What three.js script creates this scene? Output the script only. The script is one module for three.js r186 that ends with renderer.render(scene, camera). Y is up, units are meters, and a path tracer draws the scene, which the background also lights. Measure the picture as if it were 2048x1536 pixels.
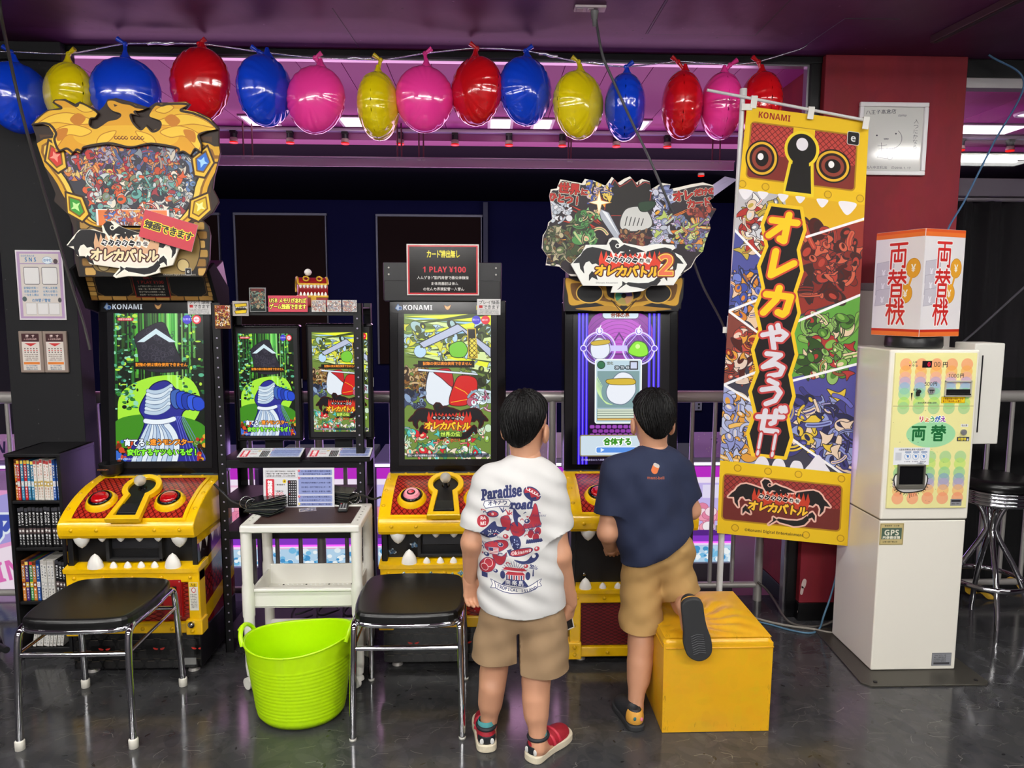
import * as THREE from 'three';
import { RoundedBoxGeometry } from 'three/addons/geometries/RoundedBoxGeometry.js';
import { mergeGeometries, mergeVertices } from 'three/addons/utils/BufferGeometryUtils.js';
import { MarchingCubes } from 'three/addons/objects/MarchingCubes.js';
import { RectAreaLightUniformsLib } from 'three/addons/lights/RectAreaLightUniformsLib.js';

RectAreaLightUniformsLib.init();
const scene = new THREE.Scene();
scene.background = new THREE.Color(0x000000);
const renderer = new THREE.WebGLRenderer({ antialias: true });
renderer.toneMapping = THREE.LinearToneMapping;
renderer.toneMappingExposure = 1.06;
renderer.shadowMap.enabled = true;

// ---------- camera: a phone held at 1.55 m, tipped down a little ----------
const FOCAL = 1420, EYE = 1.55;
const camera = new THREE.PerspectiveCamera(2 * Math.atan(768 / FOCAL) * 180 / Math.PI, 4 / 3, 0.05, 60);
camera.rotation.order = 'YXZ';
camera.rotation.set(-6.4 * Math.PI / 180, -2.0 * Math.PI / 180, 0.18 * Math.PI / 180);
camera.position.set(0, EYE, 0);
camera.updateMatrixWorld(true);
const V = (x, y, z) => new THREE.Vector3(x, y, z);
function ray(u, v) { return V((u - 1024) / FOCAL, (768 - v) / FOCAL, -1).applyQuaternion(camera.quaternion); }
function P(u, v, z) { const d = ray(u, v); return camera.position.clone().addScaledVector(d, z / d.z); }          // the point of the plane z
function G(u, v, h = 0) { const d = ray(u, v); return camera.position.clone().addScaledVector(d, (h - EYE) / d.y); } // the point at height h

// ---------- lights: front row of twin-tube arcade lamps, plus two added rear rows ----------
const TUBE = new THREE.Color(1.0, 0.985, 0.955);
const CEIL = 2.68;
const LAMP_ROWS = [[-1.6, [-2.9, -1.35, 0.2, 1.75, 3.3], 7, 38], [0.7, [-2.9, -0.6, 1.7], 64, 46], [2.9, [-2.9, -0.6, 1.7], 64, 46]];  // the two rows behind the camera are unseen, added for frontal light
function areaLight(w, h, color, intensity, pos, target) {
  const l = new THREE.RectAreaLight(color, intensity, w, h);
  l.position.copy(pos); l.lookAt(target); scene.add(l); return l;
}
for (const [z, xs, power] of LAMP_ROWS) for (const x of xs) areaLight(1.2, 0.2, TUBE, power, V(x, CEIL - 0.1, z), V(x, 0, z));
// pink and violet light of the prize machines and of the hall beyond the railing
const PINK = new THREE.Color(1.0, 0.25, 0.85), VIOLET = new THREE.Color(0.6, 0.35, 1.0);
areaLight(7.0, 0.35, VIOLET, 4, V(0, 0.5, -4.9), V(0, 2.6, -4.0));
areaLight(7.0, 0.5, new THREE.Color(1.0, 0.5, 0.88), 4.8, V(0, 1.9, -5.6), V(0, 2.7, -4.2));

areaLight(7.0, 0.5, new THREE.Color(0.8, 0.82, 1.0), 4, V(0, 2.5, -5.3), V(0, 0.8, -7.0));

// ---------- helpers ----------
let seed = 7;
function rnd() { seed = (seed + 0x6d2b79f5) | 0; let t = Math.imul(seed ^ (seed >>> 15), 1 | seed); t = (t + Math.imul(t ^ (t >>> 7), 61 | t)) ^ t; return ((t ^ (t >>> 14)) >>> 0) / 4294967296; }
const rr = (a, b) => a + (b - a) * rnd();
const used = {};
function numbered(n) { if (!(n in used)) { used[n] = 0; return n; } used[n]++; return n + '_' + String(used[n]).padStart(3, '0'); }
const D2R = Math.PI / 180;
function col(c) { return c instanceof THREE.Color ? c : new THREE.Color(c); }
function mat(c, rough = 0.5, metal = 0, extra = {}) { return new THREE.MeshPhysicalMaterial({ color: col(c), roughness: rough, metalness: metal, ...extra }); }
function canvas(w, h, draw) { const c = document.createElement('canvas'); c.width = w; c.height = h; const g = c.getContext('2d'); g.lineJoin = 'round'; g.lineCap = 'round'; draw(g, w, h); return c; }
function tex(w, h, draw, srgb = true, repeat) {
  const t = new THREE.CanvasTexture(canvas(w, h, draw)); if (srgb) t.colorSpace = THREE.SRGBColorSpace;
  t.magFilter = THREE.LinearFilter;
  if (repeat) { t.wrapS = t.wrapT = THREE.RepeatWrapping; t.repeat.set(...repeat); }
  return t;
}
function printMat(w, h, draw, rough = 0.45, extra = {}) { return new THREE.MeshPhysicalMaterial({ map: tex(w, h, draw), roughness: rough, ...extra }); }
function screenMat(w, h, draw, power = 1) { return new THREE.MeshPhysicalMaterial({ color: 0x050505, emissive: 0xffffff, emissiveIntensity: power, emissiveMap: tex(w, h, draw), roughness: 0.25 }); }
// geometries
function norm(g) {
  let q = g.index ? g.toNonIndexed() : g;
  for (const k of Object.keys(q.attributes)) if (!['position', 'normal', 'uv'].includes(k)) q.deleteAttribute(k);
  if (!q.attributes.uv) q.setAttribute('uv', new THREE.BufferAttribute(new Float32Array(q.attributes.position.count * 2), 2));
  if (!q.attributes.normal) q.computeVertexNormals();
  return q;
}
function merge(gs) { return Array.isArray(gs) ? (gs.length === 1 ? gs[0] : mergeGeometries(gs.map(norm), false)) : gs; }
function at(g, x = 0, y = 0, z = 0, rx = 0, ry = 0, rz = 0) { g.applyMatrix4(new THREE.Matrix4().makeRotationFromEuler(new THREE.Euler(rx, ry, rz))); g.translate(x, y, z); return g; }
function box(w, h, d, x = 0, y = 0, z = 0, r = 0.004, s = 1) { r = Math.min(r, w / 2.01, h / 2.01, d / 2.01); const g = r > 0 ? new RoundedBoxGeometry(w, h, d, s, r) : new THREE.BoxGeometry(w, h, d); g.translate(x, y, z); return g; }
function span(x0, x1, y0, y1, z0, z1, r = 0.004, s = 1) { return box(x1 - x0, y1 - y0, z1 - z0, (x0 + x1) / 2, (y0 + y1) / 2, (z0 + z1) / 2, r, s); }
function cyl(r0, r1, h, x = 0, y = 0, z = 0, seg = 20, open = false) { const g = new THREE.CylinderGeometry(r1, r0, h, seg, 1, open); g.translate(x, y, z); return g; }
function lathe(pts, seg = 28) { return new THREE.LatheGeometry(pts.map(([r, y]) => new THREE.Vector2(r, y)), seg); }
function tube(pts, r, n = 0, seg = 10, closed = false, tension = 0.5) {
  const c = new THREE.CatmullRomCurve3(pts.map((p) => (p.isVector3 ? p : V(...p))), closed, 'catmullrom', tension);
  const k = n || Math.max(8, pts.length * 6);
  const g = new THREE.TubeGeometry(c, k, r, seg, closed);
  if (closed) return g;
  const f = (i) => { const q = new THREE.CircleGeometry(r, seg); const t = c.getTangentAt(i).multiplyScalar(i ? 1 : -1), p = c.getPointAt(i); q.applyQuaternion(new THREE.Quaternion().setFromUnitVectors(V(0, 0, 1), t)); q.translate(p.x, p.y, p.z); return q; };
  return merge([g, f(0), f(1)]);
}
function rod(a, b, r, seg = 14, r2 = r) { a = a.isVector3 ? a : V(...a); b = b.isVector3 ? b : V(...b); const d = b.clone().sub(a), g = new THREE.CylinderGeometry(r2, r, d.length(), seg); g.applyQuaternion(new THREE.Quaternion().setFromUnitVectors(V(0, 1, 0), d.normalize())); const m = a.clone().add(b).multiplyScalar(0.5); g.translate(m.x, m.y, m.z); return g; }
function shapeOf(pts) { return new THREE.Shape(pts.map(([x, y]) => new THREE.Vector2(x, y))); }
function smooth(pts, n = 6) { const c = new THREE.CatmullRomCurve3(pts.map(([x, y]) => V(x, y, 0)), true, 'catmullrom', 0.5); return c.getPoints(pts.length * n).slice(0, -1).map((p) => [p.x, p.y]); }
function extrude(shape, depth, bevel = 0, seg = 2) { return new THREE.ExtrudeGeometry(shape, { depth, bevelEnabled: bevel > 0, bevelThickness: bevel, bevelSize: bevel, bevelSegments: seg, curveSegments: 12, steps: 1 }); }
function planarUV(g, x0, y0, x1, y1) { const p = g.attributes.position, u = new Float32Array(p.count * 2); for (let i = 0; i < p.count; i++) { u[2 * i] = (p.getX(i) - x0) / (x1 - x0); u[2 * i + 1] = (p.getY(i) - y0) / (y1 - y0); } g.setAttribute('uv', new THREE.BufferAttribute(u, 2)); return g; }
function metreUV(g) { const p = g.attributes.position, n = g.attributes.normal, u = new Float32Array(p.count * 2); for (let i = 0; i < p.count; i++) { const a = Math.abs(n.getX(i)), b = Math.abs(n.getY(i)), c = Math.abs(n.getZ(i)); const [s, t] = b > a && b > c ? [p.getX(i), p.getZ(i)] : a > c ? [p.getZ(i), p.getY(i)] : [p.getX(i), p.getY(i)]; u[2 * i] = s; u[2 * i + 1] = t; } g.setAttribute('uv', new THREE.BufferAttribute(u, 2)); return g; }
// objects
function mesh(name, gs, m, parent) {
  const o = new THREE.Mesh(merge(gs), m); o.name = parent ? name : numbered(name); o.castShadow = o.receiveShadow = true;
  (parent || scene).add(o); return o;
}
function tag(o, label, category, group) { o.userData.label = label; o.userData.category = category; if (group) o.userData.group = group; return o; }
function thing(name, label, category, pos = [0, 0, 0], turn = 0, group) {
  const o = new THREE.Group(); o.name = numbered(name); scene.add(o);
  if (pos.isVector3) o.position.copy(pos); else o.position.set(...pos);
  o.rotation.y = turn; return tag(o, label, category, group);
}
function struct(name, gs, m, parent) { const o = mesh(name, gs, m, parent); if (!parent) o.userData.kind = 'structure'; return o; }
function dup(root, pos, turn, label, group) { const r = root.clone(); r.name = numbered(root.name.replace(/_\d\d\d$/, '')); scene.add(r); r.position.set(...pos); r.rotation.y = turn; if (label) r.userData = { ...r.userData, label }; if (group) r.userData.group = group; return r; }
// a flat print on a thin sheet: the sheet and its printed face are one mesh with two materials' worth of parts
function sheet(name, w, h, thick, backMat, faceMat, parent) {
  const o = mesh(name, box(w, h, thick, 0, 0, 0, Math.min(0.001, thick / 3)), backMat, parent);
  const f = mesh('printed_face', new THREE.PlaneGeometry(w * 0.995, h * 0.995).translate(0, 0, thick / 2 + 0.0006), faceMat, o);
  return o;
}

// ---------- stroke lettering (ten by ten grid, y down) ----------
const GLYPH = {
  'ア': '1 2 9 2 6.4 5,5 3.4 4.6 6.6 2 9.4', 'ホ': '1 3 9 3,5 .8 5 9.2 4 8.8,3 4.8 1.4 7.6,7 4.8 8.6 7.6', 'ダ': '3.6 .8 2.6 3 .8 5,3.2 2.4 8 2.4 6.3 6.5 2 9.5,3.5 4.6 6.6 6.8,8.4 .4 9 1.4,9.4 .1 9.9 1', 'て': '1 2 8.5 1.8 5 4.4 4.6 7 6 9 7.8 9.2', 'ク': '3.8 .8 2.6 3.4 .8 5.6,3.4 2.6 8.4 2.6 7 6.6 2.4 9.5', 'こ': '2 2 8 2,1.6 7 3 8.6 8.6 8.4',
  'オ': '1 3 9 3,6 .7 6 9.3 4.6 8.7,5.8 3.2 1 8', 'レ': '2.7 1 2.7 8.8 9 4.2', 'カ': '1 3.2 8.6 3.2 8 8.2 7.2 9.2 5.6 8.6,4.6 .8 4.3 4.5 1.2 9.2',
  'バ': '3 2.5 2.6 5.5 .8 9,5.5 2.5 7 5.5 9 9,7 .8 7.7 2.2,8.8 .5 9.5 1.9', 'ト': '4 .8 4 9.3,4 4 8 6.3', 'ル': '3 1.5 3 5.5 .8 9,6 1.2 6 8.8 9.4 5.5',
  'モ': '1.6 2 8.5 2,.8 5 9.3 5,4.6 2 4.6 8.5 9 8.5', 'ン': '1.2 2 3.6 3.8,1.2 8.8 5 7.8 9 3', 'ス': '1.5 2 8 2 6 5.5 1 9.2,5.6 5.8 9.2 9',
  'タ': '3.6 .8 2.6 3 .8 5,3.2 2.4 8.4 2.4 6.5 6.5 2 9.5,3.5 4.6 7 6.8', 'ー': '1 5 9 5', 'ド': '3 .8 3 9.3,3 4 7 6.3,7 1 7.8 2.6,8.8 .6 9.6 2.2',
  'メ': '7 1 5 6 1.2 9,2.2 3.4 8.4 8.2', 'リ': '2.4 1.2 2.4 5.8,7.4 .8 7.4 5.5 4 9.4', 'ゲ': '2.6 .8 2 3 .7 4.8,2.2 3 8.6 3,5.8 3 5.2 7 2.8 9.4,7.2 .6 7.8 1.8,8.8 .3 9.5 1.5',
  'ム': '4.6 1 1.6 8 8.2 7.6,6.4 5 9 9.2', 'プ': '1 2.4 8 2.4 7 6 2.6 9.3,8.4 .5 9.4 .5 9.4 1.6 8.4 1.6 8.4 .5', 'イ': '8 1 5 4 1 5.8,5.4 3.8 5.4 9.4',
  'ヤ': '1 3.8 8.8 2.6 7 5,3.4 1.2 5.2 9.3', 'ツ': '1.2 2 2.2 4.4,4.4 1.5 5.2 3.9,8.8 1.8 7.4 6 3 9.2', 'キ': '1.6 3 8 2.2,.8 6 9.2 5,4 .6 6 9.4', 'ナ': '.8 3.6 9.2 3.6,5.2 .8 5 5 2 9.4', 'ワ': '1.4 4.8 1.4 1.6 8.6 1.6 8 5.6 4 9.4',
  'や': '1 5 7 3 8.8 4 7.5 6 6 6,5.4 1 6 2.6,3.2 2 5.6 9.4', 'ろ': '2.4 1.5 7 1.5 2 6.4 6 4.8 8.6 6 8 8.4 4.6 9.4', 'う': '3.6 1 6.4 2,1.8 4.6 6.4 3.4 8 5 6.8 8 4 9.5',
  'ぜ': '.8 4.4 9.2 3.6,6.6 1.6 6.6 5.8 5.6 6.4,3 2 3 8.6 4 9 8 9,8 .4 8.5 1.6,9.2 .2 9.7 1.4', '!': '5 .8 5 6.4,5 8.6 5 9.2',
  'で': '1 2 8.5 1.8 5 4.4 4.6 7 6 9 7.8 9.2,7 4 7.6 5.2,8.4 3.5 9 4.7', 'き': '1.8 2.6 8 1.8,1.6 4.6 8.6 3.8,4.4 .6 7.6 7,7.6 7 3.6 6.4 2.4 7.6 3.4 9.2 7.4 9.2',
  'ま': '1.6 2.4 8.4 2.4,1.8 4.8 8.2 4.8,5.4 .8 5.4 8 3.4 9 1.8 8 3 6.9 5 7.2 8.4 9', 'す': '.8 2.6 9.2 2.6,5.8 .6 5.8 6 4.4 7 3.2 5.8 4.2 4.6 5.8 5.4 5.8 7.4 3.8 9.5',
  'り': '2.6 1.2 2.4 5.2 3.4 4.6,7 1.2 7.2 5.6 4.4 9.4', 'ょ': '5 3.4 5 8.4 3.4 9 2.4 8.2 3.6 7.4 8 9,5 5.4 7.6 5.2', 'が': '.8 3.6 6 3 6.8 4.4 5.6 9 4.2 8.6,3.6 1 1.4 9,7.2 3 9.2 6.2,7.4 .8 8 2,8.8 .5 9.4 1.7',
  'え': '4 .8 6.4 1.8,2 4 7.4 3.8 1.4 9,4.4 6.2 5.8 6.4 6.2 8.8 9 8.8', 'だ': '1 3 6 2.4,4 .8 1.4 9,5.2 5 8.4 4.8,4.8 7.4 5.4 9 9 9,7.6 1 8.2 2.2,9 .6 9.6 1.8', 'け': '1.8 1.2 1.6 9,4 3.6 9.2 3.4,7 1 7.2 6 5.2 9.4',
  'の': '5.4 2.4 4.2 8.2 2.2 8.4 1 6 2.6 2.8 6 1.8 8.8 4 8.6 7.4 6 9.2', 'に': '1.8 1.2 1.6 9,4.4 3 8.6 3,4.2 6.6 4.6 8.6 9 8.4', 'ひ': '1 2.4 4.6 1.8 2.4 5 3 8.6 5.6 9 7.2 6 6.8 1.8 9.2 5.4', 'と': '3 1 4.2 4.6,8 3 3 6 2.6 8.4 4.4 9.2 8.4 9',
  'つ': '.8 4 5.6 2.4 9 3.8 8.4 7 4.2 9', 'し': '3 .8 2.8 7 4 9.2 8.6 7', 'い': '2 2 2.2 7 3.6 8.4,7.4 2.6 9 6.6', 'あ': '1.4 2.4 8.6 2,4.4 .6 4.6 9,7 3.6 5 8 2.6 9 1.6 7.4 4 5.2 7.6 5.2 9 7 6.4 9.4',
  'れ': '2.8 .8 2.8 9.4,.8 3 2.8 2.6 .8 7.4,2.8 4.6 5.8 2.6 7 3.4 6.4 7.6 7.4 9 9.4 7.8', 'ば': '1.4 1.2 1.2 9,3.4 3.4 8.2 3.2,6 1 6 8 4.6 9 3.2 8 4.6 7 8.6 8.8,7.8 .6 8.4 1.8,9 .4 9.6 1.6', 'る': '2.4 1.4 7 1.4 2 6 6 4.6 8.6 6 8 8.6 5.2 9.4 4 8.4 5.4 7.6 6.6 8.4',
  'ち': '1 2.8 8.8 2.4,4.6 .6 3 6.4 6.6 4.8 8.6 6.4 7.4 9 4 9.5', 'か': '.8 3.6 6 3 6.8 4.4 5.6 9 4.2 8.6,3.6 1 1.4 9,7.6 2.4 9.4 5.6', 'わ': '2.8 .8 2.8 9.4,.8 3 2.8 2.6 .8 7.4,2.8 5 6.4 3.6 8.8 5.4 8 8.2 5.6 9.4', 'も': '4.8 .8 4 7.4 5.4 9.2 7.6 8.6 8.4 6.4,1.8 3.4 7.4 3.4,1.6 6 7 6',
  'は': '1.4 1.2 1.2 9,3.4 3.4 9 3.2,6.6 1 6.6 8 5 9 3.6 8 5 7 9.2 8.8', 'せ': '.8 4.4 9.2 3.6,6.6 1.6 6.6 5.8 5.6 6.4,3 2 3 8.6 4 9 8 9', 'ん': '4.8 .8 .8 9.2 3.6 5.6 5.2 6.2 5.4 8.8 7 9.2 9.2 6.4', 'を': '1.4 2.2 8 1.8,4.6 .6 2 5.4 4.8 4.4 5.6 7,8.6 4 4 6.6 4 8.8 8.2 9.2', 'な': '.8 2.6 5.6 2.2,3.6 .6 1.4 5.6,7 1.8 9.2 3.6,6.6 4 6.6 8 4.8 9 3.4 8 4.8 7 8.8 9', 'お': '.8 2.8 6 2.4,3.4 .6 3.4 8.8 1.6 8 4 5 7.8 5.6 8.4 8 5.6 9.2,7.4 1.4 9.2 3.2', 'く': '7.4 .8 2.6 5 7.4 9.4', 'ら': '3.6 .8 6.6 1.8,2.6 3 2.2 7 5.4 5 8.4 6.4 7.4 8.8 3.6 9.4',
  '両': '.8 1.2 9.2 1.2,5 1.2 5 7,1.5 3.4 1.5 9.5,1.5 3.4 8.5 3.4 8.5 9.2 7.4 9,3.3 4.8 3.3 7 6.7 7 6.7 4.8',
  '替': '1 1.4 4.6 1.4,.8 3 4.8 3,3 .5 2.8 3 .8 5,3.4 3.4 4.6 4.6,5.6 1.4 9 1.4,5.4 3 9.4 3,7.2 .5 7 3 5.4 5,7.6 3.4 9.4 4.8,2.6 5.6 7.4 5.6 7.4 9.5 2.6 9.5 2.6 5.6,2.6 7.5 7.4 7.5',
  '機': '.5 3 4 3,2.2 .6 2.2 9.5,2.2 3.4 .6 6.5,2.4 4 3.6 5.4,4.6 1 5.6 2 4.4 3.4 5.6 3.4,7.8 1 8.8 2 7.6 3.4 8.8 3.4,4.2 5 9.5 5,6.6 .6 7 6 9.5 9.4,8.8 5.6 6.2 9.2,5 5.2 4.8 7.4 3.8 9.4',
  '録': '2.4 .5 .4 3,2.4 .5 4.4 2.6,1 3.2 3.8 3.2,.7 5 4.2 5,2.4 3.2 2.4 8.6,.6 9 4.4 8.4,5.4 1.4 8.6 1.4 8.4 4.6,5.6 3 8.4 3,4.8 4.6 9.4 4.6,7 4.6 7 9.2 6.2 9,5.2 6 6.2 7,5 8.8 6.6 7.8,9 5.6 7.6 6.8 9.4 9',
  '画': '.8 1 9.2 1,2.6 2.8 7.4 2.8 7.4 7 2.6 7 2.6 2.8,5 1 5 7,2.6 4.9 7.4 4.9,1 3.4 1 9 9 9 9 3.4', '世': '.6 3.4 9.4 3.4,2 1.2 2 8.8 9 8.8,5 .6 5 6.4,8 .6 8 6.4,5 6.4 8 6.4',
  '界': '2.2 .8 7.8 .8 7.8 4.4 2.2 4.4 2.2 .8,5 .8 5 4.4,2.2 2.6 7.8 2.6,5 4.6 1 7,5 4.6 9 7,3.6 6.2 3.4 8 2 9.6,6.4 6.2 6.4 9.6', '円': '1.4 1.4 1.4 9.4,1.4 1.4 8.6 1.4 8.6 9 7.4 9,5 1.4 5 5.4,1.4 5.4 8.6 5.4',
  '排': '.5 2.6 3.6 2.6,2.2 .6 2.2 9 1.2 8.8,.5 6.4 3.6 5,5.4 .8 5.4 5 4.4 9.4,4 2.4 5.4 2.4,4 4.4 5.4 4.4,3.8 6.6 5.2 6.4,7.2 .8 7.2 9.4,7.2 2.4 9.4 2.4,7.2 4.4 9.2 4.4,7.2 6.4 9.5 6.4', '出': '5 .6 5 8.8,2 1.6 2 4.4 8 4.4 8 1.6,1.2 5.6 1.2 9 8.8 9 8.8 5.6',
  '無': '2.4 .6 1 3,2 1.8 9 1.8,.6 4 9.4 4,1 6.6 9 6.6,2.6 2 2.6 6.4,4.3 2 4.3 6.4,6 2 6 6.4,7.7 2 7.7 6.4,1.6 7.8 1 9.4,3.8 7.8 4.2 9.2,6 7.8 6.4 9.2,8 7.6 9 9.2', '育': '5 .4 5 1.6,.8 1.8 9.2 1.8,4.4 2 2.8 4 7.6 4,6.4 3 8 4.4,2.4 5.4 2.4 9.5,2.4 5.4 7.6 5.4 7.6 9.2 6.6 9.2,2.4 6.8 7.6 6.8,2.4 8.2 7.6 8.2',
  '違': '1 1.4 2.4 2.6,.6 4.4 2.4 4.4 2.4 7.6 .6 9,2.4 8 4.4 9.3 9.5 9.3,4 1.6 8.8 1.6,6 .6 5.8 3 3.6 3 9.2 3,4.6 4.2 8.2 4.2 8.2 5.4 4.6 5.4 4.6 4.2,4 6.6 9.2 6.6,6.6 5.6 6.6 8.6', '変': '5 .4 5 1.6,.8 2 9.2 2,3.8 2.2 3 5,6 2.2 6 4.8,1.6 3.2 1 4.6,8 3 9 4.4,3.6 5.2 1.4 7.4,3.4 6 7.6 6 5 8.4 1.2 9.6,3.6 6.6 8.8 9.6',
  '化': '3.2 .8 .8 5,2.4 3 2.4 9.4,5.4 .8 5.4 8.6 6 9.2 9 9 9.2 7.4,8.8 2.6 5.4 5.4', '記': '1 1 3.8 1,.6 2.6 4.2 2.6,1 4.1 3.8 4.1,1 5.6 3.8 5.6,1.2 7 1.2 9.4 3.8 9.4 3.8 7 1.2 7,5.4 1.6 9 1.6 9 4.8 5.6 4.8 5.6 8.8 9.4 8.8 9.4 7.4',
  '現': '.6 1.6 3.8 1.6,.8 4.6 3.6 4.6,.4 8.4 4 7.6,2.2 1.6 2.2 8,5 1 8.8 1 8.8 6 5 6 5 1,5 2.7 8.8 2.7,5 4.3 8.8 4.3,6 6.2 5.6 8 4 9.4,7.6 6.2 7.6 9 9.4 9 9.4 8', '在': '.8 2.4 9.2 2.4,4.4 .6 1 6,2.6 4.4 2.6 9.4,4.6 5.4 9 5.4,6.6 3.8 6.6 8.8,4 8.8 9.4 8.8',
  '使': '3 .8 .8 4.6,2.2 3 2.2 9.4,3.8 2 9.4 2,4.4 3.6 8.8 3.6 8.8 5.8 4.4 5.8 4.4 3.6,6.6 .8 6.6 6 4 9.4,4.8 6.8 9.4 9.4', '用': '2 1.2 8.2 1.2 8.2 9.2 7.2 9.2,2 1.2 2 6 1 9.4,2 3.8 8.2 3.8,2 6.3 8.2 6.3,5.1 1.2 5.1 9.2',
  '烈': '.8 1.2 5.4 1.2,2.8 1.2 .8 4.4,2.4 2.8 4.8 2.8 1 6.8,2.4 4 3.4 4.8,6.8 1.4 6.8 5,9 .8 9 6.6 8 6.4,1.4 7.6 .8 9.4,3.6 7.8 4 9.2,6 7.8 6.4 9.2,8.2 7.6 9.2 9.2', '伝': '3 .8 .8 4.6,2.2 3 2.2 9.4,4.4 2 9 2,3.8 4.6 9.6 4.6,6 4.8 4.2 8.6 9 8.4,7.8 6.4 9.4 9.4',
  '南': '.8 2 9.2 2,5 .5 5 3.6,1.4 3.6 8.6 3.6 8.6 9.4 7.6 9.4,1.4 3.6 1.4 9.5,3.4 4.4 4 5.4,6.6 4.4 6 5.4,2.8 5.8 7.2 5.8,2.8 7.4 7.2 7.4,5 5.8 5 9.4', '楽': '5 .4 4.4 1.4,3.4 1.4 6.6 1.4 6.6 4.8 3.4 4.8 3.4 1.4,3.4 3.1 6.6 3.1,1 1.6 2.4 2.6,.8 5 2.6 3.8,9 1.6 7.6 2.6,7.4 3.8 9.2 5,.6 6.2 9.4 6.2,5 5 5 9.6,4.6 6.4 1 9.2,5.4 6.4 9 9.2',
  '島': '5 .2 4.4 1.2,2.4 1.2 7.6 1.2 7.6 4 2.4 4,2.4 1.2 2.4 5.6 9 5.6,2.4 2.6 7.6 2.6,9 5.6 8.8 9.4 7.6 9.2,3 6.6 3 8.6 .8 8.6 .8 6.8,5.2 6.8 5.2 8.6 3 8.6', '八': '3.6 2 1 9,6 1.6 9.4 9', '王': '1.4 1.6 8.6 1.6,1.8 5 8.2 5,.8 9 9.2 9,5 1.6 5 9', '子': '2 1.4 8 1.4 5 3.8,5 3.8 5 9 3.6 8.8,.8 5 9.2 5',
  '高': '5 .4 5 1.6,.8 1.8 9.2 1.8,3 3 7 3 7 4.4 3 4.4 3 3,1.4 5.6 8.6 5.6 8.6 9.4,1.4 5.6 1.4 9.5,3.4 6.8 6.6 6.8 6.6 8.6 3.4 8.6 3.4 6.8', '倉': '5 .4 .8 3.4,5 .4 9.2 3.4,3 3.4 7.4 3.4 7.4 5.6 3 5.6,3 4.5 7.4 4.5,3 3.4 2.6 7 1 9.4,3.4 7 8 7 8 9.4 3.4 9.4 3.4 7',
  '店': '5 .4 5 1.8,1.4 1.8 9.2 1.8,1.6 1.8 1.6 6 .6 9.4,5.4 2.6 5.4 5.4,5.4 3.8 8.8 3.8,3.2 5.6 8.4 5.6 8.4 9 3.2 9 3.2 5.6', '方': '5 .4 5 1.8,.8 2 9.2 2,4 2 3.4 6 1 9.4,4 4.6 8 4.6 7.4 9 6 9', '押': '.5 2.6 3.6 2.6,2.2 .6 2.2 9 1.2 8.8,.5 6.4 3.6 5,5 1.4 9 1.4 9 6 5 6 5 1.4,5 3.7 9 3.7,7 1.4 7 9.5',
  '入': '4 .8 5.6 2.4 1 9.4,5.2 3 9.2 9.4', '中': '1.4 2.6 8.6 2.6 8.6 6.4 1.4 6.4 1.4 2.6,5 .6 5 9.5', '止': '5 .8 5 9,5 4.4 8.4 4.4,2 3.6 2 9,.8 9 9.4 9', '合': '5 .5 .8 4.2,5 .5 9.2 4.2,3 4.2 7 4.2,2.4 5.8 7.6 5.8 7.6 9.2 2.4 9.2 2.4 5.8', '体': '3 .8 .8 4.6,2.2 3 2.2 9.4,3.8 2.6 9.6 2.6,6.6 .6 6.6 9.5,6.4 2.8 3.8 7.2,6.8 2.8 9.6 7.2,5.2 7.2 8.2 7.2',
};
const SMALLKANA = 'カードゲームの使用はできません記録画現在入中出合体化変機替両円世界伝';
// jp: one line of lettering, (x, y) its top left; layers = [[colour, stroke width in tenths of the size], ...] drawn from the outside in
function jp(g, text, x, y, s, layers, o = {}) {
  const step = (o.step ?? 1) * s, sx = o.sx ?? 1, up = o.vertical;
  for (const [c, w] of layers) {
    [...text].forEach((ch, i) => {
      g.save(); g.translate(up ? x : x + i * step * sx, up ? y + i * step : y + (o.slope ?? 0) * i * step); g.transform(sx, o.shear ?? 0, o.slant ?? 0, 1, 0, 0);
      g.strokeStyle = g.fillStyle = c;
      const d = GLYPH[ch];
      if (d) {
        g.lineWidth = w * s / 10; g.beginPath();
        for (const line of d.split(',')) { const n = line.split(' ').map(Number); for (let k = 0; k < n.length; k += 2) g[k ? 'lineTo' : 'moveTo'](n[k] * s / 10, n[k + 1] * s / 10); }
        g.stroke();
      } else { g.font = 'bold ' + s + 'px sans-serif'; g.lineWidth = Math.max(0.1, (w - 1) * s / 10); g.textAlign = 'center'; g.textBaseline = 'middle'; g.strokeText(ch, s / 2, s / 2); g.fillText(ch, s / 2, s / 2); }
      g.restore();
    });
  }
}
function tiny(g, x, y, w, s, c, n = 99) { let t = ''; const k = Math.min(n, Math.floor(w / s)); const a = [...SMALLKANA]; for (let i = 0; i < k; i++) t += a[Math.floor(rnd() * a.length)]; jp(g, t, x, y, s * 0.95, [[c, 1.1]], { step: 1.05 }); }
function word(g, text, x, y, s, c, o = {}) { g.save(); g.translate(x, y); if (o.rot) g.rotate(o.rot); if (o.sx) g.scale(o.sx, 1); g.font = (o.font ?? 'bold ') + s + 'px ' + (o.family ?? 'sans-serif'); g.textAlign = o.align ?? 'left'; g.textBaseline = o.base ?? 'middle'; if (o.line) { g.strokeStyle = o.line; g.lineWidth = o.lw ?? s * 0.2; g.strokeText(text, 0, 0); } g.fillStyle = c; g.fillText(text, 0, 0); g.restore(); }
function poly(g, pts, fill, line, lw = 1) { g.beginPath(); pts.forEach(([x, y], i) => g[i ? 'lineTo' : 'moveTo'](x, y)); g.closePath(); if (fill) { g.fillStyle = fill; g.fill(); } if (line) { g.strokeStyle = line; g.lineWidth = lw; g.stroke(); } }
function curve(g, pts, fill, line, lw = 1) { poly(g, smooth(pts), fill, line, lw); }
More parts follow.
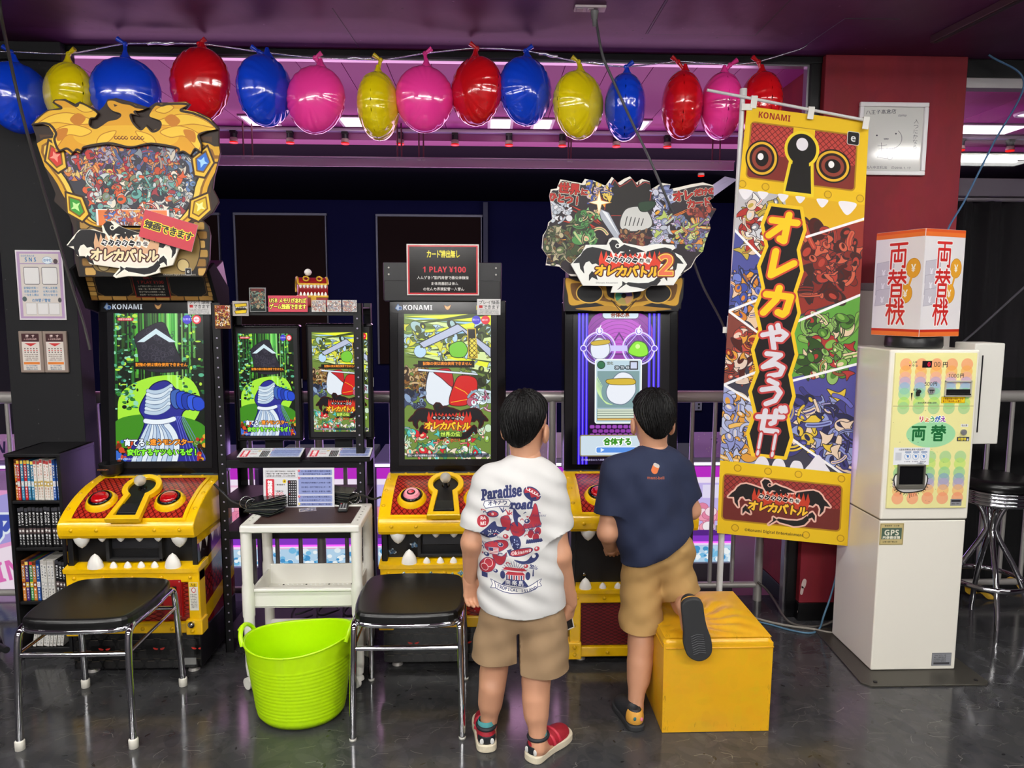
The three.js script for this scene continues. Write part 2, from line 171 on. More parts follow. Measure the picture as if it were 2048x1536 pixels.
function disc(g, x, y, r, fill, line, lw = 1, ry = r) { g.beginPath(); g.ellipse(x, y, r, ry, 0, 0, 7); if (fill) { g.fillStyle = fill; g.fill(); } if (line) { g.strokeStyle = line; g.lineWidth = lw; g.stroke(); } }
function rect(g, x, y, w, h, fill, line, lw = 1) { if (fill) { g.fillStyle = fill; g.fillRect(x, y, w, h); } if (line) { g.strokeStyle = line; g.lineWidth = lw; g.strokeRect(x, y, w, h); } }
function rrect(g, x, y, w, h, r, fill, line, lw = 1) { g.beginPath(); g.roundRect(x, y, w, h, r); if (fill) { g.fillStyle = fill; g.fill(); } if (line) { g.strokeStyle = line; g.lineWidth = lw; g.stroke(); } }
// overlapping inked colour patches and ribbons, standing in for printed artwork
function jumble(g, x, y, w, h, pal, n, size, ink = '#2c242a') {
  n = Math.round(n * 2.4); const pick = () => pal[Math.floor(rnd() * pal.length)];
  for (let i = 0; i < n; i++) {
    const cx = x + w * rnd(), cy = y + h * rnd(), s = size * rr(0.7, 1.5) * (1.15 - 0.75 * i / n), a = rnd() * 6.283, kind = rnd(), c = pick();
    g.save(); g.translate(cx, cy); g.rotate(a);
    if (kind < 0.24) { const b = rr(-0.9, 0.9) * s; for (const [q, wd] of [[ink, s * 0.34 + size * 0.07], [c, s * 0.34], [pick(), s * 0.1]]) { g.strokeStyle = q; g.lineWidth = wd; g.beginPath(); g.moveTo(-s * 0.8, 0); g.quadraticCurveTo(0, b, s * 0.8, s * 0.2); g.stroke(); } }
    else if (kind < 0.66) { disc(g, 0, 0, s * 0.62, c, ink, size * 0.05, s * rr(0.35, 0.6)); g.beginPath(); g.ellipse(-s * 0.12, -s * 0.08, s * 0.34, s * 0.2, 0.4, 0, 7); g.fillStyle = pick(); g.fill(); }
    else curve(g, [[-s * 0.7, s * 0.2], [-s * 0.2, -s * 0.2], [s * 0.1, -s * 0.75], [s * 0.3, -s * 0.1], [s * 0.75, s * 0.15], [0, s * 0.4]], c, ink, size * 0.05);
    g.restore();
  }
}
function quilt(g, x, y, w, h, s, c0, c1, ink) { g.save(); g.beginPath(); g.rect(x, y, w, h); g.clip(); g.fillStyle = c0; g.fillRect(x, y, w, h); for (let j = -1; j * s / 2 < h + s; j++) for (let i = -1; i * s < w + s; i++) { const cx = x + (i + (j & 1) / 2) * s, cy = y + j * s / 2; disc(g, cx, cy - s * 0.04, s * 0.3, c1, null, 1, s * 0.27); } g.strokeStyle = ink; g.lineWidth = s * 0.1; for (let i = -Math.ceil(h / s) - 1; i * s < w + h; i++) { g.beginPath(); g.moveTo(x + i * s + s / 2, y); g.lineTo(x + i * s + s / 2 + h, y + h); g.moveTo(x + i * s + s / 2, y); g.lineTo(x + i * s + s / 2 - h, y + h); g.stroke(); } g.restore(); }
const chrome = mat(0xd0d0d4, 0.08, 1), steel = mat(0xb4b1ac, 0.34, 0.45), black = mat(0x0d0d0f, 0.42), blackGloss = mat(0x08080a, 0.12), blackMatt = mat(0x141416, 0.7), white = mat(0xdad8d0, 0.4), yellow = mat(0xf0be00, 0.28, 0, { clearcoat: 0.4, clearcoatRoughness: 0.15 }), paper = mat(0xdedcd8, 0.6), darkMetal = mat(0x1b1b1e, 0.45, 0.4), rubber = mat(0x111111, 0.8), ivory = mat(0xe6e2d6, 0.5);
// ================= THE SETTING =================
// floor: dark veined vinyl, waxed
const floorTex = tex(1024, 1024, (g, w, h) => {
  g.fillStyle = '#3a3a3b'; g.fillRect(0, 0, w, h);
  for (let i = 0; i < 1500; i++) { const x = rnd() * w, y = rnd() * h, s = rr(8, 46), v = rr(36, 84); g.fillStyle = `rgba(${v},${v},${v + 3},0.22)`; g.beginPath(); g.ellipse(x, y, s, s * rr(0.25, 0.6), rnd() * 3, 0, 7); g.fill(); }
  for (let i = 0; i < 420; i++) { let x = rnd() * w, y = rnd() * h, a = rnd() * 6.3; const v = rr(100, 180); g.strokeStyle = `rgba(${v},${v - 3},${v - 8},${rr(0.12, 0.5)})`; g.lineWidth = rr(0.6, 2); g.beginPath(); g.moveTo(x, y); for (let k = 0; k < 6; k++) { a += rr(-0.7, 0.7); x += Math.cos(a) * rr(4, 14); y += Math.sin(a) * rr(2, 9); g.lineTo(x, y); } g.stroke(); }
  for (let i = 0; i < 110; i++) { const v = rr(14, 26); g.fillStyle = `rgba(${v},${v},${v},0.5)`; g.beginPath(); g.ellipse(rnd() * w, rnd() * h, rr(2, 9), rr(1, 4), rnd() * 3, 0, 7); g.fill(); }
}, true, [0.75, 0.75]);
const floorMat = new THREE.MeshPhysicalMaterial({ map: floorTex, roughness: 0.13, bumpMap: floorTex, bumpScale: 0.0006, specularIntensity: 0.9 });
struct('floor', metreUV(span(-5, 6, -0.15, 0, -3.62, 5, 0)), floorMat);
struct('floor_hall', span(-5, 6, -1.05, -0.9, -7.7, -3.62, 0), mat(0x18171c, 0.4));
// our ceiling: painted board with stains, seams, screws and an access panel
const ceilTex = tex(1024, 1024, (g, w, h) => {
  g.fillStyle = '#53294b'; g.fillRect(0, 0, w, h);
  for (let i = 0; i < 900; i++) { const v = rr(-12, 12); g.fillStyle = `rgba(${84 + v},${42 + v},${76 + v},0.25)`; g.beginPath(); g.ellipse(rnd() * w, rnd() * h, rr(10, 70), rr(6, 30), rnd() * 3, 0, 7); g.fill(); }
  for (let i = 0; i < 130; i++) { g.fillStyle = rnd() > 0.4 ? 'rgba(25,12,22,0.7)' : 'rgba(190,170,190,0.4)'; g.beginPath(); g.arc(rnd() * w, rnd() * h, rr(0.6, 2), 0, 7); g.fill(); }
}, true, [0.45, 0.45]);
const ceilMat = new THREE.MeshPhysicalMaterial({ map: ceilTex, roughness: 0.5, specularIntensity: 0.3 });
const ceiling = struct('ceiling', metreUV(span(-5, 6, CEIL, CEIL + 0.1, -3.34, 5, 0)), ceilMat);
{ // access panel: four strips of aluminium edge round a board of its own
  const c = P(1365, 33, -1).y, a = G(1296, 66, CEIL), b = G(1512, 66, CEIL), w = b.x - a.x, d = 0.45, seam = mat(0x2a1828, 0.6), o = struct('access_panel', span(a.x, b.x, CEIL - 0.004, CEIL + 0.001, a.z, a.z + d, 0.001), ceilMat, ceiling);
  for (const g of [span(a.x - 0.008, b.x + 0.008, CEIL - 0.002, CEIL, a.z - 0.008, a.z, 0), span(a.x - 0.008, a.x, CEIL - 0.002, CEIL, a.z, a.z + d, 0), span(b.x, b.x + 0.008, CEIL - 0.002, CEIL, a.z, a.z + d, 0)]) mesh('panel_edge', g, seam, o);
  for (const [u0, v0, u1, v1] of [[665, 17, 718, 95], [1590, 105, 1690, 37], [1690, 37, 1800, 38]]) { const p = G(u0, v0, CEIL), q = G(u1, v1, CEIL); mesh('seam', rod(V(p.x, CEIL, p.z), V(q.x, CEIL, q.z), 0.0022, 6), seam, ceiling); }
}
const wallDark = mat(0x57505a, 0.85), wallPale = mat(0x8d8488, 0.9);
struct('wall_back', span(-5, 6, 0, CEIL, 5, 5.12, 0), wallPale);
struct('wall_left', span(-5.12, -5, -1, CEIL, -7.7, 5, 0), wallDark);
struct('wall_right', span(6, 6.12, -1, CEIL, -7.7, 5, 0), wallDark);
// pillars
const redPaint = new THREE.MeshPhysicalMaterial({ roughness: 0.6, specularIntensity: 0.4, map: tex(256, 1024, (g, w, h) => { g.fillStyle = '#7f2430'; g.fillRect(0, 0, w, h); for (let i = 0; i < 500; i++) { g.fillStyle = `rgba(${rr(105, 150)},${rr(25, 48)},${rr(35, 60)},0.12)`; g.beginPath(); g.ellipse(rnd() * w, rnd() * h, rr(4, 30), rr(10, 60), 0, 0, 7); g.fill(); } }) });
const PL = [1.535, 2.195, -3.31];
const redPillar = struct('pillar_right', span(PL[0], PL[1], 0.09, CEIL, -3.8, PL[2], 0.004), redPaint);
struct('baseboard_right', span(PL[0] - 0.004, PL[1] + 0.004, 0, 0.09, -3.8, PL[2] + 0.006, 0.002), mat(0x0b0b0c, 0.35), redPillar);
mesh('wainscot_sheet', span(PL[0] + 0.2, PL[1] + 0.001, 0.1, 1.62, PL[2] + 0.0005, PL[2] + 0.008, 0.001), mat(0xb9b2ac, 0.4), redPillar);
mesh('wainscot_strip', span(PL[0] + 0.2, PL[1] + 0.002, 1.62, 1.655, PL[2] + 0.0005, PL[2] + 0.014, 0.003), mat(0x8a8084, 0.35, 0.6), redPillar);
for (const [u, v, w, h] of [[1608, 1166, 0.012, 0.022], [1602, 1218, 0.016, 0.02], [1604, 1180, 0.008, 0.02]]) { const p = P(u, v, PL[2] + 0.0008); mesh('paint_chip', at(extrude(shapeOf(smooth([[-w, -h], [w * 0.4, -h * 1.1], [w, h * 0.5], [0, h], [-w * 0.8, h * 0.3]], 3)), 0.0006), p.x, p.y, p.z), mat(0xc8b4ae, 0.7), redPillar); }
const blackPaint = new THREE.MeshPhysicalMaterial({ roughness: 0.65, specularIntensity: 0.5, map: tex(256, 1024, (g, w, h) => { g.fillStyle = '#1e1e20'; g.fillRect(0, 0, w, h); for (let i = 0; i < 40; i++) { g.fillStyle = 'rgba(200,200,200,0.6)'; g.beginPath(); g.arc(rnd() * w, rnd() * h, rr(0.4, 1.1), 0, 7); g.fill(); } }) });
{ const a = P(22, 800, -3.3), b = P(166, 800, -3.3); struct('pillar_left', span(a.x - 0.0, b.x, 0, CEIL, -3.41, -3.3, 0.004), blackPaint); }
// window frame under the ceiling edge
const frameMat = mat(0x0c0c0f, 0.3, 0.3), frameEdge = mat(0x8d8a90, 0.3, 0.8);
const W0 = -1.865, W1 = 1.535, glassMat = new THREE.MeshPhysicalMaterial({ color: 0xffffff, transmission: 1, thickness: 0, roughness: 0.02, ior: 1.5 });
const win1 = struct('window_1', [span(W0, W1, 2.65, CEIL, -3.42, -3.34, 0.003), span(W1 - 0.05, W1, 0, CEIL, -3.42, -3.345, 0.003)], frameMat);
mesh('frame_bead', [span(W0, W1 - 0.05, 2.642, 2.65, -3.4, -3.36, 0.001), span(W1 - 0.062, W1 - 0.05, 0, 2.645, -3.4, -3.36, 0.001)], frameEdge, win1);
const win2 = struct('window_2', span(PL[1], 6, 2.6, CEIL, -3.42, -3.34, 0.003), frameMat);
mesh('frame_bead', span(PL[1], 6, 2.555, 2.6, -3.41, -3.35, 0.002), mat(0xb9b4b6, 0.3, 0.5), win2);
mesh('glass_pane', span(PL[1], 6, 1.2, 2.555, -3.392, -3.388, 0), glassMat, win2);
struct('wall_above_left', span(-5, -2.17, 2.0, CEIL, -3.42, -3.36, 0), blackPaint);
// mauve reveal wall beside the right pillar
struct('wall_reveal', span(1.54, 1.7, -0.9, CEIL, -4.25, -3.44, 0.002), mat(0xa35f80, 0.45));
// ----- the hall beyond -----
const hallCeil = struct('ceiling_hall', span(-5, 6, CEIL + 0.002, CEIL + 0.1, -4.78, -3.34, 0), mat(0x5a2a4a, 0.6));
{ const mag = [mat(0xa03880, 0.5, 0, { specularIntensity: 0.35 }), mat(0x9a347a, 0.5, 0, { specularIntensity: 0.35 }), mat(0xa63c84, 0.5, 0, { specularIntensity: 0.35 })]; let i = 0; for (let x = -3.2; x < 4.6; x += 0.21) mesh('ceiling_plank', span(x, x + 0.207, CEIL - 0.01, CEIL + 0.002, -4.76, -3.43, 0.001), mag[i++ % 3], hallCeil); }
struct('ceiling_hall_rear', span(-5, 6, 2.62, 2.75, -7.7, -4.9, 0), mat(0x0b0a14, 0.9, 0, { specularIntensity: 0.2 }));
const navy = mat(0x100f3a, 0.8, 0, { specularIntensity: 0.3 });
const farWall = struct('wall_far', span(-5, 6, -0.9, 2.7, -7.7, -7.58, 0), navy);
{ // dark brown boards on the far wall, with grey edging
  const brown = mat(0x24130f, 0.8, 0, { specularIntensity: 0.3 }), edge = mat(0x6b6870, 0.4, 0.3);
  for (const [u0, v0, u1, v1] of [[392, 430, 449, 760], [470, 430, 658, 760], [755, 433, 962, 728]]) {
    const a = P(u0, v0, -7.55), b = P(u1, v1, -7.55), o = mesh('wall_board', span(a.x, b.x, b.y, a.y, -7.575, -7.55, 0.003), brown, farWall);
    mesh('board_edging', [span(a.x - 0.02, b.x + 0.02, a.y, a.y + 0.025, -7.575, -7.54, 0.002), span(a.x - 0.02, a.x, b.y, a.y, -7.575, -7.54, 0.002), span(b.x, b.x + 0.012, b.y, a.y, -7.575, -7.54, 0.002)], edge, o);
  }
  const a = P(966, 280, -7.5), b = P(976, 600, -7.5); mesh('wall_post', span(a.x, b.x, -0.9, 2.6, -7.58, -7.5, 0.003), mat(0x2c2a44, 0.5), farWall);
  for (const [u0, v0, u1, v1] of [[440, 292, 640, 318], [640, 318, 790, 288]]) { const p = P(u0, v0, -6.6), q = P(u1, v1, -6.6); mesh('roof_brace', rod(p, q, 0.05, 8), mat(0x33304e, 0.5), farWall); }
  const s = P(1405, 812, -7.55); const so = mesh('wall_socket', box(0.09, 0.1, 0.02, s.x - 0.05, s.y, -7.56, 0.004), mat(0xb0aebc, 0.5), farWall);
  for (const dy of [-0.02, 0.02]) mesh('socket_hole', box(0.02, 0.02, 0.004, s.x - 0.04, s.y + dy, -7.548, 0.001), black, so);
}
// fascia of the hall ceiling with its white lip
const fascia = struct('trim_1', span(-5, 6, 2.6, CEIL + 0.05, -4.9, -4.76, 0.003), mat(0x9c4880, 0.4));
mesh('white_lip', span(-5, 6, CEIL - 0.034, CEIL - 0.012, -4.76, -4.72, 0.004), mat(0xe8dcec, 0.3), fascia);
// left wing beyond the black pillar stays dark; black curtain right of the red pillar
{
  const g = new THREE.PlaneGeometry(2.6, 2.75, 160, 4); const p = g.attributes.position; for (let i = 0; i < p.count; i++) p.setZ(i, 0.035 * Math.sin(p.getX(i) * 34) + 0.015 * Math.sin(p.getX(i) * 77 + 1)); g.computeVertexNormals();
  const c = thing('curtain', 'black pleated curtain hanging behind the railing beside the change machine', 'curtain', [3.65, 0.78, -4.15]);
  mesh('curtain_cloth', g, mat(0x0b0b0e, 0.9, 0, { side: THREE.DoubleSide }), c); mesh('curtain_rail', rod([-1.3, 1.39, 0], [1.3, 1.39, 0], 0.015), mat(0xa8a0a8, 0.4, 0.5), c);
  mesh('curtain_fascia', span(-1.3, 1.3, 1.4, 1.5, -0.05, 0.05, 0.003), mat(0x77707c, 0.4), c);
}
// ----- ceiling lamps of our room; the two rear rows are added for light -----
for (const [z, xs, , glow] of LAMP_ROWS) for (const x of xs) {
  const l = thing('ceiling_lamp', 'white twin-tube fluorescent ceiling lamp, added in the rear rows', 'lamp', [x, CEIL, z], 0, 'fluorescent lamps on the arcade ceiling');
  mesh('lamp_body', span(-0.62, 0.62, -0.05, 0, -0.09, 0.09, 0.006), white, l);
  for (const s of [-0.055, 0.055]) mesh('lamp_tube', rod([-0.58, -0.07, s], [0.58, -0.07, s], 0.014, 10), new THREE.MeshPhysicalMaterial({ color: 0xffffff, emissive: TUBE, emissiveIntensity: glow }), l);
}
// flush panels in the hall ceiling
for (const [u, w] of [[541, 0.16], [728, 0.2], [1000, 0.12], [1082, 0.1], [1262, 0.14], [1970, 0.4]]) {
  const p = G(u, 256, CEIL - 0.01); const l = thing('ceiling_light_panel', 'flush white light panel in the magenta ceiling beyond the window', 'light', [p.x, CEIL - 0.014, -4.55], 0, 'light panels of the hall ceiling');
  mesh('light_frame', span(-w / 2 - 0.02, w / 2 + 0.02, -0.006, 0.004, -0.12, 0.12, 0.002), white, l);
  mesh('light_diffuser', span(-w / 2, w / 2, -0.009, -0.005, -0.1, 0.1, 0.001), new THREE.MeshPhysicalMaterial({ color: 0xffffff, emissive: 0xfff4fa, emissiveIntensity: 2.2 }), l);
}
{ const p = G(2046, 226, CEIL - 0.01); const l = thing('downlight', 'round recessed downlight in the hall ceiling at the right', 'light', [p.x + 0.03, CEIL - 0.012, p.z]); mesh('light_ring', new THREE.TorusGeometry(0.06, 0.012, 8, 24).rotateX(Math.PI / 2), white, l); mesh('light_lens', cyl(0.055, 0.055, 0.006, 0, -0.002, 0), new THREE.MeshPhysicalMaterial({ color: 0xffffff, emissive: 0xfff4fa, emissiveIntensity: 1.6 }), l); }
// red-lensed spotlights under the fascia
{
  const proto = thing('spotlight', 'small beige spotlight with a glowing red lens under the fascia', 'spotlight', [0, 0, 0], 0, 'red spotlights in a row under the fascia');
  mesh('mount', [cyl(0.026, 0.026, 0.05, 0, -0.005, 0, 14), box(0.05, 0.03, 0.05, 0, 0.03, 0, 0.004)], black, proto); mesh('lamp_body', lathe([[0.0, -0.08], [0.03, -0.08], [0.033, -0.06], [0.026, -0.03], [0.0, -0.028]], 18), mat(0xb9a394, 0.5), proto);
  mesh('lens', lathe([[0, -0.095], [0.03, -0.092], [0.033, -0.08], [0, -0.078]], 18), new THREE.MeshPhysicalMaterial({ color: 0x6a0a08, emissive: 0xff2010, emissiveIntensity: 0.9, roughness: 0.3 }), proto);
  const us = [467, 580, 690, 800, 910, 1018, 1125, 1233, 1335, 1922, 2021]; const pos = us.map((u) => { const p = P(u, 270 + (u - 467) * 0.01, -4.74); return [p.x, 2.62, -4.74]; });
  proto.scale.set(0.82, 0.56, 0.82); proto.position.set(...pos[0]); for (const q of pos.slice(1)) dup(proto, q, 0);
  for (const [u, v] of [[1382, 346], [1402, 355], [1428, 340]]) { const p = P(u, v, -5.9); dup(proto, [p.x, p.y + 0.06, p.z], 0, 'small red-lensed spotlight on the dark ceiling behind the fascia', 'red spotlights on the dark ceiling'); }
}
// clear acrylic smoke barrier hung on rods
{
  const a = P(420, 314, -4.6), b = P(1468, 326, -4.6), acr = new THREE.MeshPhysicalMaterial({ color: 0xe2d4e0, roughness: 0.4, transmission: 0.2, thickness: 0 });
  const o = thing('smoke_barrier', 'long clear acrylic strip hanging on rods below the spotlights', 'barrier', [(a.x + b.x) / 2, a.y, -4.6]); const w = (b.x - a.x) / 2;
  mesh('acrylic_strip', span(-w, w, -0.05, 0, -0.004, 0.004, 0.001), acr, o); mesh('top_edge', span(-w, w, 0, 0.008, -0.02, 0.02, 0.001), mat(0xcfc0cc, 0.3), o);
  for (const u of [487, 505, 795, 803, 838, 847, 1137, 1142, 1425, 1440]) { const p = P(u, 300, -4.6); mesh('hanger_rod', rod([p.x - o.position.x, 0, 0], [p.x - o.position.x, CEIL - 0.012 - a.y, 0], 0.005, 8), mat(0x6a3848, 0.4, 0.4), o); mesh('hanger_clip', box(0.02, 0.012, 0.02, p.x - o.position.x, -0.004, 0.006, 0.002), white, o); }
  const c = P(1310, 432, -5.4), d = P(1480, 350, -6.2), o2 = thing('smoke_barrier', 'short acrylic strip slanting away beneath the dark ceiling', 'barrier', c); mesh('acrylic_strip', [rod(V(0, 0, 0), d.clone().sub(c), 0.006, 6), at(box(c.distanceTo(d), 0.09, 0.006, 0, 0, 0, 0.001), (d.x - c.x) / 2, (d.y - c.y) / 2 - 0.045, (d.z - c.z) / 2, 0, Math.atan2(-(d.z - c.z), d.x - c.x), Math.atan2(d.y - c.y, d.x - c.x))], acr, o2);
}
// stainless railing outside the window
function railing(x0, x1, label, posts) {
  const z = -3.56, r = thing('railing', label, 'railing', [x0, 0, z]);
  mesh('top_rail', rod([0, 1.085, 0], [x1 - x0, 1.085, 0], 0.03, 20), steel, r); mesh('bottom_rail', rod([0, 0.085, 0], [x1 - x0, 0.085, 0], 0.017, 16), steel, r);
  for (const p of posts) mesh('post', rod([p - x0, 0, 0], [p - x0, 1.07, 0], 0.022, 16), steel, r);
  for (let x = x0 + 0.055; x < x1; x += 0.118) if (!posts.some((p) => Math.abs(p - x) < 0.05)) mesh('baluster', rod([x - x0, 0.085, 0], [x - x0, 1.06, 0], 0.011, 12), steel, r);
}
railing(-2.9, 1.44, 'brushed steel railing with round balusters behind the game cabinets', [-1.95, -0.85, 0.33, 1.425]);
railing(2.2, 4.5, 'brushed steel railing with round balusters beyond the change machine', [3.4]);
// ================= GAME CABINETS =================
const CREAM = '#f3e2bd';
// the winged-dragon emblem with its lettering; (0, 0) is its centre, one unit one photo pixel
const WING = [[-118, -4], [-110, -14], [-103, -20], [-98, -29], [-90, -36], [-78, -39], [-62, -36], [-40, -30], [-34, -16], [-44, -12], [-46, -2], [-56, -6], [-60, 3], [-70, -4], [-78, -2], [-84, -9], [-92, -6], [-97, 4], [-95, 18], [-103, 8], [-105, -5]];
const HEAD = [[-42, -48], [-36, -55], [-27, -54], [-21, -47], [-28, -46], [-30, -40], [-20, -38], [-10, -45], [4, -40], [14, -38], [34, -30], [16, -28], [20, -22], [8, -22], [6, -14], [-4, -22], [-12, -20], [-16, -26], [-6, -29], [-18, -31], [-24, -24], [-32, -27], [-38, -36]];
const TAIL = [[-12, 36], [4, 46], [22, 49], [36, 52], [48, 50], [60, 46], [70, 34], [66, 24], [56, 34], [44, 39], [22, 40], [0, 38], [-22, 54], [-12, 44]];
const CLAW = [[-78, 14], [-70, 20], [-66, 32], [-78, 26], [-84, 34], [-84, 22]];
function emblem(g, x, y, k, o = {}) {
  g.save(); g.translate(x, y); g.scale(k, k);
  const line = o.line ?? '#ffffff', ink = o.ink ?? '#141216', parts = [WING, WING.map(([a, b]) => [-a, b]).reverse(), HEAD, TAIL, CLAW, CLAW.map(([a, b]) => [-a, b]).reverse()];
  for (const p of parts) poly(g, p, line, line, 9);
  for (const p of parts) poly(g, p, ink, ink, 1);
  disc(g, -24, -42, 4, ink, line, 2); disc(g, 2, -32, 1.4, line);
  const spikes = []; for (let i = 0; i <= 26; i++) { const a = -64 + i * 5.2; spikes.push([a, (i % 2 ? -26 : -12) - 6 * Math.sin(i * 1.7) ** 2]); } spikes.push([66, 10], [-62, 10]); poly(g, spikes, o.flame ?? '#e2a070');
  [...'モンスター烈伝'].forEach((c, i) => { const cx = -42 + i * 14, cy = -12 + i * 0.3; poly(g, [[cx - 8, cy + 3], [cx - 2, cy - 8], [cx + 8, cy - 3], [cx + 2, cy + 8]], i < 5 ? ink : '#e8e0d8', line, 1.4); jp(g, c, cx - 4.4, cy - 4.4, 8.8, [[i < 5 ? '#fff' : '#222', 1.5]]); });
  if (o.glow) jp(g, 'オレカバトル', -70, 0, 23, [[o.glow, 5.6]], { sx: 1.0, step: 1, slope: 0.02, slant: -0.12 });
  jp(g, 'オレカバトル', -70, 0, 23, [[o.edge ?? '#7a4438', 4.4], [o.mid ?? '#3a1510', 3.4], [o.fill ?? CREAM, 2.1]], { step: 1, slope: 0.02, slant: -0.12 });
  g.restore();
}
function pxBoard(name, pts, z, thick, k, draw, edgeMat, group, rough = 0.6) {
  const us = pts.map((p) => p[0]), vs = pts.map((p) => p[1]), u0 = Math.min(...us), u1 = Math.max(...us), v0 = Math.min(...vs), v1 = Math.max(...vs);
  const q = pts.map(([u, v]) => { const p = P(u, v, z); return [p.x - group.position.x, p.y - group.position.y]; }).reverse();
  const sh = shapeOf(q), zz = z - group.position.z, b = mesh(name, extrude(sh, thick - 0.002, 0.001, 1).translate(0, 0, zz - thick), edgeMat, group);
  const a = P(u0, v0, z), c = P(u1, v1, z), f = new THREE.ShapeGeometry(sh); planarUV(f, a.x - group.position.x, c.y - group.position.y, c.x - group.position.x, a.y - group.position.y); f.translate(0, 0, zz + 0.0012);
  mesh('printed_face', f, printMat(Math.round((u1 - u0) * k), Math.round((v1 - v0) * k), (g) => { g.scale(k, k); g.translate(-u0, -v0); draw(g); }, rough), b);
  return b;
}
function extrudeX(pts, w, bevel = 0.004) { const g = extrude(shapeOf(pts), w - 2 * bevel, bevel, 2); g.translate(0, 0, -w / 2 + bevel); g.applyMatrix4(new THREE.Matrix4().set(0, 0, -1, 0, 0, 1, 0, 0, 1, 0, 0, 0, 0, 0, 0, 1)); return g; }
// lid profile, front lip to back edge, as (z, y)
const LID = new THREE.SplineCurve([[0.03, 0.618], [0.034, 0.65], [0.02, 0.672], [-0.03, 0.708], [-0.1, 0.741], [-0.18, 0.765], [-0.29, 0.782]].map(([a, b]) => new THREE.Vector2(a, b)));
function lidAt(t) { const p = LID.getPointAt(t), d = LID.getTangentAt(t); return { z: p.x, y: p.y, ny: -d.x, nz: d.y, turn: Math.atan2(-d.x, d.y) }; }
function lidPatch(x0, x1, t0, t1, lift, n = 14) {
  const pos = [], uv = [], idx = []; let len = 0, prev;
  for (let j = 0; j <= n; j++) { const q = lidAt(t0 + (t1 - t0) * j / n); if (prev) len += Math.hypot(q.z - prev.z, q.y - prev.y); prev = q; for (const x of [x0, x1]) { pos.push(x, q.y + q.ny * lift, q.z + q.nz * lift); uv.push((x - x0) / (x1 - x0), j / n); } if (j) { const a = 2 * j - 2; idx.push(a, a + 1, a + 3, a, a + 3, a + 2); } }
  const g = new THREE.BufferGeometry(); g.setAttribute('position', new THREE.Float32BufferAttribute(pos, 3)); g.setAttribute('uv', new THREE.Float32BufferAttribute(uv, 2)); g.setIndex(idx); g.computeVertexNormals(); return g;
}
const quiltMat = printMat(512, 512, (g) => quilt(g, 0, 0, 512, 512, 56, '#8c1c12', '#a52a1c', '#4a0c08'), 0.25);
const quiltDark = printMat(512, 512, (g) => quilt(g, 0, 0, 512, 512, 40, '#5c0a12', '#6e1018', '#2c0408'), 0.6);
const stoneMat = printMat(1024, 320, (g, w, h) => {
  g.fillStyle = '#161618'; g.fillRect(0, 0, w, h); for (let i = 0; i < 1600; i++) { g.fillStyle = `rgba(${rr(40, 130)},${rr(40, 120)},${rr(40, 110)},${rr(0.1, 0.6)})`; g.fillRect(rnd() * w, rnd() * h, rr(1, 3), rr(1, 3)); }
  for (let j = 0; j < 4; j++) for (let i = 0; i < 10; i++) { const cx = i * 112 + (j & 1) * 56, cy = j * 96, p = []; for (let a = 0; a < 6; a++) p.push([cx + Math.cos(a * 1.047) * rr(56, 68), cy + Math.sin(a * 1.047) * rr(46, 58)]); poly(g, p, 'rgba(34,33,33,0.7)', '#050505', 9); g.strokeStyle = 'rgba(125,112,92,0.7)'; g.lineWidth = 2.5; g.beginPath(); g.moveTo(...p[1]); g.lineTo(...p[2]); g.moveTo(p[4][0], p[4][1] + 8); g.lineTo(p[5][0], p[5][1] + 8); g.stroke(); }
  for (const x of [200, 640, 950]) { rect(g, x - 60, 110, 190, 90, 'rgba(4,4,4,0.85)'); curve(g, [[x, 130], [x + 38, 140], [x + 30, 152], [x + 8, 148]], '#c03028'); curve(g, [[x + 92, 130], [x + 56, 140], [x + 62, 152], [x + 82, 148]], '#c03028'); }
}, 0.22);
const sideMat = printMat(512, 512, (g, w, h) => {
  g.fillStyle = '#6d1018'; g.fillRect(0, 0, w, h); g.fillStyle = '#1a0608'; g.fillRect(0, 60, w, 120); poly(g, [[0, 0], [w, 0], [w, 58], [0, 58]], '#d6a800'); poly(g, [[0, 240], [0, 190], [w, 90], [w, 150]], '#c89c00');
  poly(g, [[0, 512], [0, 420], [w, 330], [w, 400]], '#d0a400'); for (let i = 0; i < 6; i++) poly(g, [[20 + i * 84, 58], [60 + i * 84, 58], [40 + i * 84, 110]], '#d8d0c8'); quilt(g, 60, 250, 380, 110, 50, '#6d1018', '#7c1820', '#40080c');
}, 0.12);
const redClear = new THREE.MeshPhysicalMaterial({ color: 0xb00a10, roughness: 0.08, clearcoat: 1, clearcoatRoughness: 0.05 });
const ballMat = new THREE.MeshPhysicalMaterial({ color: 0xf2ece2, roughness: 0.06, transmission: 0.55, thickness: 0.02, ior: 1.45 });
const tooth = (r, h) => { const g = lathe([[r, 0], [r * 0.98, h * 0.2], [r * 0.82, h * 0.5], [r * 0.45, h * 0.82], [0.0005, h]], 14); g.scale(1, 1, 0.62); return g; };
const rivetGeo = new THREE.SphereGeometry(0.0085, 12, 6, 0, 6.3, 0, 1.57);
const toothMat = mat(0xe9e6df, 0.3), rivetMat = mat(0xd8a800, 0.3);
const warnMat = printMat(96, 240, (g) => { rect(g, 0, 0, 96, 240, '#e8e4d8'); rect(g, 4, 4, 88, 34, '#e0b800'); jp(g, '入止', 18, 8, 26, [['#222', 1.6]], { step: 1.2 }); disc(g, 48, 66, 20, '#fff', '#c01818', 6); for (let i = 0; i < 9; i++) tiny(g, 10, 100 + i * 14, 78, 9, '#444'); }, 0.4);
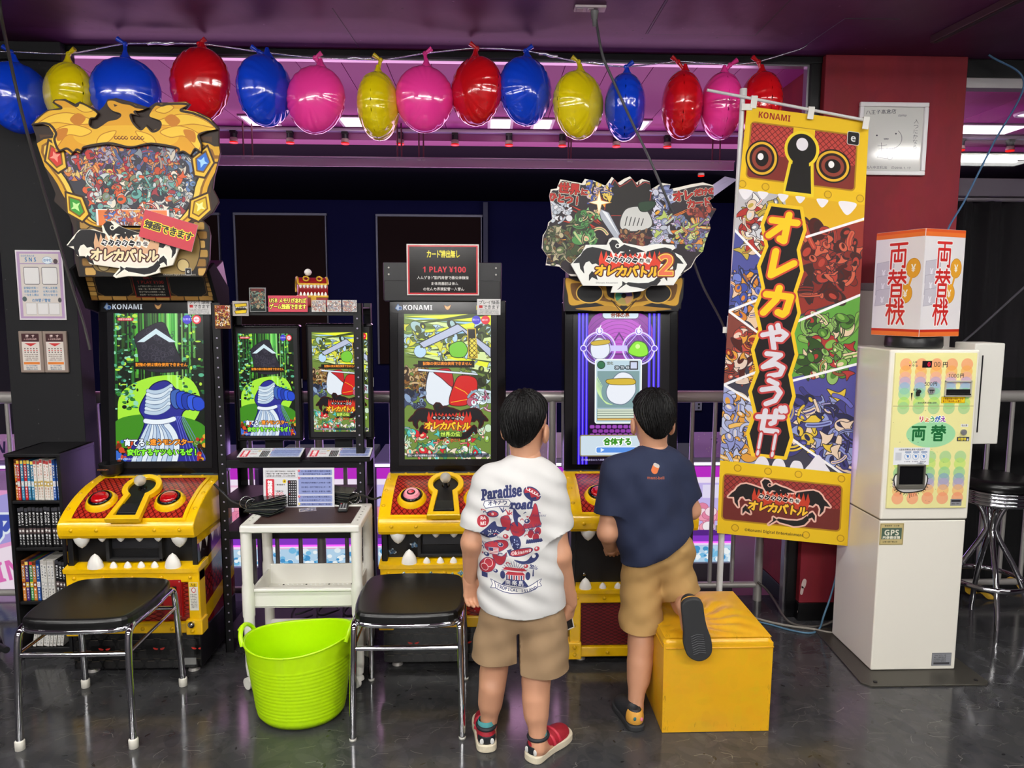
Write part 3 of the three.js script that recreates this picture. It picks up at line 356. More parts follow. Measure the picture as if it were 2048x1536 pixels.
const coinMat = printMat(160, 320, (g) => { rect(g, 0, 0, 160, 320, '#b01418'); rect(g, 5, 5, 150, 310, null, '#6a0808', 4); for (const [x, y] of [[14, 14], [146, 14], [14, 306], [146, 306]]) disc(g, x, y, 5, '#c8c0b8'); rect(g, 26, 104, 50, 28, '#c8c48a'); word(g, '¥100', 51, 118, 20, '#4a5a20', { align: 'center' }); });
function keyholeShape(r, w0, w1, len, off = 0) { // a round head over a flaring slot, the head's centre at the origin
  const s = new THREE.Shape(), a = Math.asin(Math.min(0.98, (w0 + off) / (r + off))), R = r + off; s.absarc(0, 0, R, -Math.PI / 2 + a, Math.PI * 1.5 - a, false); s.lineTo(-(w1 + off), -len - off); s.lineTo(w1 + off, -len - off); s.closePath(); return s;
}
function rivets(parent, list, face = 'z') { for (const [x, y, z] of list) { const g = rivetGeo.clone(); if (face === 'z') g.rotateX(Math.PI / 2); else { g.rotateX(face); } g.translate(x, y, z); mesh('rivet', g, rivetMat, parent); } }
function cabinet(kind, cx, zf, label, screen, topText, group) {
  const c = thing('game_cabinet', label, 'game cabinet', [cx, 0, zf], 0, group), tall = kind === 3, W = 0.543, h = W / 2;
  const y0 = tall ? 0.035 : 0.185, y1 = tall ? 0.325 : 0.452;
  // base and back body
  if (!tall) { const b = mesh('base', span(-0.262, 0.262, 0.03, y0, -0.42, -0.004, 0.006), black, c); mesh('stone_print', new THREE.PlaneGeometry(0.52, y0 - 0.034).translate(0, (y0 + 0.03) / 2, -0.0028), stoneMat, b); mesh('maker_plate', box(0.05, 0.03, 0.002, 0.215, 0.06, -0.002, 0.0005), mat(0x9a9a98, 0.4, 0.5), b); }
  else mesh('base', span(-0.24, 0.24, 0.02, 0.3, -0.42, -0.08, 0.006), blackMatt, c);
  for (const x of [-0.21, 0.21]) mesh('levelling_foot', [cyl(0.024, 0.02, 0.012, x, 0.006, tall ? -0.06 : -0.05, 18), cyl(0.008, 0.008, 0.04, x, 0.025, tall ? -0.06 : -0.05, 10)], steel, c);
  const body = mesh('lower_body', [span(-0.262, 0.262, y0, 0.6, -0.42, -0.09, 0.004), span(-0.262, -0.24, y0, 0.6, -0.12, -0.01, 0.003), span(0.24, 0.262, y0, 0.6, -0.12, -0.01, 0.003)], black, c);
  if (!tall) for (const s of [-1, 1]) mesh('side_print', at(new THREE.PlaneGeometry(0.4, 0.42), s * 0.2635, 0.4, -0.21, 0, s * Math.PI / 2), sideMat, body);
  // lower jaw box: yellow frame, quilted panel, ledge
  const f = 0.048, fw = tall ? 0.265 : 0.27;
  const jaw = mesh('yellow_frame', [span(-fw, fw, y1 - f, y1, -0.06, 0.004, 0.006, 2), span(-fw, fw, y0, y0 + f * (tall ? 0.95 : 1), -0.06, 0.004, 0.006, 2), span(-fw, -fw + f, y0, y1, -0.06, 0.0042, 0.006, 2), span(fw - f, fw, y0, y1, -0.06, 0.0042, 0.006, 2)], yellow, c);
  mesh('quilted_panel', new THREE.PlaneGeometry(2 * (fw - f), y1 - y0 - 2 * f).translate(0, (y0 + y1) / 2, -0.01), tall ? quiltDark : quiltMat, jaw);
  mesh('jaw_ledge', [extrudeX([[-0.09, y1 + 0.001], [0.012, y1 + 0.001], [0.014, y1 + 0.014], [-0.03, y1 + 0.024], [-0.09, y1 + 0.026]], 2 * fw + 0.008, 0.003)], yellow, c);
  rivets(jaw, [-0.235, -0.118, 0, 0.118, 0.235].map((x) => [x, y1 - 0.024, 0.004]).concat([[-0.246, (y0 + y1) / 2, 0.004], [-0.246, y0 + 0.04, 0.004], [-0.1, y0 + 0.022, 0.004], [0.03, y0 + 0.022, 0.004], [0.15, y0 + 0.022, 0.004]]));
  if (!tall) {
    const d = mesh('coin_door', box(0.078, 0.165, 0.02, 0.158, 0.335, -0.004, 0.003), mat(0xb01418, 0.35), c); mesh('coin_print', new THREE.PlaneGeometry(0.076, 0.163).translate(0.158, 0.335, 0.0068), coinMat, d);
    mesh('coin_slot', [box(0.004, 0.04, 0.004, 0.148, 0.385, 0.008, 0.001), box(0.016, 0.03, 0.008, 0.17, 0.375, 0.009, 0.002), box(0.03, 0.028, 0.006, 0.165, 0.285, 0.008, 0.002)], black, d);
    mesh('warning_sticker', new THREE.PlaneGeometry(0.036, 0.12).translate(0.246, 0.345, 0.0056), warnMat, jaw);
    const k = mesh('corner_bracket', span(0.21, 0.278, y0 - 0.004, y0 + 0.062, -0.05, 0.014, 0.005, 2), yellow, c); mesh('lock', [cyl(0.014, 0.014, 0.008, 0, 0, 0, 18).rotateX(Math.PI / 2).translate(0.236, y0 + 0.044, 0.018), new THREE.SphereGeometry(0.007, 10, 8).translate(0.236, y0 + 0.044, 0.022)], chrome, k); rivets(k, [[0.238, y0 + 0.015, 0.0145]]);
    mesh('corner_bracket', span(-0.278, -0.215, y0 - 0.004, y0 + 0.062, -0.05, 0.014, 0.005, 2), yellow, c);
  } else for (const s of [-1, 1]) { const k = mesh('corner_bracket', span(s * 0.244 - 0.03, s * 0.244 + 0.03, y0 - 0.006, y0 + 0.07, -0.05, 0.014, 0.005, 2), yellow, c); rivets(k, [[s * 0.244, y0 + 0.05, 0.0145], [s * 0.244, y0 + 0.018, 0.0145]]); }
  // mouth
  const m = mesh('mouth', span(-0.255, 0.255, y1, 0.615, -0.09, -0.045, 0.002), black, c);
  if (!tall) { mesh('card_slot_frame', [span(-0.105, 0.115, 0.487, 0.5, -0.05, -0.02, 0.003), span(-0.105, 0.115, 0.588, 0.6, -0.05, -0.02, 0.003), span(-0.115, -0.1, 0.487, 0.6, -0.05, -0.02, 0.003), span(0.1, 0.115, 0.487, 0.6, -0.05, -0.02, 0.003)], blackMatt, m); mesh('card_flap', box(0.19, 0.05, 0.004, 0, 0.562, -0.036, 0.002), mat(0x222226, 0.25), m); }
  else mesh('bolt', [new THREE.SphereGeometry(0.009, 12, 8).translate(-0.2, 0.39, -0.043)], chrome, m);
  const lowT = tall ? [[-0.2, 0], [-0.06, 1], [-0.005, 1], [0.06, 1], [0.2, 0], [-0.125, 1], [0.125, 1]] : [[-0.148, 0], [-0.075, 1], [-0.018, 1], [0.037, 1], [0.091, 1], [0.165, 0]];
  for (const [x, s] of lowT) mesh('lower_tooth', (s ? tooth(0.016, 0.028) : tooth(tall ? 0.027 : 0.033, tall ? 0.05 : 0.062)).translate(x, y1 + 0.016, 0), toothMat, c);
  for (const [x, s] of [[-0.192, 0], [-0.11, 1], [-0.035, 1], [0.04, 1], [0.115, 1], [0.2, 0]]) mesh('upper_tooth', (s ? tooth(0.018, 0.027) : tooth(0.034, 0.052)).rotateX(Math.PI).translate(x, 0.608, 0.008), toothMat, c);
  // chest lid with two quilted panels, keyhole and buttons
  const prof = LID.getPoints(24).map((p) => [p.x, p.y]); prof.push([-0.29, 0.604], [0.0, 0.604], [0.024, 0.608]);
  const lid = mesh('chest_lid', extrudeX(prof.reverse(), W, 0.005), yellow, c);
  for (const [a, b] of [[-0.222, -0.012], [0.012, 0.222]]) mesh('lid_panel', lidPatch(a, b, 0.165, 0.9, 0.0075), quiltMat, lid);
  for (const [a, b, t0, t1] of [[-0.236, 0.236, 0.14, 0.172], [-0.236, 0.236, 0.895, 0.935]]) mesh('lid_rim', lidPatch(a, b, t0, t1, 0.0085), yellow, lid);
  for (const s of [-1, 1]) mesh('lid_rim', lidPatch(s < 0 ? -0.236 : 0.221, s < 0 ? -0.221 : 0.236, 0.14, 0.935, 0.0088), yellow, lid);
  for (const x of [-0.215, -0.115, 0.115, 0.215]) rivets(lid, [[x, 0.64, 0.0365]]);
  for (const t of [0.3, 0.55, 0.8]) for (const s of [-1, 1]) { const q = lidAt(t); rivets(lid, [[s * 0.255, q.y + q.ny * 0.003, q.z + q.nz * 0.003]], Math.PI / 2 - q.turn); }
  for (const x of [-0.19, -0.095, 0.0, 0.095, 0.19]) { const q = lidAt(0.965); rivets(lid, [[x, q.y + q.ny * 0.003, q.z + q.nz * 0.003]], Math.PI / 2 - q.turn); }
  const q = lidAt(0.5), turn = 64 * D2R;
  const onLid = (g) => { g.rotateX(-turn); g.translate(0, q.y + 0.012, q.z); return g; };
  const outer = keyholeShape(0.058, 0.034, 0.048, 0.18, 0.016), hole = keyholeShape(0.058, 0.034, 0.048, 0.18); outer.holes.push(hole);
  mesh('keyhole_rim', onLid(extrude(outer, 0.018, 0.004, 3).translate(0, 0.03, -0.002)), yellow, lid);
  mesh('keyhole_plate', onLid(extrude(keyholeShape(0.058, 0.034, 0.048, 0.18), 0.006).translate(0, 0.03, 0.0)), black, lid);
  mesh('card_tray', onLid(box(0.08, 0.055, 0.008, 0, -0.1, 0.008, 0.002)), mat(0x19191b, 0.25), lid);
  const js = mesh('joystick', onLid(merge([rod([0, 0.03, 0], [0, 0.03, 0.04], 0.007), cyl(0.018, 0.014, 0.006, 0, 0, 0).rotateX(Math.PI / 2).translate(0, 0.03, 0.009)])), blackGloss, c);
  mesh('ball_knob', onLid(new THREE.SphereGeometry(0.0235, 24, 16).translate(0, 0.03, 0.048)), ballMat, js);
  for (const s of [-1, 1]) {
    const p = lidAt(0.4), put = (g) => { g.rotateX(Math.PI / 2 - p.turn); g.translate(s * 0.14, p.y, p.z); return g; };
    const b = mesh('button', put(lathe([[0.062, -0.004], [0.063, 0.006], [0.052, 0.026], [0.046, 0.028], [0.046, 0.016]], 32)), yellow, c);
    mesh('button_ring', put(lathe([[0.046, 0.016], [0.045, 0.026], [0.041, 0.034], [0.036, 0.034], [0.036, 0.02]], 30)), blackGloss, b);
    mesh('button_dome', put(lathe([[0.0, 0.043], [0.016, 0.0425], [0.026, 0.041], [0.033, 0.036], [0.036, 0.026]].reverse(), 30)), kind === 2 && s < 0 ? mat(0xe88a9a, 0.25) : redClear, b);
    if (kind === 2 && s < 0) mesh('button_print', put(new THREE.CircleGeometry(0.028, 24).rotateX(-Math.PI / 2).translate(0, 0.0436, 0)), printMat(128, 128, (g) => { rect(g, 0, 0, 128, 128, '#f2a0ac'); disc(g, 60, 66, 40, '#2a1418'); disc(g, 56, 60, 24, '#e87888'); disc(g, 74, 56, 14, '#e03040'); }), b);
  }
  // ledge and monitor
  mesh('rear_ledge', span(-0.26, 0.26, 0.74, 0.79, -0.36, -0.285, 0.003), mat(0x28282a, 0.4), c);
  const tilt = -4.2 * D2R, mon = mesh('monitor_housing', [at(span(-0.265, 0.265, 0, 0.785, -0.12, 0, 0.006), 0, 0.785, -0.3, tilt), span(-0.24, 0.24, 0.6, 1.5, -0.45, -0.38, 0.004)], blackGloss, c);
  const place = (g) => at(g, 0, 0.785, -0.3, tilt);
  mesh('screen_surround', place(span(-0.226, 0.226, 0.03, 0.745, -0.01, 0.003, 0.003)), mat(0x19191b, 0.15), mon);
  mesh('screen', place(new THREE.PlaneGeometry(tall ? 0.385 : 0.392, tall ? 0.72 : 0.66).translate(tall ? -0.01 : 0, tall ? 0.39 : 0.392, 0.0038)), screen, mon);
  mesh('top_strip', place(new THREE.PlaneGeometry(0.5, 0.05).translate(0, 0.752, 0.0042)), printMat(1000, 100, topText, 0.15), mon);
  return c;
}
const kLogo = (g, x, y, s, c) => word(g, 'KONAMI', x, y, s, c, { font: 'bold ', sx: 1.05 });
const screenForest = screenMat(534, 885, (g) => {
  g.scale(3, 3); const W = 178, H = 295;
  rect(g, 0, 0, W, H, '#0d1a0c'); for (let i = 0; i < 46; i++) { const x = rnd() * W, w = rr(1, 7); rect(g, x, 0, w, rr(60, 170), `rgba(${rr(60, 160)},255,${rr(60, 110)},${rr(0.12, 0.55)})`); }
  curve(g, [[20, 150], [80, 125], [150, 130], [170, 190], [120, 240], [20, 235], [5, 190]], '#a6e63a'); curve(g, [[0, 215], [60, 200], [130, 205], [178, 225], [178, 265], [0, 265]], '#3f8a1c');
  for (let i = 0; i < 260; i++) { const l = rnd() < 0.55, x = l ? rr(0, 45) : rr(125, 178), y = rr(0, 190); disc(g, x, y, rr(1.5, 6), ['#1f5a3a', '#58b08a', '#123020', '#8fd6b0', '#2e7a2a', '#0a140a', '#b8e040'][Math.floor(rnd() * 7)], null, 1, rr(1, 4)); }
  for (let i = 0; i < 8; i++) rect(g, rr(95, 135), 0, rr(1, 3), 175, 'rgba(190,255,150,0.55)');
  curve(g, [[45, 42], [95, 17], [112, 45], [122, 66], [132, 112], [60, 112], [46, 70]], '#262430', '#0c0c10', 1); for (let i = 0; i < 70; i++) disc(g, rr(56, 118), rr(32, 108), rr(2.5, 5), null, '#43414f', 0.7);
  poly(g, [[46, 57], [84, 30], [124, 57], [110, 57], [84, 41], [60, 57]], '#cfe4ea');
  rect(g, 38, 96, 108, 15, '#141008'); jp(g, '記録の使は現在使用できません', 42, 98, 7.4, [['#ff9a20', 1.5]]);
  // swirling blue and white cloth, no figure
  curve(g, [[78, 140], [104, 134], [124, 152], [150, 160], [176, 170], [174, 192], [140, 192], [132, 216], [152, 262], [178, 295], [16, 295], [44, 252], [58, 215], [48, 190], [62, 160]], '#2a2d8e', '#10123a', 2);
  for (let i = 0; i < 7; i++) { const y = 146 + i * 7; for (const [q, wd] of [['#41597e', 8.4], [i % 2 ? '#d3e0ea' : '#b7cbdd', 7]]) { g.strokeStyle = q; g.lineWidth = wd; g.beginPath(); g.moveTo(66 - i * 0.8, y + 8); g.quadraticCurveTo(88, y + 16 + (i % 3) * 3, 112 - i, y - 2); g.stroke(); } }
  for (let i = 0; i < 9; i++) { const x = 40 + i * 10; for (const [q, wd] of [['#38507e', 13], [['#c6d6e6', '#a9c0dc', '#dde7ee'][i % 3], 11]]) { g.strokeStyle = q; g.lineWidth = wd; g.beginPath(); g.moveTo(70 + i * 4, 222); g.quadraticCurveTo(x + 12, 250, x - 6, 300); g.stroke(); } }
  for (const [q, wd] of [['#30406a', 11], ['#e6eef4', 9]]) { g.strokeStyle = q; g.lineWidth = wd; g.beginPath(); g.moveTo(60, 214); g.quadraticCurveTo(90, 220, 116, 210); g.stroke(); }
  for (let i = 0; i < 5; i++) curve(g, [[112 + i * 11, 156 + i * 3], [128 + i * 11, 152 + i * 4], [136 + i * 11, 172 + i * 3], [124 + i * 11, 190 + i], [112 + i * 11, 180 + i * 2]], ['#3c62b0', '#2348c8', '#1c3aa8', '#2f58d8', '#2348c8'][i], '#0c1850', 1.6);
  for (let i = 0; i < 6; i++) { g.strokeStyle = 'rgba(120,130,230,0.7)'; g.lineWidth = 1.6; g.beginPath(); g.moveTo(120 + i * 3, 205); g.quadraticCurveTo(132 + i * 6, 250, 140 + i * 8, 295); g.stroke(); }
  for (let i = 0; i < 22; i++) disc(g, rr(0, 30), rr(255, 295), rr(2, 6), ['#3868c8', '#d04a20', '#7a2a10'][i % 3]); for (let i = 0; i < 20; i++) disc(g, rr(158, 178), rr(240, 295), rr(2, 5), ['#c03018', '#e0a030', '#40200c'][i % 3]);
  rrect(g, 8, 9, 32, 6, 2, '#c02028'); tiny(g, 10, 9.6, 28, 4.4, '#fff'); disc(g, 146, 12, 9, '#4038c8'); disc(g, 165, 12, 9, '#e02838'); disc(g, 165, 12, 6, '#f0d8e0'); tiny(g, 138, 9, 16, 5, '#d0c8ff'); tiny(g, 158, 10, 15, 4, '#c01828');
  jp(g, '育てる', 16, 250, 14, [['#0a0a14', 3.6], ['#e8f2ff', 1.8]]); jp(g, 'と', 59, 254, 8, [['#0a0a14', 4], ['#b8e060', 1.8]]); jp(g, '違うモンスター', 68, 250, 12.4, [['#0a0a14', 3.6], ['#ff9a30', 1.9]]); jp(g, 'に', 156, 254, 8, [['#0a0a14', 4], ['#b8e060', 1.8]]);
  jp(g, '変化するヤツもいるぜ!', 22, 270, 13, [['#06140a', 3.8], ['#88f038', 2]]); tiny(g, 4, 288, 40, 4, '#fff');
}, 1.0);
const screenTitle = screenMat(534, 900, (g) => {
  g.scale(3, 3); const W = 178, H = 300; rect(g, 0, 0, W, H, '#6f8a3a'); for (let i = 0; i < 40; i++) { const a = rr(-0.4, 0.5), y = rr(0, 90); poly(g, [[0, y], [W, y + a * 80 - 8], [W, y + a * 80 + rr(2, 12)]], ['#e8ee30', '#c8e040', '#9ac8e8', '#5a7020', '#d8e8a0', '#3a4a20'][Math.floor(rnd() * 6)]); }
  jumble(g, 0, 20, W, 70, ['#6a7a50', '#a8c8c8', '#24301c', '#d8d840', '#4a5a30', '#b8d8f0'], 26, 16); poly(g, [[30, 60], [110, 20], [178, 70], [178, 90], [120, 34], [40, 70]], '#b8c0d8', '#181820', 1.6); poly(g, [[130, 30], [146, 30], [150, 90], [132, 90]], '#14120c', '#d8b030', 2); quilt(g, 134, 50, 14, 38, 10, '#e0c830', '#e8d850', '#14120c');
  curve(g, [[96, 62], [118, 56], [130, 72], [122, 88], [100, 88], [92, 76]], '#78c838', '#1c3a10', 1.5); jumble(g, 0, 105, 70, 60, ['#8a5a20', '#b89040', '#3a2410', '#c8a878', '#58401c'], 22, 14); jumble(g, 110, 100, 68, 80, ['#34401c', '#6a8a30', '#b8d0d0', '#20240c', '#a8b848'], 18, 14);
  curve(g, [[44, 175], [50, 120], [70, 116], [92, 130], [98, 180], [70, 190]], '#dfe6ee', '#2a3448', 1.6); curve(g, [[60, 118], [90, 112], [100, 130], [98, 150], [76, 132]], '#c02028', '#400808', 1.4); curve(g, [[100, 150], [112, 128], [138, 128], [150, 140], [146, 170], [126, 188], [96, 188], [92, 176]], '#d01c18', '#400808', 1.6); g.strokeStyle = '#f0c020'; g.lineWidth = 1.4; g.beginPath(); g.moveTo(104, 150); g.lineTo(124, 160); g.lineTo(140, 176); g.moveTo(96, 182); g.lineTo(130, 176); g.stroke();
  jumble(g, 4, 155, 34, 40, ['#3c4a6a', '#56668a', '#1c2438', '#88a0c0'], 9, 13); jumble(g, 135, 160, 40, 36, ['#cfe0ea', '#8aa8b8', '#e8f4f8', '#b85a78'], 9, 13); poly(g, [[28, 112], [150, 122], [152, 126], [28, 117]], '#dfe8f4', '#222', 0.8);
  rect(g, 28, 96, 116, 14, '#16140c'); jp(g, '記録の使は現在使用できません', 38, 98, 7.2, [['#ff9428', 1.5]]);
  jumble(g, 0, 235, W, 65, ['#c8e0c0', '#e8d8c0', '#3a8a5a', '#58c8c0', '#d82830', '#f0f0e8', '#88b040', '#f0c8a0'], 46, 13);
  emblem(g, 90, 222, 0.68, { line: '#3a0a08', fill: '#ffc828', edge: '#d02818', mid: '#5a0a08', flame: '#d03020' }); rrect(g, 72, 242, 46, 12, 3, '#5a7a28'); jp(g, '世界の伝', 74, 243, 10, [['#2a4a10', 3], ['#d0f060', 1.5]]); jp(g, 'カード のこり', 66, 257, 7, [['#3a1008', 3], ['#ff8a40', 1.5]]);
  disc(g, 148, 12, 9, '#4038c8'); disc(g, 167, 12, 9, '#e02838'); tiny(g, 140, 9, 16, 5, '#d0c8ff'); tiny(g, 160, 10, 14, 4, '#fff'); rect(g, 4, 288, 170, 8, 'rgba(20,24,60,0.6)'); tiny(g, 6, 290, 60, 4.6, '#fff');
}, 1.0);
const screenFusion = screenMat(534, 990, (g) => {
  g.scale(3, 3); const W = 178, H = 330; rect(g, 0, 0, W, H, '#12081e');
  curve(g, [[30, 20], [88, 10], [150, 20], [160, 100], [88, 120], [20, 100]], '#8a2a9c'); curve(g, [[50, 30], [88, 24], [130, 30], [134, 80], [88, 96], [46, 84]], '#b848c4'); for (let i = 0; i < 9; i++) { g.strokeStyle = 'rgba(80,20,100,0.6)'; g.lineWidth = 1; g.beginPath(); g.arc(88, 90, 16 + i * 8, 3.3, 6.1); g.stroke(); } poly(g, [[88, 52], [116, 96], [60, 96]], null, '#5a1a70', 3);
  for (const x of [0, 8, 16]) { rect(g, x, 0, 6, H, '#3412e0'); rect(g, x + 2, 0, 1.6, H, '#8a78ff'); } for (const x of [150, 160, 170]) { rect(g, x, 0, 6, H, '#3412e0'); rect(g, x + 2, 0, 1.6, H, '#8a78ff'); }
  for (const x of [46, 130]) { disc(g, x, 84, 34, null, '#d8ccff', 3.4); disc(g, x, 84, 30, 'rgba(60,30,120,0.5)', '#9a84f0', 1.4); poly(g, [[x, 50], [x + 30, 84], [x, 118], [x - 30, 84]], null, '#c8b8ff', 1.6); disc(g, x, 48, 7, '#7a58d8', '#e8e0ff', 2.2); curve(g, [[x - 3, 44], [x + 4, 34], [x + 2, 44], [x + 5, 48], [x, 53], [x - 4, 49]], '#efe8ff'); }
  disc(g, 12, 84, 6, '#5a38c8', '#e8e0ff', 2); disc(g, 164, 84, 6, '#5a38c8', '#e8e0ff', 2); rect(g, 66, 78, 40, 12, '#c8c0f8');
  curve(g, [[28, 78], [44, 62], [64, 72], [68, 92], [54, 106], [32, 102]], '#dfe4f0', '#70788c', 1.6); curve(g, [[30, 70], [64, 66], [66, 74], [34, 78]], '#c8a820', '#4a3c08', 1); curve(g, [[108, 92], [122, 70], [144, 74], [150, 96], [130, 102]], '#8ae028', '#2a6a10', 2); disc(g, 128, 80, 5, '#d0f890');
  rrect(g, 52, 4, 78, 18, 8, '#cfe0ec', '#6a4a78', 2); jp(g, '合体の界', 70, 9, 10, [['#8a3a20', 1.7]]);
  rrect(g, 38, 108, 98, 134, 4, '#b8d0dc', '#f0f4f0', 3); disc(g, 50, 119, 8, '#1c6a40', '#0a2a18', 1.5); word(g, '30  75  45', 80, 124, 7, '#e8f0f8', { line: '#20303a', lw: 4 }); rect(g, 112, 112, 16, 16, '#c8d0e8', '#2a2830', 2.4); jp(g, '世化', 62, 112, 7, [['#5a6048', 1.4]]); rect(g, 42, 132, 90, 78, '#7a9a9c'); curve(g, [[62, 170], [88, 136], [116, 142], [124, 176], [100, 202], [70, 196]], '#e4e8f0', '#68788a', 1.8); curve(g, [[64, 150], [116, 148], [120, 160], [70, 160]], '#d0b030', '#5a480c', 1.2); for (let i = 0; i < 6; i++) { g.strokeStyle = '#c8e8a0'; g.lineWidth = 1.4; g.beginPath(); g.arc(84, 160 + i * 3, 44 - i * 2, 1.8 + i * 0.1, 3.5); g.stroke(); }
  for (let i = 0; i < 5; i++) rect(g, 42, 212 + i * 5, 90, 4.4, i === 4 ? '#d8b060' : '#d0dcc8', '#405048', 0.5);
  for (let j = 0; j < 4; j++) for (let i = 0; i < 12; i++) rrect(g, 26 + i * 12 + (j & 1) * 6, 246 + j * 9, 11, 8, 3, j % 2 ? '#8a3aa0' : '#9a48b4', '#3a1048', 1);
  rrect(g, 6, 268, 166, 44, 4, '#c8d8e4', '#8a7a50', 2.4); jp(g, '合体する', 56, 274, 15, [['#fff', 4.4], ['#3a8a20', 1.9]]); rrect(g, 40, 293, 90, 13, 4, '#5a90e0', '#e8f0f8', 2); poly(g, [[50, 295], [58, 299], [50, 304]], '#e8f0f8'); tiny(g, 8, 318, 60, 5, '#c0b8e0');
}, 1.0);
const stripOld = (shade) => (g) => { rect(g, 0, 0, 1000, 100, '#0b0b0d'); poly(g, [[30, 60], [55, 20], [80, 60], [55, 80]], '#8a9ab0', '#3a5a8a', 6); disc(g, 74, 58, 16, '#2a4a80', '#9ab0d0', 4); kLogo(g, 96, 52, 62, shade); curve(g, [[470, 30], [500, 40], [530, 26], [520, 60], [500, 74], [480, 60]], '#c89858', '#5a2a18', 5); rrect(g, 760, 30, 90, 44, 6, '#d8c838'); jp(g, '入止', 768, 36, 32, [['#222', 1.6]]); rrect(g, 850, 30, 40, 44, 2, '#d8d8d0'); };
const G_OLD = 'chest-shaped game cabinets';
const cab1 = cabinet(1, -1.46, -2.87, 'yellow treasure-chest game cabinet under a big gold crested header, beside the black pillar', screenForest, stripOld('#cfd8e4'));
const cab2 = cabinet(2, -0.18, -2.89, 'yellow treasure-chest game cabinet with a pink button and a plain black header', screenTitle, stripOld('#e8e8ea'));
const cab3 = cabinet(3, 0.618, -2.91, 'yellow treasure-chest game cabinet with purple screen and white winged logo header', screenFusion, (g) => { rect(g, 0, 0, 1000, 100, '#08080a'); kLogo(g, 90, 54, 56, '#8a2a30'); rrect(g, 700, 14, 120, 72, 8, '#e4d8c4'); for (let i = 0; i < 4; i++) tiny(g, 712, 22 + i * 15, 100, 10, '#6a5a4a'); rrect(g, 850, 18, 54, 54, 8, null, '#b8b8c0', 6); word(g, 'e', 877, 42, 46, '#b8b8c0', { align: 'center' }); });
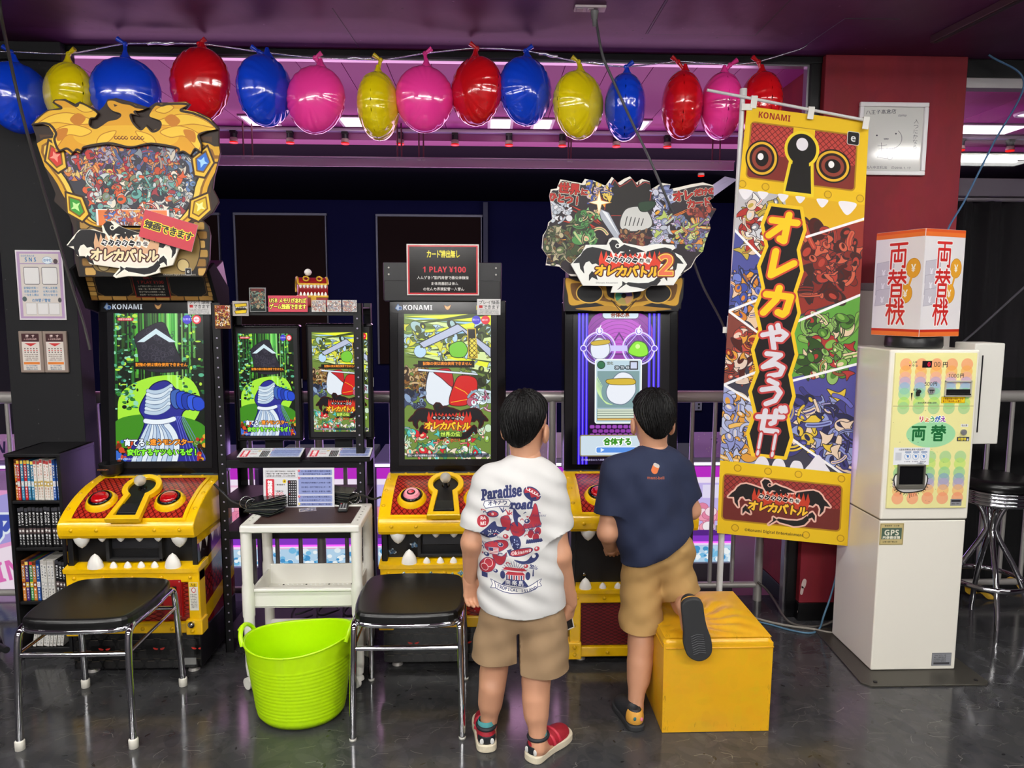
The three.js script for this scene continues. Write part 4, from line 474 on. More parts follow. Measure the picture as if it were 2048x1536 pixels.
// --- header of the first cabinet ---
{
  const g0 = cab1, brown = mat(0x3a2410, 0.5), z1 = -3.04;
  const outline = [[215, 200], [232, 196], [262, 204], [297, 215], [312, 205], [340, 205], [372, 203], [380, 208], [370, 220], [395, 224], [420, 236], [437, 255], [437, 285], [440, 305], [434, 330], [428, 352], [425, 378], [434, 395], [437, 404], [425, 425], [404, 440], [416, 452], [420, 470], [418, 520], [410, 545], [405, 553], [158, 553], [150, 520], [147, 455], [138, 430], [108, 402], [112, 388], [100, 360], [85, 320], [75, 290], [72, 272], [64, 250], [75, 235], [95, 220], [120, 216], [105, 205], [108, 200], [130, 198], [150, 208], [160, 203], [180, 213], [198, 222], [208, 212]];
  const hb = pxBoard('header_board', outline, z1, 0.012, 2.6, (g) => {
    rect(g, 60, 190, 390, 370, '#2a1a10'); rect(g, 140, 430, 290, 130, '#171310');
    for (let j = 0; j < 6; j++) for (const x of [146, 388]) rrect(g, x + (j % 2) * 5, 440 + j * 19, 24, 17, 4, ['#a8823c', '#8a6428', '#c09850'][j % 3], '#3a2408', 2);
    curve(g, [[170, 450], [380, 450], [385, 540], [300, 548], [200, 546], [168, 530]], '#8d7440', '#2a1c08', 2); disc(g, 192, 530, 13, '#c8b27a', '#4a3410', 2); disc(g, 362, 530, 13, '#c8b27a', '#4a3410', 2);
    poly(g, [[74, 268], [436, 268], [428, 380], [392, 440], [320, 462], [190, 462], [140, 436], [92, 350]], '#4a2c10');
    const ringO = [[82, 275], [430, 280], [424, 372], [398, 425], [340, 455], [190, 455], [140, 425], [104, 368]]; curve(g, ringO, '#d8a320', '#2a1808', 4); curve(g, ringO.map(([x, y]) => [255 + (x - 255) * 0.93, 362 + (y - 362) * 0.95]), '#8a5a10'); curve(g, ringO.map(([x, y]) => [255 + (x - 255) * 0.9, 362 + (y - 362) * 0.93]), '#f0c850');
    const win = ringO.map(([x, y]) => [255 + (x - 255) * 0.82, 362 + (y - 362) * 0.92]); curve(g, win, '#3a3a44', '#1a1008', 4);
    g.save(); g.beginPath(); smooth(win).forEach(([x, y], i) => g[i ? 'lineTo' : 'moveTo'](x, y)); g.clip();
    jumble(g, 115, 265, 120, 90, ['#7a5a98', '#c03a38', '#d88040', '#58485a', '#a8a0b0', '#e0c070'], 60, 15); jumble(g, 230, 265, 130, 90, ['#48486a', '#c05030', '#b02838', '#889098', '#d09050', '#506090'], 60, 15); jumble(g, 340, 280, 60, 120, ['#6a88b8', '#a8b0b8', '#d0c8b8', '#50606a'], 34, 14); jumble(g, 170, 345, 200, 90, ['#68a8a0', '#c8d0d0', '#d86038', '#7a8a70', '#3a5a58', '#e8e0d0', '#a04048', '#909aa0'], 80, 16);
    g.restore();
    for (const [x, y, c, c2, r] of [[104, 310, '#d03028', '#ff9a88', -0.35], [414, 318, '#2868c8', '#a8d8ff', 0.35], [140, 410, '#3a9a38', '#c8f0a0', -0.6], [405, 408, '#d8b828', '#fff0a0', 0.6]]) { g.save(); g.translate(x, y); g.rotate(r); poly(g, [[0, -34], [24, -6], [14, 30], [-8, 34], [-24, 2]], '#e8bc38', '#3a2008', 4); poly(g, [[0, -22], [15, -4], [8, 20], [-6, 22], [-15, 0]], c, '#7a5008', 3); poly(g, [[0, -10], [4, -2], [12, 0], [4, 4], [0, 14], [-4, 4], [-12, 0], [-4, -2]], c2); g.restore(); }
    word(g, '©Konami Digital Entertainment', 318, 549, 5, '#c8c0b0', { font: '' }); rrect(g, 366, 536, 13, 14, 2, '#141414', '#c8c8c8', 1); word(g, 'e', 372.5, 543, 10, '#d8d8d8', { align: 'center' });
  }, brown, g0);
  const crest = [[62, 250], [75, 235], [95, 220], [122, 216], [108, 206], [110, 199], [130, 199], [152, 211], [160, 204], [180, 213], [196, 226], [190, 236], [180, 238], [178, 250], [188, 256], [200, 250], [215, 240], [232, 236], [240, 228], [224, 222], [214, 210], [215, 199], [228, 197], [245, 203], [262, 206], [275, 212], [297, 215], [280, 222], [270, 222], [278, 232], [262, 228], [266, 244], [280, 258], [292, 250], [304, 262], [318, 256], [320, 242], [300, 234], [298, 226], [312, 207], [326, 208], [338, 205], [372, 204], [379, 209], [364, 218], [390, 224], [420, 238], [437, 258], [415, 262], [398, 270], [404, 290], [402, 306], [390, 298], [380, 312], [366, 304], [355, 306], [352, 296], [300, 288], [258, 296], [215, 288], [165, 296], [160, 306], [148, 302], [142, 310], [128, 300], [112, 304], [104, 282], [108, 268], [98, 252], [84, 248]];
  pxBoard('gold_crest', crest, z1 + 0.016, 0.008, 2.6, (g) => {
    rect(g, 50, 190, 400, 130, '#e8a81c'); rect(g, 50, 190, 400, 130, '#dfa01c'); curve(g, [[150, 262], [250, 250], [350, 262], [340, 290], [250, 292], [160, 290]], '#e8b42c'); curve(g, [[60, 252], [120, 216], [200, 224], [170, 250], [110, 262]], '#e9b62a'); curve(g, [[440, 252], [380, 216], [300, 224], [330, 250], [390, 262]], '#e9b62a');
    for (const [x, s] of [[250, 1], [250, -1]]) { g.save(); g.translate(x, 0); g.scale(s, 1); for (const p of [[[60, 244], [110, 226], [150, 232], [180, 252], [140, 246], [100, 250]], [[70, 262], [110, 250], [150, 268], [146, 300], [120, 272], [90, 274]], [[20, 262], [50, 270], [60, 288], [36, 284]], [[62, 218], [86, 206], [100, 212], [82, 224]]]) curve(g, p, '#f2c63c', '#b8720c', 1.6); for (const p of [[[80, 236], [96, 226], [112, 240], [96, 252]], [[118, 258], [140, 262], [140, 284], [124, 276]]]) curve(g, p, '#c67a14'); g.restore(); }
    curve(g, crest, null, '#2a1808', 5); g.strokeStyle = '#6a2a10'; g.lineWidth = 1.6; for (const s of [-1, 1]) for (let i = 0; i < 4; i++) { g.beginPath(); g.arc(256 + s * (6 + i * 7), 276, 3, 0, 5); g.stroke(); } poly(g, [[228, 206], [236, 209], [230, 212]], '#3a1808');
  }, brown, g0);
  const logoOut = [[133, 491], [146, 474], [158, 460], [188, 459], [206, 466], [204, 452], [214, 442], [228, 443], [244, 455], [284, 468], [300, 460], [344, 458], [360, 470], [368, 490], [356, 500], [352, 512], [345, 530], [318, 536], [320, 545], [290, 553], [255, 552], [232, 556], [226, 552], [240, 536], [180, 528], [170, 512], [155, 512], [148, 498]];
  pxBoard('logo_plate', logoOut, z1 + 0.03, 0.008, 4, (g) => { rect(g, 120, 430, 260, 140, '#efe8d8'); emblem(g, 250, 497, 1, { line: '#f4eede', flame: '#d8a880', fill: '#efdcae', edge: '#7a4438', mid: '#2a1210' }); }, mat(0xe0d8c8, 0.5), g0);
  // speaker bay under the header
  const m = mesh('speaker_bay', at(span(-0.27, 0.27, 0, 0.135, -0.16, 0, 0.006), 0, 1.56, -0.32, 22 * D2R), black, g0);
  mesh('brick_print', at(new THREE.PlaneGeometry(0.538, 0.132).translate(0, 0.0675, 0.0012), 0, 1.56, -0.32, 22 * D2R), printMat(1060, 264, (g) => {
    rect(g, 0, 0, 1060, 264, '#2a1c0c'); for (let i = 0; i < 9; i++) for (const y of [2, 216]) rrect(g, i * 122 - (y > 99 ? 60 : 0), y, 116, 44, 10, ['#b48a48', '#946a30', '#a67c3c'][(i + (y > 99 ? 1 : 0)) % 3], '#4a300c', 4); for (const x of [0, 1000]) for (let j = 0; j < 4; j++) rrect(g, x, 48 + j * 44, 60, 40, 8, ['#a67c3c', '#b9924e'][j % 2], '#4a300c', 4);
    for (const x of [70, 690]) poly(g, [[x, 60], [x + 20, 40], [x + 280, 40], [x + 300, 60], [x + 300, 190], [x + 250, 222], [x + 50, 222], [x, 190]], '#060606', '#6a5030', 4); rect(g, 388, 34, 290, 196, '#0a0a0a', '#8a2018', 7); jp(g, '機両入', 480, 40, 26, [['#a02018', 1.6]]); word(g, '1 PLAY ¥100', 533, 92, 40, '#b82a20', { align: 'center' }); for (let i = 0; i < 4; i++) tiny(g, 420, 122 + i * 26, 230, 17, '#c8c0b0');
  }, 0.35), m);
  for (const s of [-1, 1]) mesh('side_wing', extrudeX([[-0.42, 1.5], [-0.3, 1.53], [-0.2, 1.69], [-0.26, 1.72], [-0.42, 1.62]], 0.016, 0.003).translate(s * 0.281, 0, 0), mat(0x0a0a0b, 0.8, 0, { specularIntensity: 0.3 }), g0);
}
// --- plain header of the second cabinet ---
{
  const a = P(766, 524, -3.23), b = P(1003, 602, -3.23), m = mesh('header_plate', span(a.x - cab2.position.x, b.x - cab2.position.x, b.y, a.y, -0.42, -3.23 + 2.89, 0.004), mat(0x17171a, 0.4), cab2);
  const w = b.x - a.x, mid = -(cab2.position.x - (a.x + b.x) / 2); for (const s of [-1, 1]) for (const dy of [0.025, 0.055]) mesh('screw', new THREE.SphereGeometry(0.005, 10, 6).scale(1, 1, 0.5).translate(mid + s * (w / 2 - 0.025), a.y - dy, -0.338), steel, m);
  mesh('header_lip', span(a.x - cab2.position.x + 0.005, b.x - cab2.position.x - 0.005, b.y - 0.002, b.y + 0.09, -0.36, -0.332, 0.003), black, m);
}
// --- header of the third cabinet ---
{
  const g0 = cab3, z1 = -3.12, out = [[1084, 496], [1086, 471], [1095, 457], [1097, 445], [1105, 438], [1102, 408], [1099, 391], [1102, 379], [1114, 377], [1121, 359], [1164, 367], [1170, 358], [1187, 361], [1211, 372], [1224, 354], [1236, 366], [1248, 358], [1260, 353], [1272, 366], [1284, 358], [1299, 363], [1302, 379], [1324, 366], [1341, 369], [1338, 379], [1382, 369], [1406, 365], [1427, 371], [1427, 395], [1418, 401], [1426, 416], [1432, 418], [1418, 443], [1421, 457], [1410, 485], [1406, 502], [1392, 516], [1382, 535], [1368, 545], [1360, 552], [1142, 552], [1119, 533], [1092, 530], [1095, 512]];
  pxBoard('header_board', out, z1, 0.01, 3.2, (g) => {
    rect(g, 1070, 340, 380, 250, '#e8e2d8'); curve(g, out.map(([x, y]) => [1258 + (x - 1258) * 0.985, 460 + (y - 460) * 0.975]), '#241a22');
    for (let i = 0; i < 26; i++) { const a = rr(0, 6.28), x = 1255 + Math.cos(a) * 60, y = 470 + Math.sin(a) * 40; poly(g, [[x, y], [x + Math.cos(a + 0.1) * 90, y + Math.sin(a + 0.1) * 70], [x + Math.cos(a + 0.4) * 30, y + Math.sin(a + 0.4) * 24]], ['#d87820', '#c03018', '#e8a830', '#8a1c18'][i % 4], '#3a1008', 1); }
    poly(g, [[1205, 430], [1214, 382], [1226, 358], [1236, 372], [1250, 364], [1260, 356], [1270, 372], [1286, 362], [1300, 368], [1296, 400], [1290, 430]], '#16100f', '#a03028', 1.6);
    jumble(g, 1092, 450, 80, 80, ['#5a6a40', '#8a8468', '#3a4a2c', '#b8ac88', '#28301c', '#6a4a28'], 34, 15); jumble(g, 1150, 415, 50, 70, ['#4a8a48', '#8ac07a', '#e0b890', '#2a4a2c'], 18, 14); jumble(g, 1170, 362, 50, 40, ['#e0c050', '#c8b0b0', '#4050a0'], 10, 11); jumble(g, 1102, 408, 40, 34, ['#e0e0e4', '#b0b8c4', '#c8d0d8'], 10, 11);
    jumble(g, 1300, 372, 40, 60, ['#8a94c0', '#c8cce0', '#d8d8e8', '#586090'], 12, 13); jumble(g, 1300, 430, 55, 60, ['#b8bcc8', '#8890b0', '#d8c8e0', '#b0c060'], 16, 14); jumble(g, 1352, 430, 60, 70, ['#6a7aa0', '#a0b050', '#8a6a9a', '#c8d090', '#584a70', '#d89040'], 28, 14); jumble(g, 1372, 402, 48, 26, ['#8a3028', '#b04a38', '#5a1c18'], 12, 10);
    poly(g, [[1194, 414], [1216, 424], [1244, 476], [1230, 480], [1200, 436]], '#aab0bc', '#2a2a34', 1.6); poly(g, [[1202, 420], [1212, 424], [1236, 470]], '#e8ecf0'); poly(g, [[1196, 380], [1200, 400], [1220, 404], [1201, 408], [1196, 430], [1192, 408], [1176, 404], [1192, 400]], '#fff6d8', '#e0a048', 1);
    curve(g, [[1238, 440], [1250, 416], [1280, 412], [1298, 430], [1300, 452], [1270, 462], [1242, 458]], '#c8c8c4', '#2a2828', 2); for (let i = 0; i < 5; i++) { g.strokeStyle = '#2a2828'; g.lineWidth = 1.6; g.beginPath(); g.moveTo(1252 + i * 8, 432 + i); g.lineTo(1248 + i * 8, 450); g.stroke(); } curve(g, [[1274, 404], [1300, 400], [1308, 406], [1294, 420], [1278, 420]], '#1c3a24', '#0a140c', 1.6); jumble(g, 1240, 462, 56, 24, ['#6a2420', '#3a2c24', '#9a7048'], 12, 12);
    const red = [['#f4ead8', 3.6], ['#4a2008', 2.8], ['#b8241c', 1.7]]; g.save(); g.translate(1118, 362); g.rotate(0.1); jp(g, '世界', 0, 2, 21, red); jp(g, 'に', 44, 9, 14, red); jp(g, 'ひとつ!', -18, 24, 17, red, { sx: 0.95, slope: 0.05 }); g.restore();
    g.save(); g.translate(1336, 380); g.rotate(-0.13); jp(g, 'オレ', 4, 2, 20, red); jp(g, 'だけの', 46, 2, 14, red); jp(g, 'カード!', 30, 22, 16, red); g.restore();
  }, mat(0xded8cc, 0.5), g0);
  const lp = [[1142, 529], [1164, 506], [1172, 490], [1214, 490], [1219, 478], [1226, 475], [1238, 477], [1246, 486], [1285, 493], [1314, 488], [1347, 490], [1351, 496], [1342, 502], [1363, 512], [1374, 529], [1347, 570], [1302, 571], [1285, 582], [1255, 585], [1222, 585], [1226, 572], [1166, 571]];
  pxBoard('logo_plate', lp, z1 + 0.03, 0.01, 4.4, (g) => { rect(g, 1130, 470, 260, 120, '#ecece6'); emblem(g, 1256, 530, 0.92, { line: '#ecece6', ink: '#202024', flame: '#d83a20', fill: '#f8b820', edge: '#5a1c10', mid: '#3a0c08' }); word(g, '2', 1330, 530, 58, '#e06a48', { align: 'center', line: '#7a2010', lw: 9 }); word(g, '2', 1330, 530, 58, '#e06a48', { align: 'center', line: '#f4d050', lw: 4 }); word(g, '©Konami Amusement', 1192, 566, 4.4, '#555', { font: '' }); }, mat(0xe4e4de, 0.5), g0);
  // speaker mask below it
  const zf = -3.17, mk = [[1130, 556], [1368, 556], [1366, 596], [1356, 622], [1130, 622], [1128, 596]];
  pxBoard('speaker_mask', mk, zf, 0.05, 3.2, (g) => {
    rect(g, 1120, 550, 260, 80, '#121012'); const gold = '#c8982c', dk = '#6a4410';
    for (const s of [-1, 1]) { g.save(); g.translate(1247, 0); g.scale(s, 1); curve(g, [[0, 604], [30, 592], [40, 566], [90, 562], [116, 556], [112, 590], [104, 612], [60, 606], [20, 618]], gold, '#3a2408', 2); curve(g, [[8, 606], [36, 596], [48, 570], [96, 566], [106, 572], [96, 600], [60, 600]], dk); disc(g, 68, 586, 26, '#08070a', '#d8ac48', 2.4, 20); curve(g, [[0, 624], [26, 612], [60, 614], [96, 618], [60, 622]], '#a87c20'); g.restore(); }
    disc(g, 1247, 592, 18, '#b86a58', '#d8b050', 3); ['#d8a078', '#c0b060', '#4aa078', '#3a6ab0', '#6a58a8'].forEach((c, i) => { g.fillStyle = c; g.beginPath(); g.moveTo(1247, 592); g.arc(1247, 592, 17, i * 1.256, i * 1.256 + 1.25); g.fill(); }); disc(g, 1247, 591, 5, '#0a0a0a'); poly(g, [[1222, 600], [1247, 622], [1272, 600], [1262, 612], [1247, 630], [1232, 612]], '#d8a830', '#3a2408', 1.6);
  }, blackMatt, g0);
  mesh('header_bracket', span(-0.255, 0.255, 1.53, 1.75, -0.42, -0.275, 0.004), blackMatt, g0);
}
// ================= BALLOON GARLAND =================
{
  const tone = { blue: 0x0a3fd0, yellow: 0xe6cf08, red: 0xd01018, pink: 0xf53c9c }, zB = -3.2;
  const mats = {}; for (const k in tone) mats[k] = mat(tone[k], 0.16, 0, { clearcoat: 0.7, clearcoatRoughness: 0.06 });
  // pillow of two sheets welded round a seam, puckered towards the seam
  function pillow(w, h, t, ph) {
    const nu = 26, nv = 96, pos = [], idx = [], side = (s) => { const base = pos.length / 3; for (let j = 0; j <= nu; j++) { const r = Math.sin(j / nu * Math.PI / 2); for (let i = 0; i < nv; i++) { const a = i / nv * 2 * Math.PI, pk = Math.pow(r, 5) * Math.cos(a * 22 + ph + Math.sin(a * 3 + ph)) * 0.006 * (0.6 + 0.4 * Math.sin(a * 5 + ph)), thick = Math.sqrt(Math.max(0, 1 - r * r)); pos.push(Math.cos(a) * r * w / 2 * (1 + pk), Math.sin(a) * r * h / 2 * (1 - 0.05 * Math.sin(a)) + 0.0, s * (thick * t / 2 * (1 + 0.0 * r) + pk * (0.4 + thick))); } } for (let j = 0; j < nu; j++) for (let i = 0; i < nv; i++) { const a = base + j * nv + i, b = base + j * nv + (i + 1) % nv, c = a + nv, d = b + nv; if (s > 0) idx.push(a, c, b, b, c, d); else idx.push(a, b, c, b, d, c); } };
    side(1); side(-1); const g = new THREE.BufferGeometry(); g.setAttribute('position', new THREE.Float32BufferAttribute(pos, 3)); g.setIndex(idx); g.computeVertexNormals(); return g;
  }
  // colour, centre u, v, width, height, turn, lean, knot u, v, label
  const list = [
    ['blue', 36, 193, 1, 132, 50, -2, 22, 104, 'blue balloon hanging against the black pillar'], ['yellow', 138, 187, 1, 118, -38, 2, 137, 108, 'yellow balloon over the left wing of the gold crest'], ['blue', 251, 184, 1.1, 134, 6, 3, 250, 88, 'wide blue balloon right above the gold crest'],
    ['red', 400, 167, 1.02, 140, -14, 6, 398, 88, 'large red balloon beside the gold crest'], ['blue', 530, 179, 0.98, 134, 52, 6, 518, 104, 'narrow blue balloon between a red and a pink one'], ['pink', 632, 197, 0.98, 128, -12, 10, 630, 116, 'pink balloon between a blue and a yellow one'],
    ['yellow', 757, 210, 1, 128, 84, 0, 761, 120, 'narrow yellow balloon between two pink ones'], ['pink', 849, 196, 0.96, 126, 14, 4, 850, 107, 'pink balloon between a yellow and a red one'], ['red', 953, 180, 1, 130, -44, -2, 954, 97, 'red balloon between a pink and a blue one'],
    ['blue', 1051, 180, 1, 130, 38, 2, 1051, 102, 'blue balloon between a red and a yellow one'], ['yellow', 1157, 208, 1, 130, 40, 2, 1157, 124, 'yellow balloon between two blue ones'], ['blue', 1250, 212, 1, 128, 80, 2, 1252, 134, 'narrow blue balloon between a yellow and a red one'],
    ['red', 1364, 208, 1, 130, 78, 4, 1356, 124, 'narrow red balloon between a blue and a pink one'], ['pink', 1442, 210, 0.92, 128, 88, 4, 1460, 130, 'pink balloon behind the bare end of the flag crossbar'], ['red', 1521, 208, 0.92, 128, 92, 0, 1517, 124, 'red balloon behind the printed flag, last on the garland'],
  ];
  const knots = [];
  list.forEach(([c, u, v, sx, hp, turn, lean, ku, kv, label], i) => {
    const p = P(u, v, zB), k = P(ku, kv, zB), b = thing('balloon', label, 'balloon', p, 0, 'balloons tied along the garland'), hh = hp * 3.2 / 1420 * 0.985;
    mesh('balloon_body', at(pillow(0.262 * sx, hh, 0.178, i * 1.7), 0, 0, 0, 0, turn * D2R, -lean * D2R), mats[c], b);
    const n = k.clone().sub(p), top = V(Math.sin(lean * D2R) * hh * 0.47, hh * 0.47, 0);
    mesh('neck', [tube([top.clone().multiplyScalar(0.93), top.clone().lerp(n, 0.35), n], 0.008, 12, 8), lathe([[0.034, -0.016], [0.014, 0.012], [0.007, 0.032]], 16).translate(top.x, top.y, 0), new THREE.SphereGeometry(0.011, 10, 8).translate(n.x, n.y, 0), rod(n, n.clone().add(V(i % 2 ? 0.03 : -0.03, 0.02, 0.005)), 0.006, 8, 0.011)], mats[c], b);
    knots.push(k.clone().add(V(0, 0.002, -0.002)));
  });
  const line = [P(-60, 102, zB), ...knots, P(1600, 98, zB), V(P(1600, 98, zB).x + 0.03, CEIL, zB)];
  const o = tag(mesh('garland_ribbon', tube(line, 0.0035, 220, 6, false, 0.3), mat(0xcfc8dc, 0.12, 0.9)), 'thin shiny ribbon under the ceiling carrying the row of balloons', 'ribbon');
  for (const [i, f] of [[2, 0.3], [5, 0.5], [9, 0.25], [10, 0.2]]) { const a = knots[i], b = knots[i + 1], n = 8; const g = tube([0, 1, 2, 3].map((k) => a.clone().lerp(b, f + k * 0.12).add(V(0, 0.004 * (k % 2), 0))), 0.0065, n, 6); mesh('ribbon_fold', g, mat(0xe8e0f4, 0.15, 0.8), o); }
}
// ================= CHROME STOOLS =================
function stool(center, label, capMat) {
  const s = thing('chrome_stool', label, 'stool', center, 0, 'square chrome stools with black seats'), a = 0.178, top = 0.425;
  const seatG = extrude(shapeOf(smooth([[-a, -a + 0.06], [-a + 0.06, -a], [a - 0.06, -a], [a, -a + 0.06], [a, a - 0.06], [a - 0.06, a], [-a + 0.06, a], [-a, a - 0.06]], 5)), 0.012, 0.016, 5).rotateX(-Math.PI / 2).translate(0, top + 0.012, 0);
  mesh('seat', seatG, mat(0x0c0c0c, 0.35), s);
  const ring = smooth([[-a, -a + 0.06], [-a + 0.06, -a], [a - 0.06, -a], [a, -a + 0.06], [a, a - 0.06], [a - 0.06, a], [-a + 0.06, a], [-a, a - 0.06]], 4).map(([x, z]) => V(x * 1.03, top - 0.004, z * 1.03)); mesh('seat_ring', tube(ring, 0.011, 96, 8, true), chrome, s);
  for (const x of [-1, 1]) for (const z of [-1, 1]) {
    const l = mesh('leg', tube([[x * 0.187, top - 0.0, z * 0.05], [x * 0.187, top - 0.0, z * 0.12], [x * 0.187, top - 0.006, z * 0.165], [x * 0.188, top - 0.05, z * 0.185], [x * 0.192, 0.2, z * 0.196], [x * 0.195, 0.012, z * 0.204]], 0.0122, 40, 12), chrome, s);
    mesh('foot_cap', lathe(capMat === ivory ? [[0, 0], [0.016, 0], [0.0165, 0.03], [0.013, 0.034], [0.011, 0.034]] : [[0, 0], [0.0125, 0], [0.013, 0.008], [0.011, 0.01]], 16).translate(x * 0.195, 0, z * 0.204), capMat, l);
  }
  for (const z of [-1, 1]) mesh('stretcher', tube([[-0.189, top - 0.085, z * 0.189], [-0.17, top - 0.088, z * 0.189], [0.17, top - 0.088, z * 0.189], [0.189, top - 0.085, z * 0.189]], 0.0085, 12, 10), chrome, s);
  for (const x of [-1, 1]) mesh('stretcher', rod([x * 0.189, top - 0.085, -0.189], [x * 0.189, top - 0.085, 0.189], 0.006, 10), chrome, s);
}
stool([-1.437, 0, -2.585], 'black-seated chrome stool with tall white rubber feet, before the gold-crested cabinet', ivory);
stool([-0.286, 0, -2.6], 'black-seated chrome stool with low feet, between green tub and boy in white', mat(0xcfcdc4, 0.5));
// ================= LIME TUB =================
{
  const c = thing('plastic_tub', 'lime green flexible plastic tub with ribbed sides and loop handles', 'tub', [-0.71, 0, -2.585], -0.1), H = 0.3, lime = mat(0xb6e600, 0.32);
  const prof = [[0.0, 0.004], [0.12, 0.002], [0.15, 0.006], [0.163, 0.022]]; for (let i = 0; i <= 60; i++) { const t = i / 60, y = 0.03 + t * (H - 0.03); prof.push([0.165 + 0.035 * t + (t < 0.78 && t > 0.04 ? 0.0016 * Math.max(0, Math.sin(t * 19 * Math.PI * 2)) : 0), y]); } prof.push([0.204, H], [0.203, H + 0.006], [0.197, H + 0.004]); for (let i = 0; i <= 10; i++) { const t = 1 - i / 10; prof.push([0.16 + 0.035 * t, 0.03 + t * (H - 0.03)]); } prof.push([0.15, 0.02], [0, 0.015]);
  const warp = (g) => { const p = g.attributes.position; for (let i = 0; i < p.count; i++) { const x = p.getX(i), y = p.getY(i), z = p.getZ(i), k = y / H; p.setXYZ(i, x * (1 + 0.03 * k), y + k * k * (0.09 * x + 0.35 * x * x - 0.2 * z * z), z * (0.86 - 0.06 * k)); } g.computeVertexNormals(); return g; };
  const body = mesh('tub_body', warp(lathe(prof, 72)), lime, c);
  for (const s of [-1, 1]) { const h = mesh('handle', warp(tube([[s * 0.19, H - 0.012, 0.075], [s * 0.2, H + 0.018, 0.06], [s * 0.207, H + 0.036, 0.03], [s * 0.209, H + 0.04, 0], [s * 0.207, H + 0.036, -0.03], [s * 0.2, H + 0.018, -0.06], [s * 0.19, H - 0.012, -0.075]], 0.0085, 40, 10)), lime, c); for (let i = -4; i <= 4; i++) mesh('grip_bump', warp(new THREE.SphereGeometry(0.0045, 8, 6).translate(s * 0.2165, H + 0.038 - Math.abs(i) * 0.001, i * 0.0075)), lime, h); }
}
// ================= WHITE TROLLEY =================
const trolley = (() => {
  const x0 = -0.96, x1 = -0.515, z0 = -3.03, z1 = -2.745, cx = (x0 + x1) / 2, cz = (z0 + z1) / 2, w = (x1 - x0) / 2, d = (z1 - z0) / 2, H = 0.685, pl = mat(0xe8e6dd, 0.38);
  const t = thing('trolley', 'white plastic three-tier trolley with a brown sheet on top', 'trolley', [cx, 0, cz]);
  const top = mesh('top_tray', [span(-w - 0.012, w + 0.012, H - 0.03, H, d - 0.018, d + 0.016, 0.008, 2), span(-w - 0.012, w + 0.012, H - 0.03, H, -d - 0.016, -d + 0.018, 0.008, 2), span(-w - 0.014, -w + 0.03, H - 0.03, H, -d, d, 0.008, 2), span(w - 0.03, w + 0.014, H - 0.03, H, -d, d, 0.008, 2), span(-w, w, H - 0.024, H - 0.01, -d, d, 0.002)], pl, t);
  mesh('top_sheet', span(-w + 0.03, w - 0.03, H - 0.01, H - 0.004, -d + 0.018, d - 0.018, 0.002), mat(0x3b2522, 0.55), top);
  for (const s of [-1, 1]) for (let i = 0; i < 6; i++) mesh('vent_hole', cyl(0.004, 0.004, 0.001, s * (w - 0.008), H + 0.0002, -d + 0.04 + i * 0.038, 8), mat(0x8a887e, 0.6), top);
  for (const [y, hh] of [[0.335, 0.075], [0.085, 0.075]]) {
    const tr = mesh('tray', [span(-w + 0.01, w - 0.01, y, y + 0.008, -d + 0.02, d - 0.02, 0.002), span(-w + 0.01, w - 0.01, y, y + hh, d - 0.03, d - 0.02, 0.003), span(-w + 0.01, w - 0.01, y, y + hh + 0.02, -d + 0.02, -d + 0.03, 0.003), span(-w + 0.01, -w + 0.02, y, y + hh, -d + 0.02, d - 0.02, 0.003), span(w - 0.02, w - 0.01, y, y + hh, -d + 0.02, d - 0.02, 0.003), span(-w - 0.004, w + 0.004, y + hh - 0.004, y + hh + 0.008, d - 0.032, d - 0.008, 0.004, 2)], pl, t);
    for (let i = 0; i < 20; i++) mesh('drain_hole', cyl(0.0042, 0.0042, 0.002, -w + 0.06 + i * 0.0195, y + 0.0085, -d + 0.045, 8), mat(i % 5 === 1 ? 0x35342f : 0xfafaf6, 0.6), tr);
  }
  for (const x of [-1, 1]) for (const z of [-1, 1]) {
    const l = mesh('leg', [lathe([[0.017, 0.06], [0.021, 0.1], [0.021, 0.3], [0.024, 0.31], [0.024, 0.43], [0.021, 0.44], [0.022, H - 0.02]], 18).translate(x * (w - 0.006), 0, z * (d - 0.012))], pl, t);
    const cs = mesh('caster', [cyl(0.024, 0.024, 0.014, 0, 0, 0, 22).rotateZ(Math.PI / 2).rotateY(0.9).translate(x * (w - 0.006) - 0.012, 0.025, z * (d - 0.012) + 0.006), cyl(0.008, 0.008, 0.03, x * (w - 0.006), 0.055, z * (d - 0.012), 10), new THREE.SphereGeometry(0.02, 14, 8, 0, 6.3, 0, 1.6).translate(x * (w - 0.006), 0.034, z * (d - 0.012))], pl, l);
  }
  return { H, x0, x1, z0, z1 };
})();
// things on the trolley: two bundles of laminated cards on rings, remote control, instruction board
function cardBundle(label, u, v, turn, spread, n) {
  const p = G(u, v, trolley.H), b = thing('card_bundle', label, 'cards', [p.x, trolley.H - 0.003, p.z], turn), k = b.scale.setScalar(1.4), ms = [mat(0x16171a, 0.12), mat(0x3a4038, 0.12), mat(0x22242a, 0.1), mat(0x59584e, 0.14), mat(0x2c3030, 0.1)];
  for (let i = 0; i < n; i++) { const g = box(0.105, 0.0016, 0.064, 0.035, 0.002 + i * 0.0032, 0, 0.0006); g.rotateY((i / n - 0.5) * spread + rr(-0.06, 0.06)); g.rotateZ(rr(0, 0.05) + i * 0.004); mesh('laminated_card', g, ms[i % 5], b); }
  for (const [x, z, r] of [[-0.012, 0.006, 0.016], [-0.03, -0.012, 0.018]]) mesh('ring', new THREE.TorusGeometry(r, 0.0014, 6, 22).rotateY(0.5).translate(x, r + 0.006, z), chrome, b);
}
cardBundle('fanned bundle of dark laminated cards on two wire rings, on the trolley', 512, 1020, 0.15, 1.5, 11);
cardBundle('thick stack of laminated cards on rings beside the remote control', 696, 1006, Math.PI - 0.35, 0.5, 14);
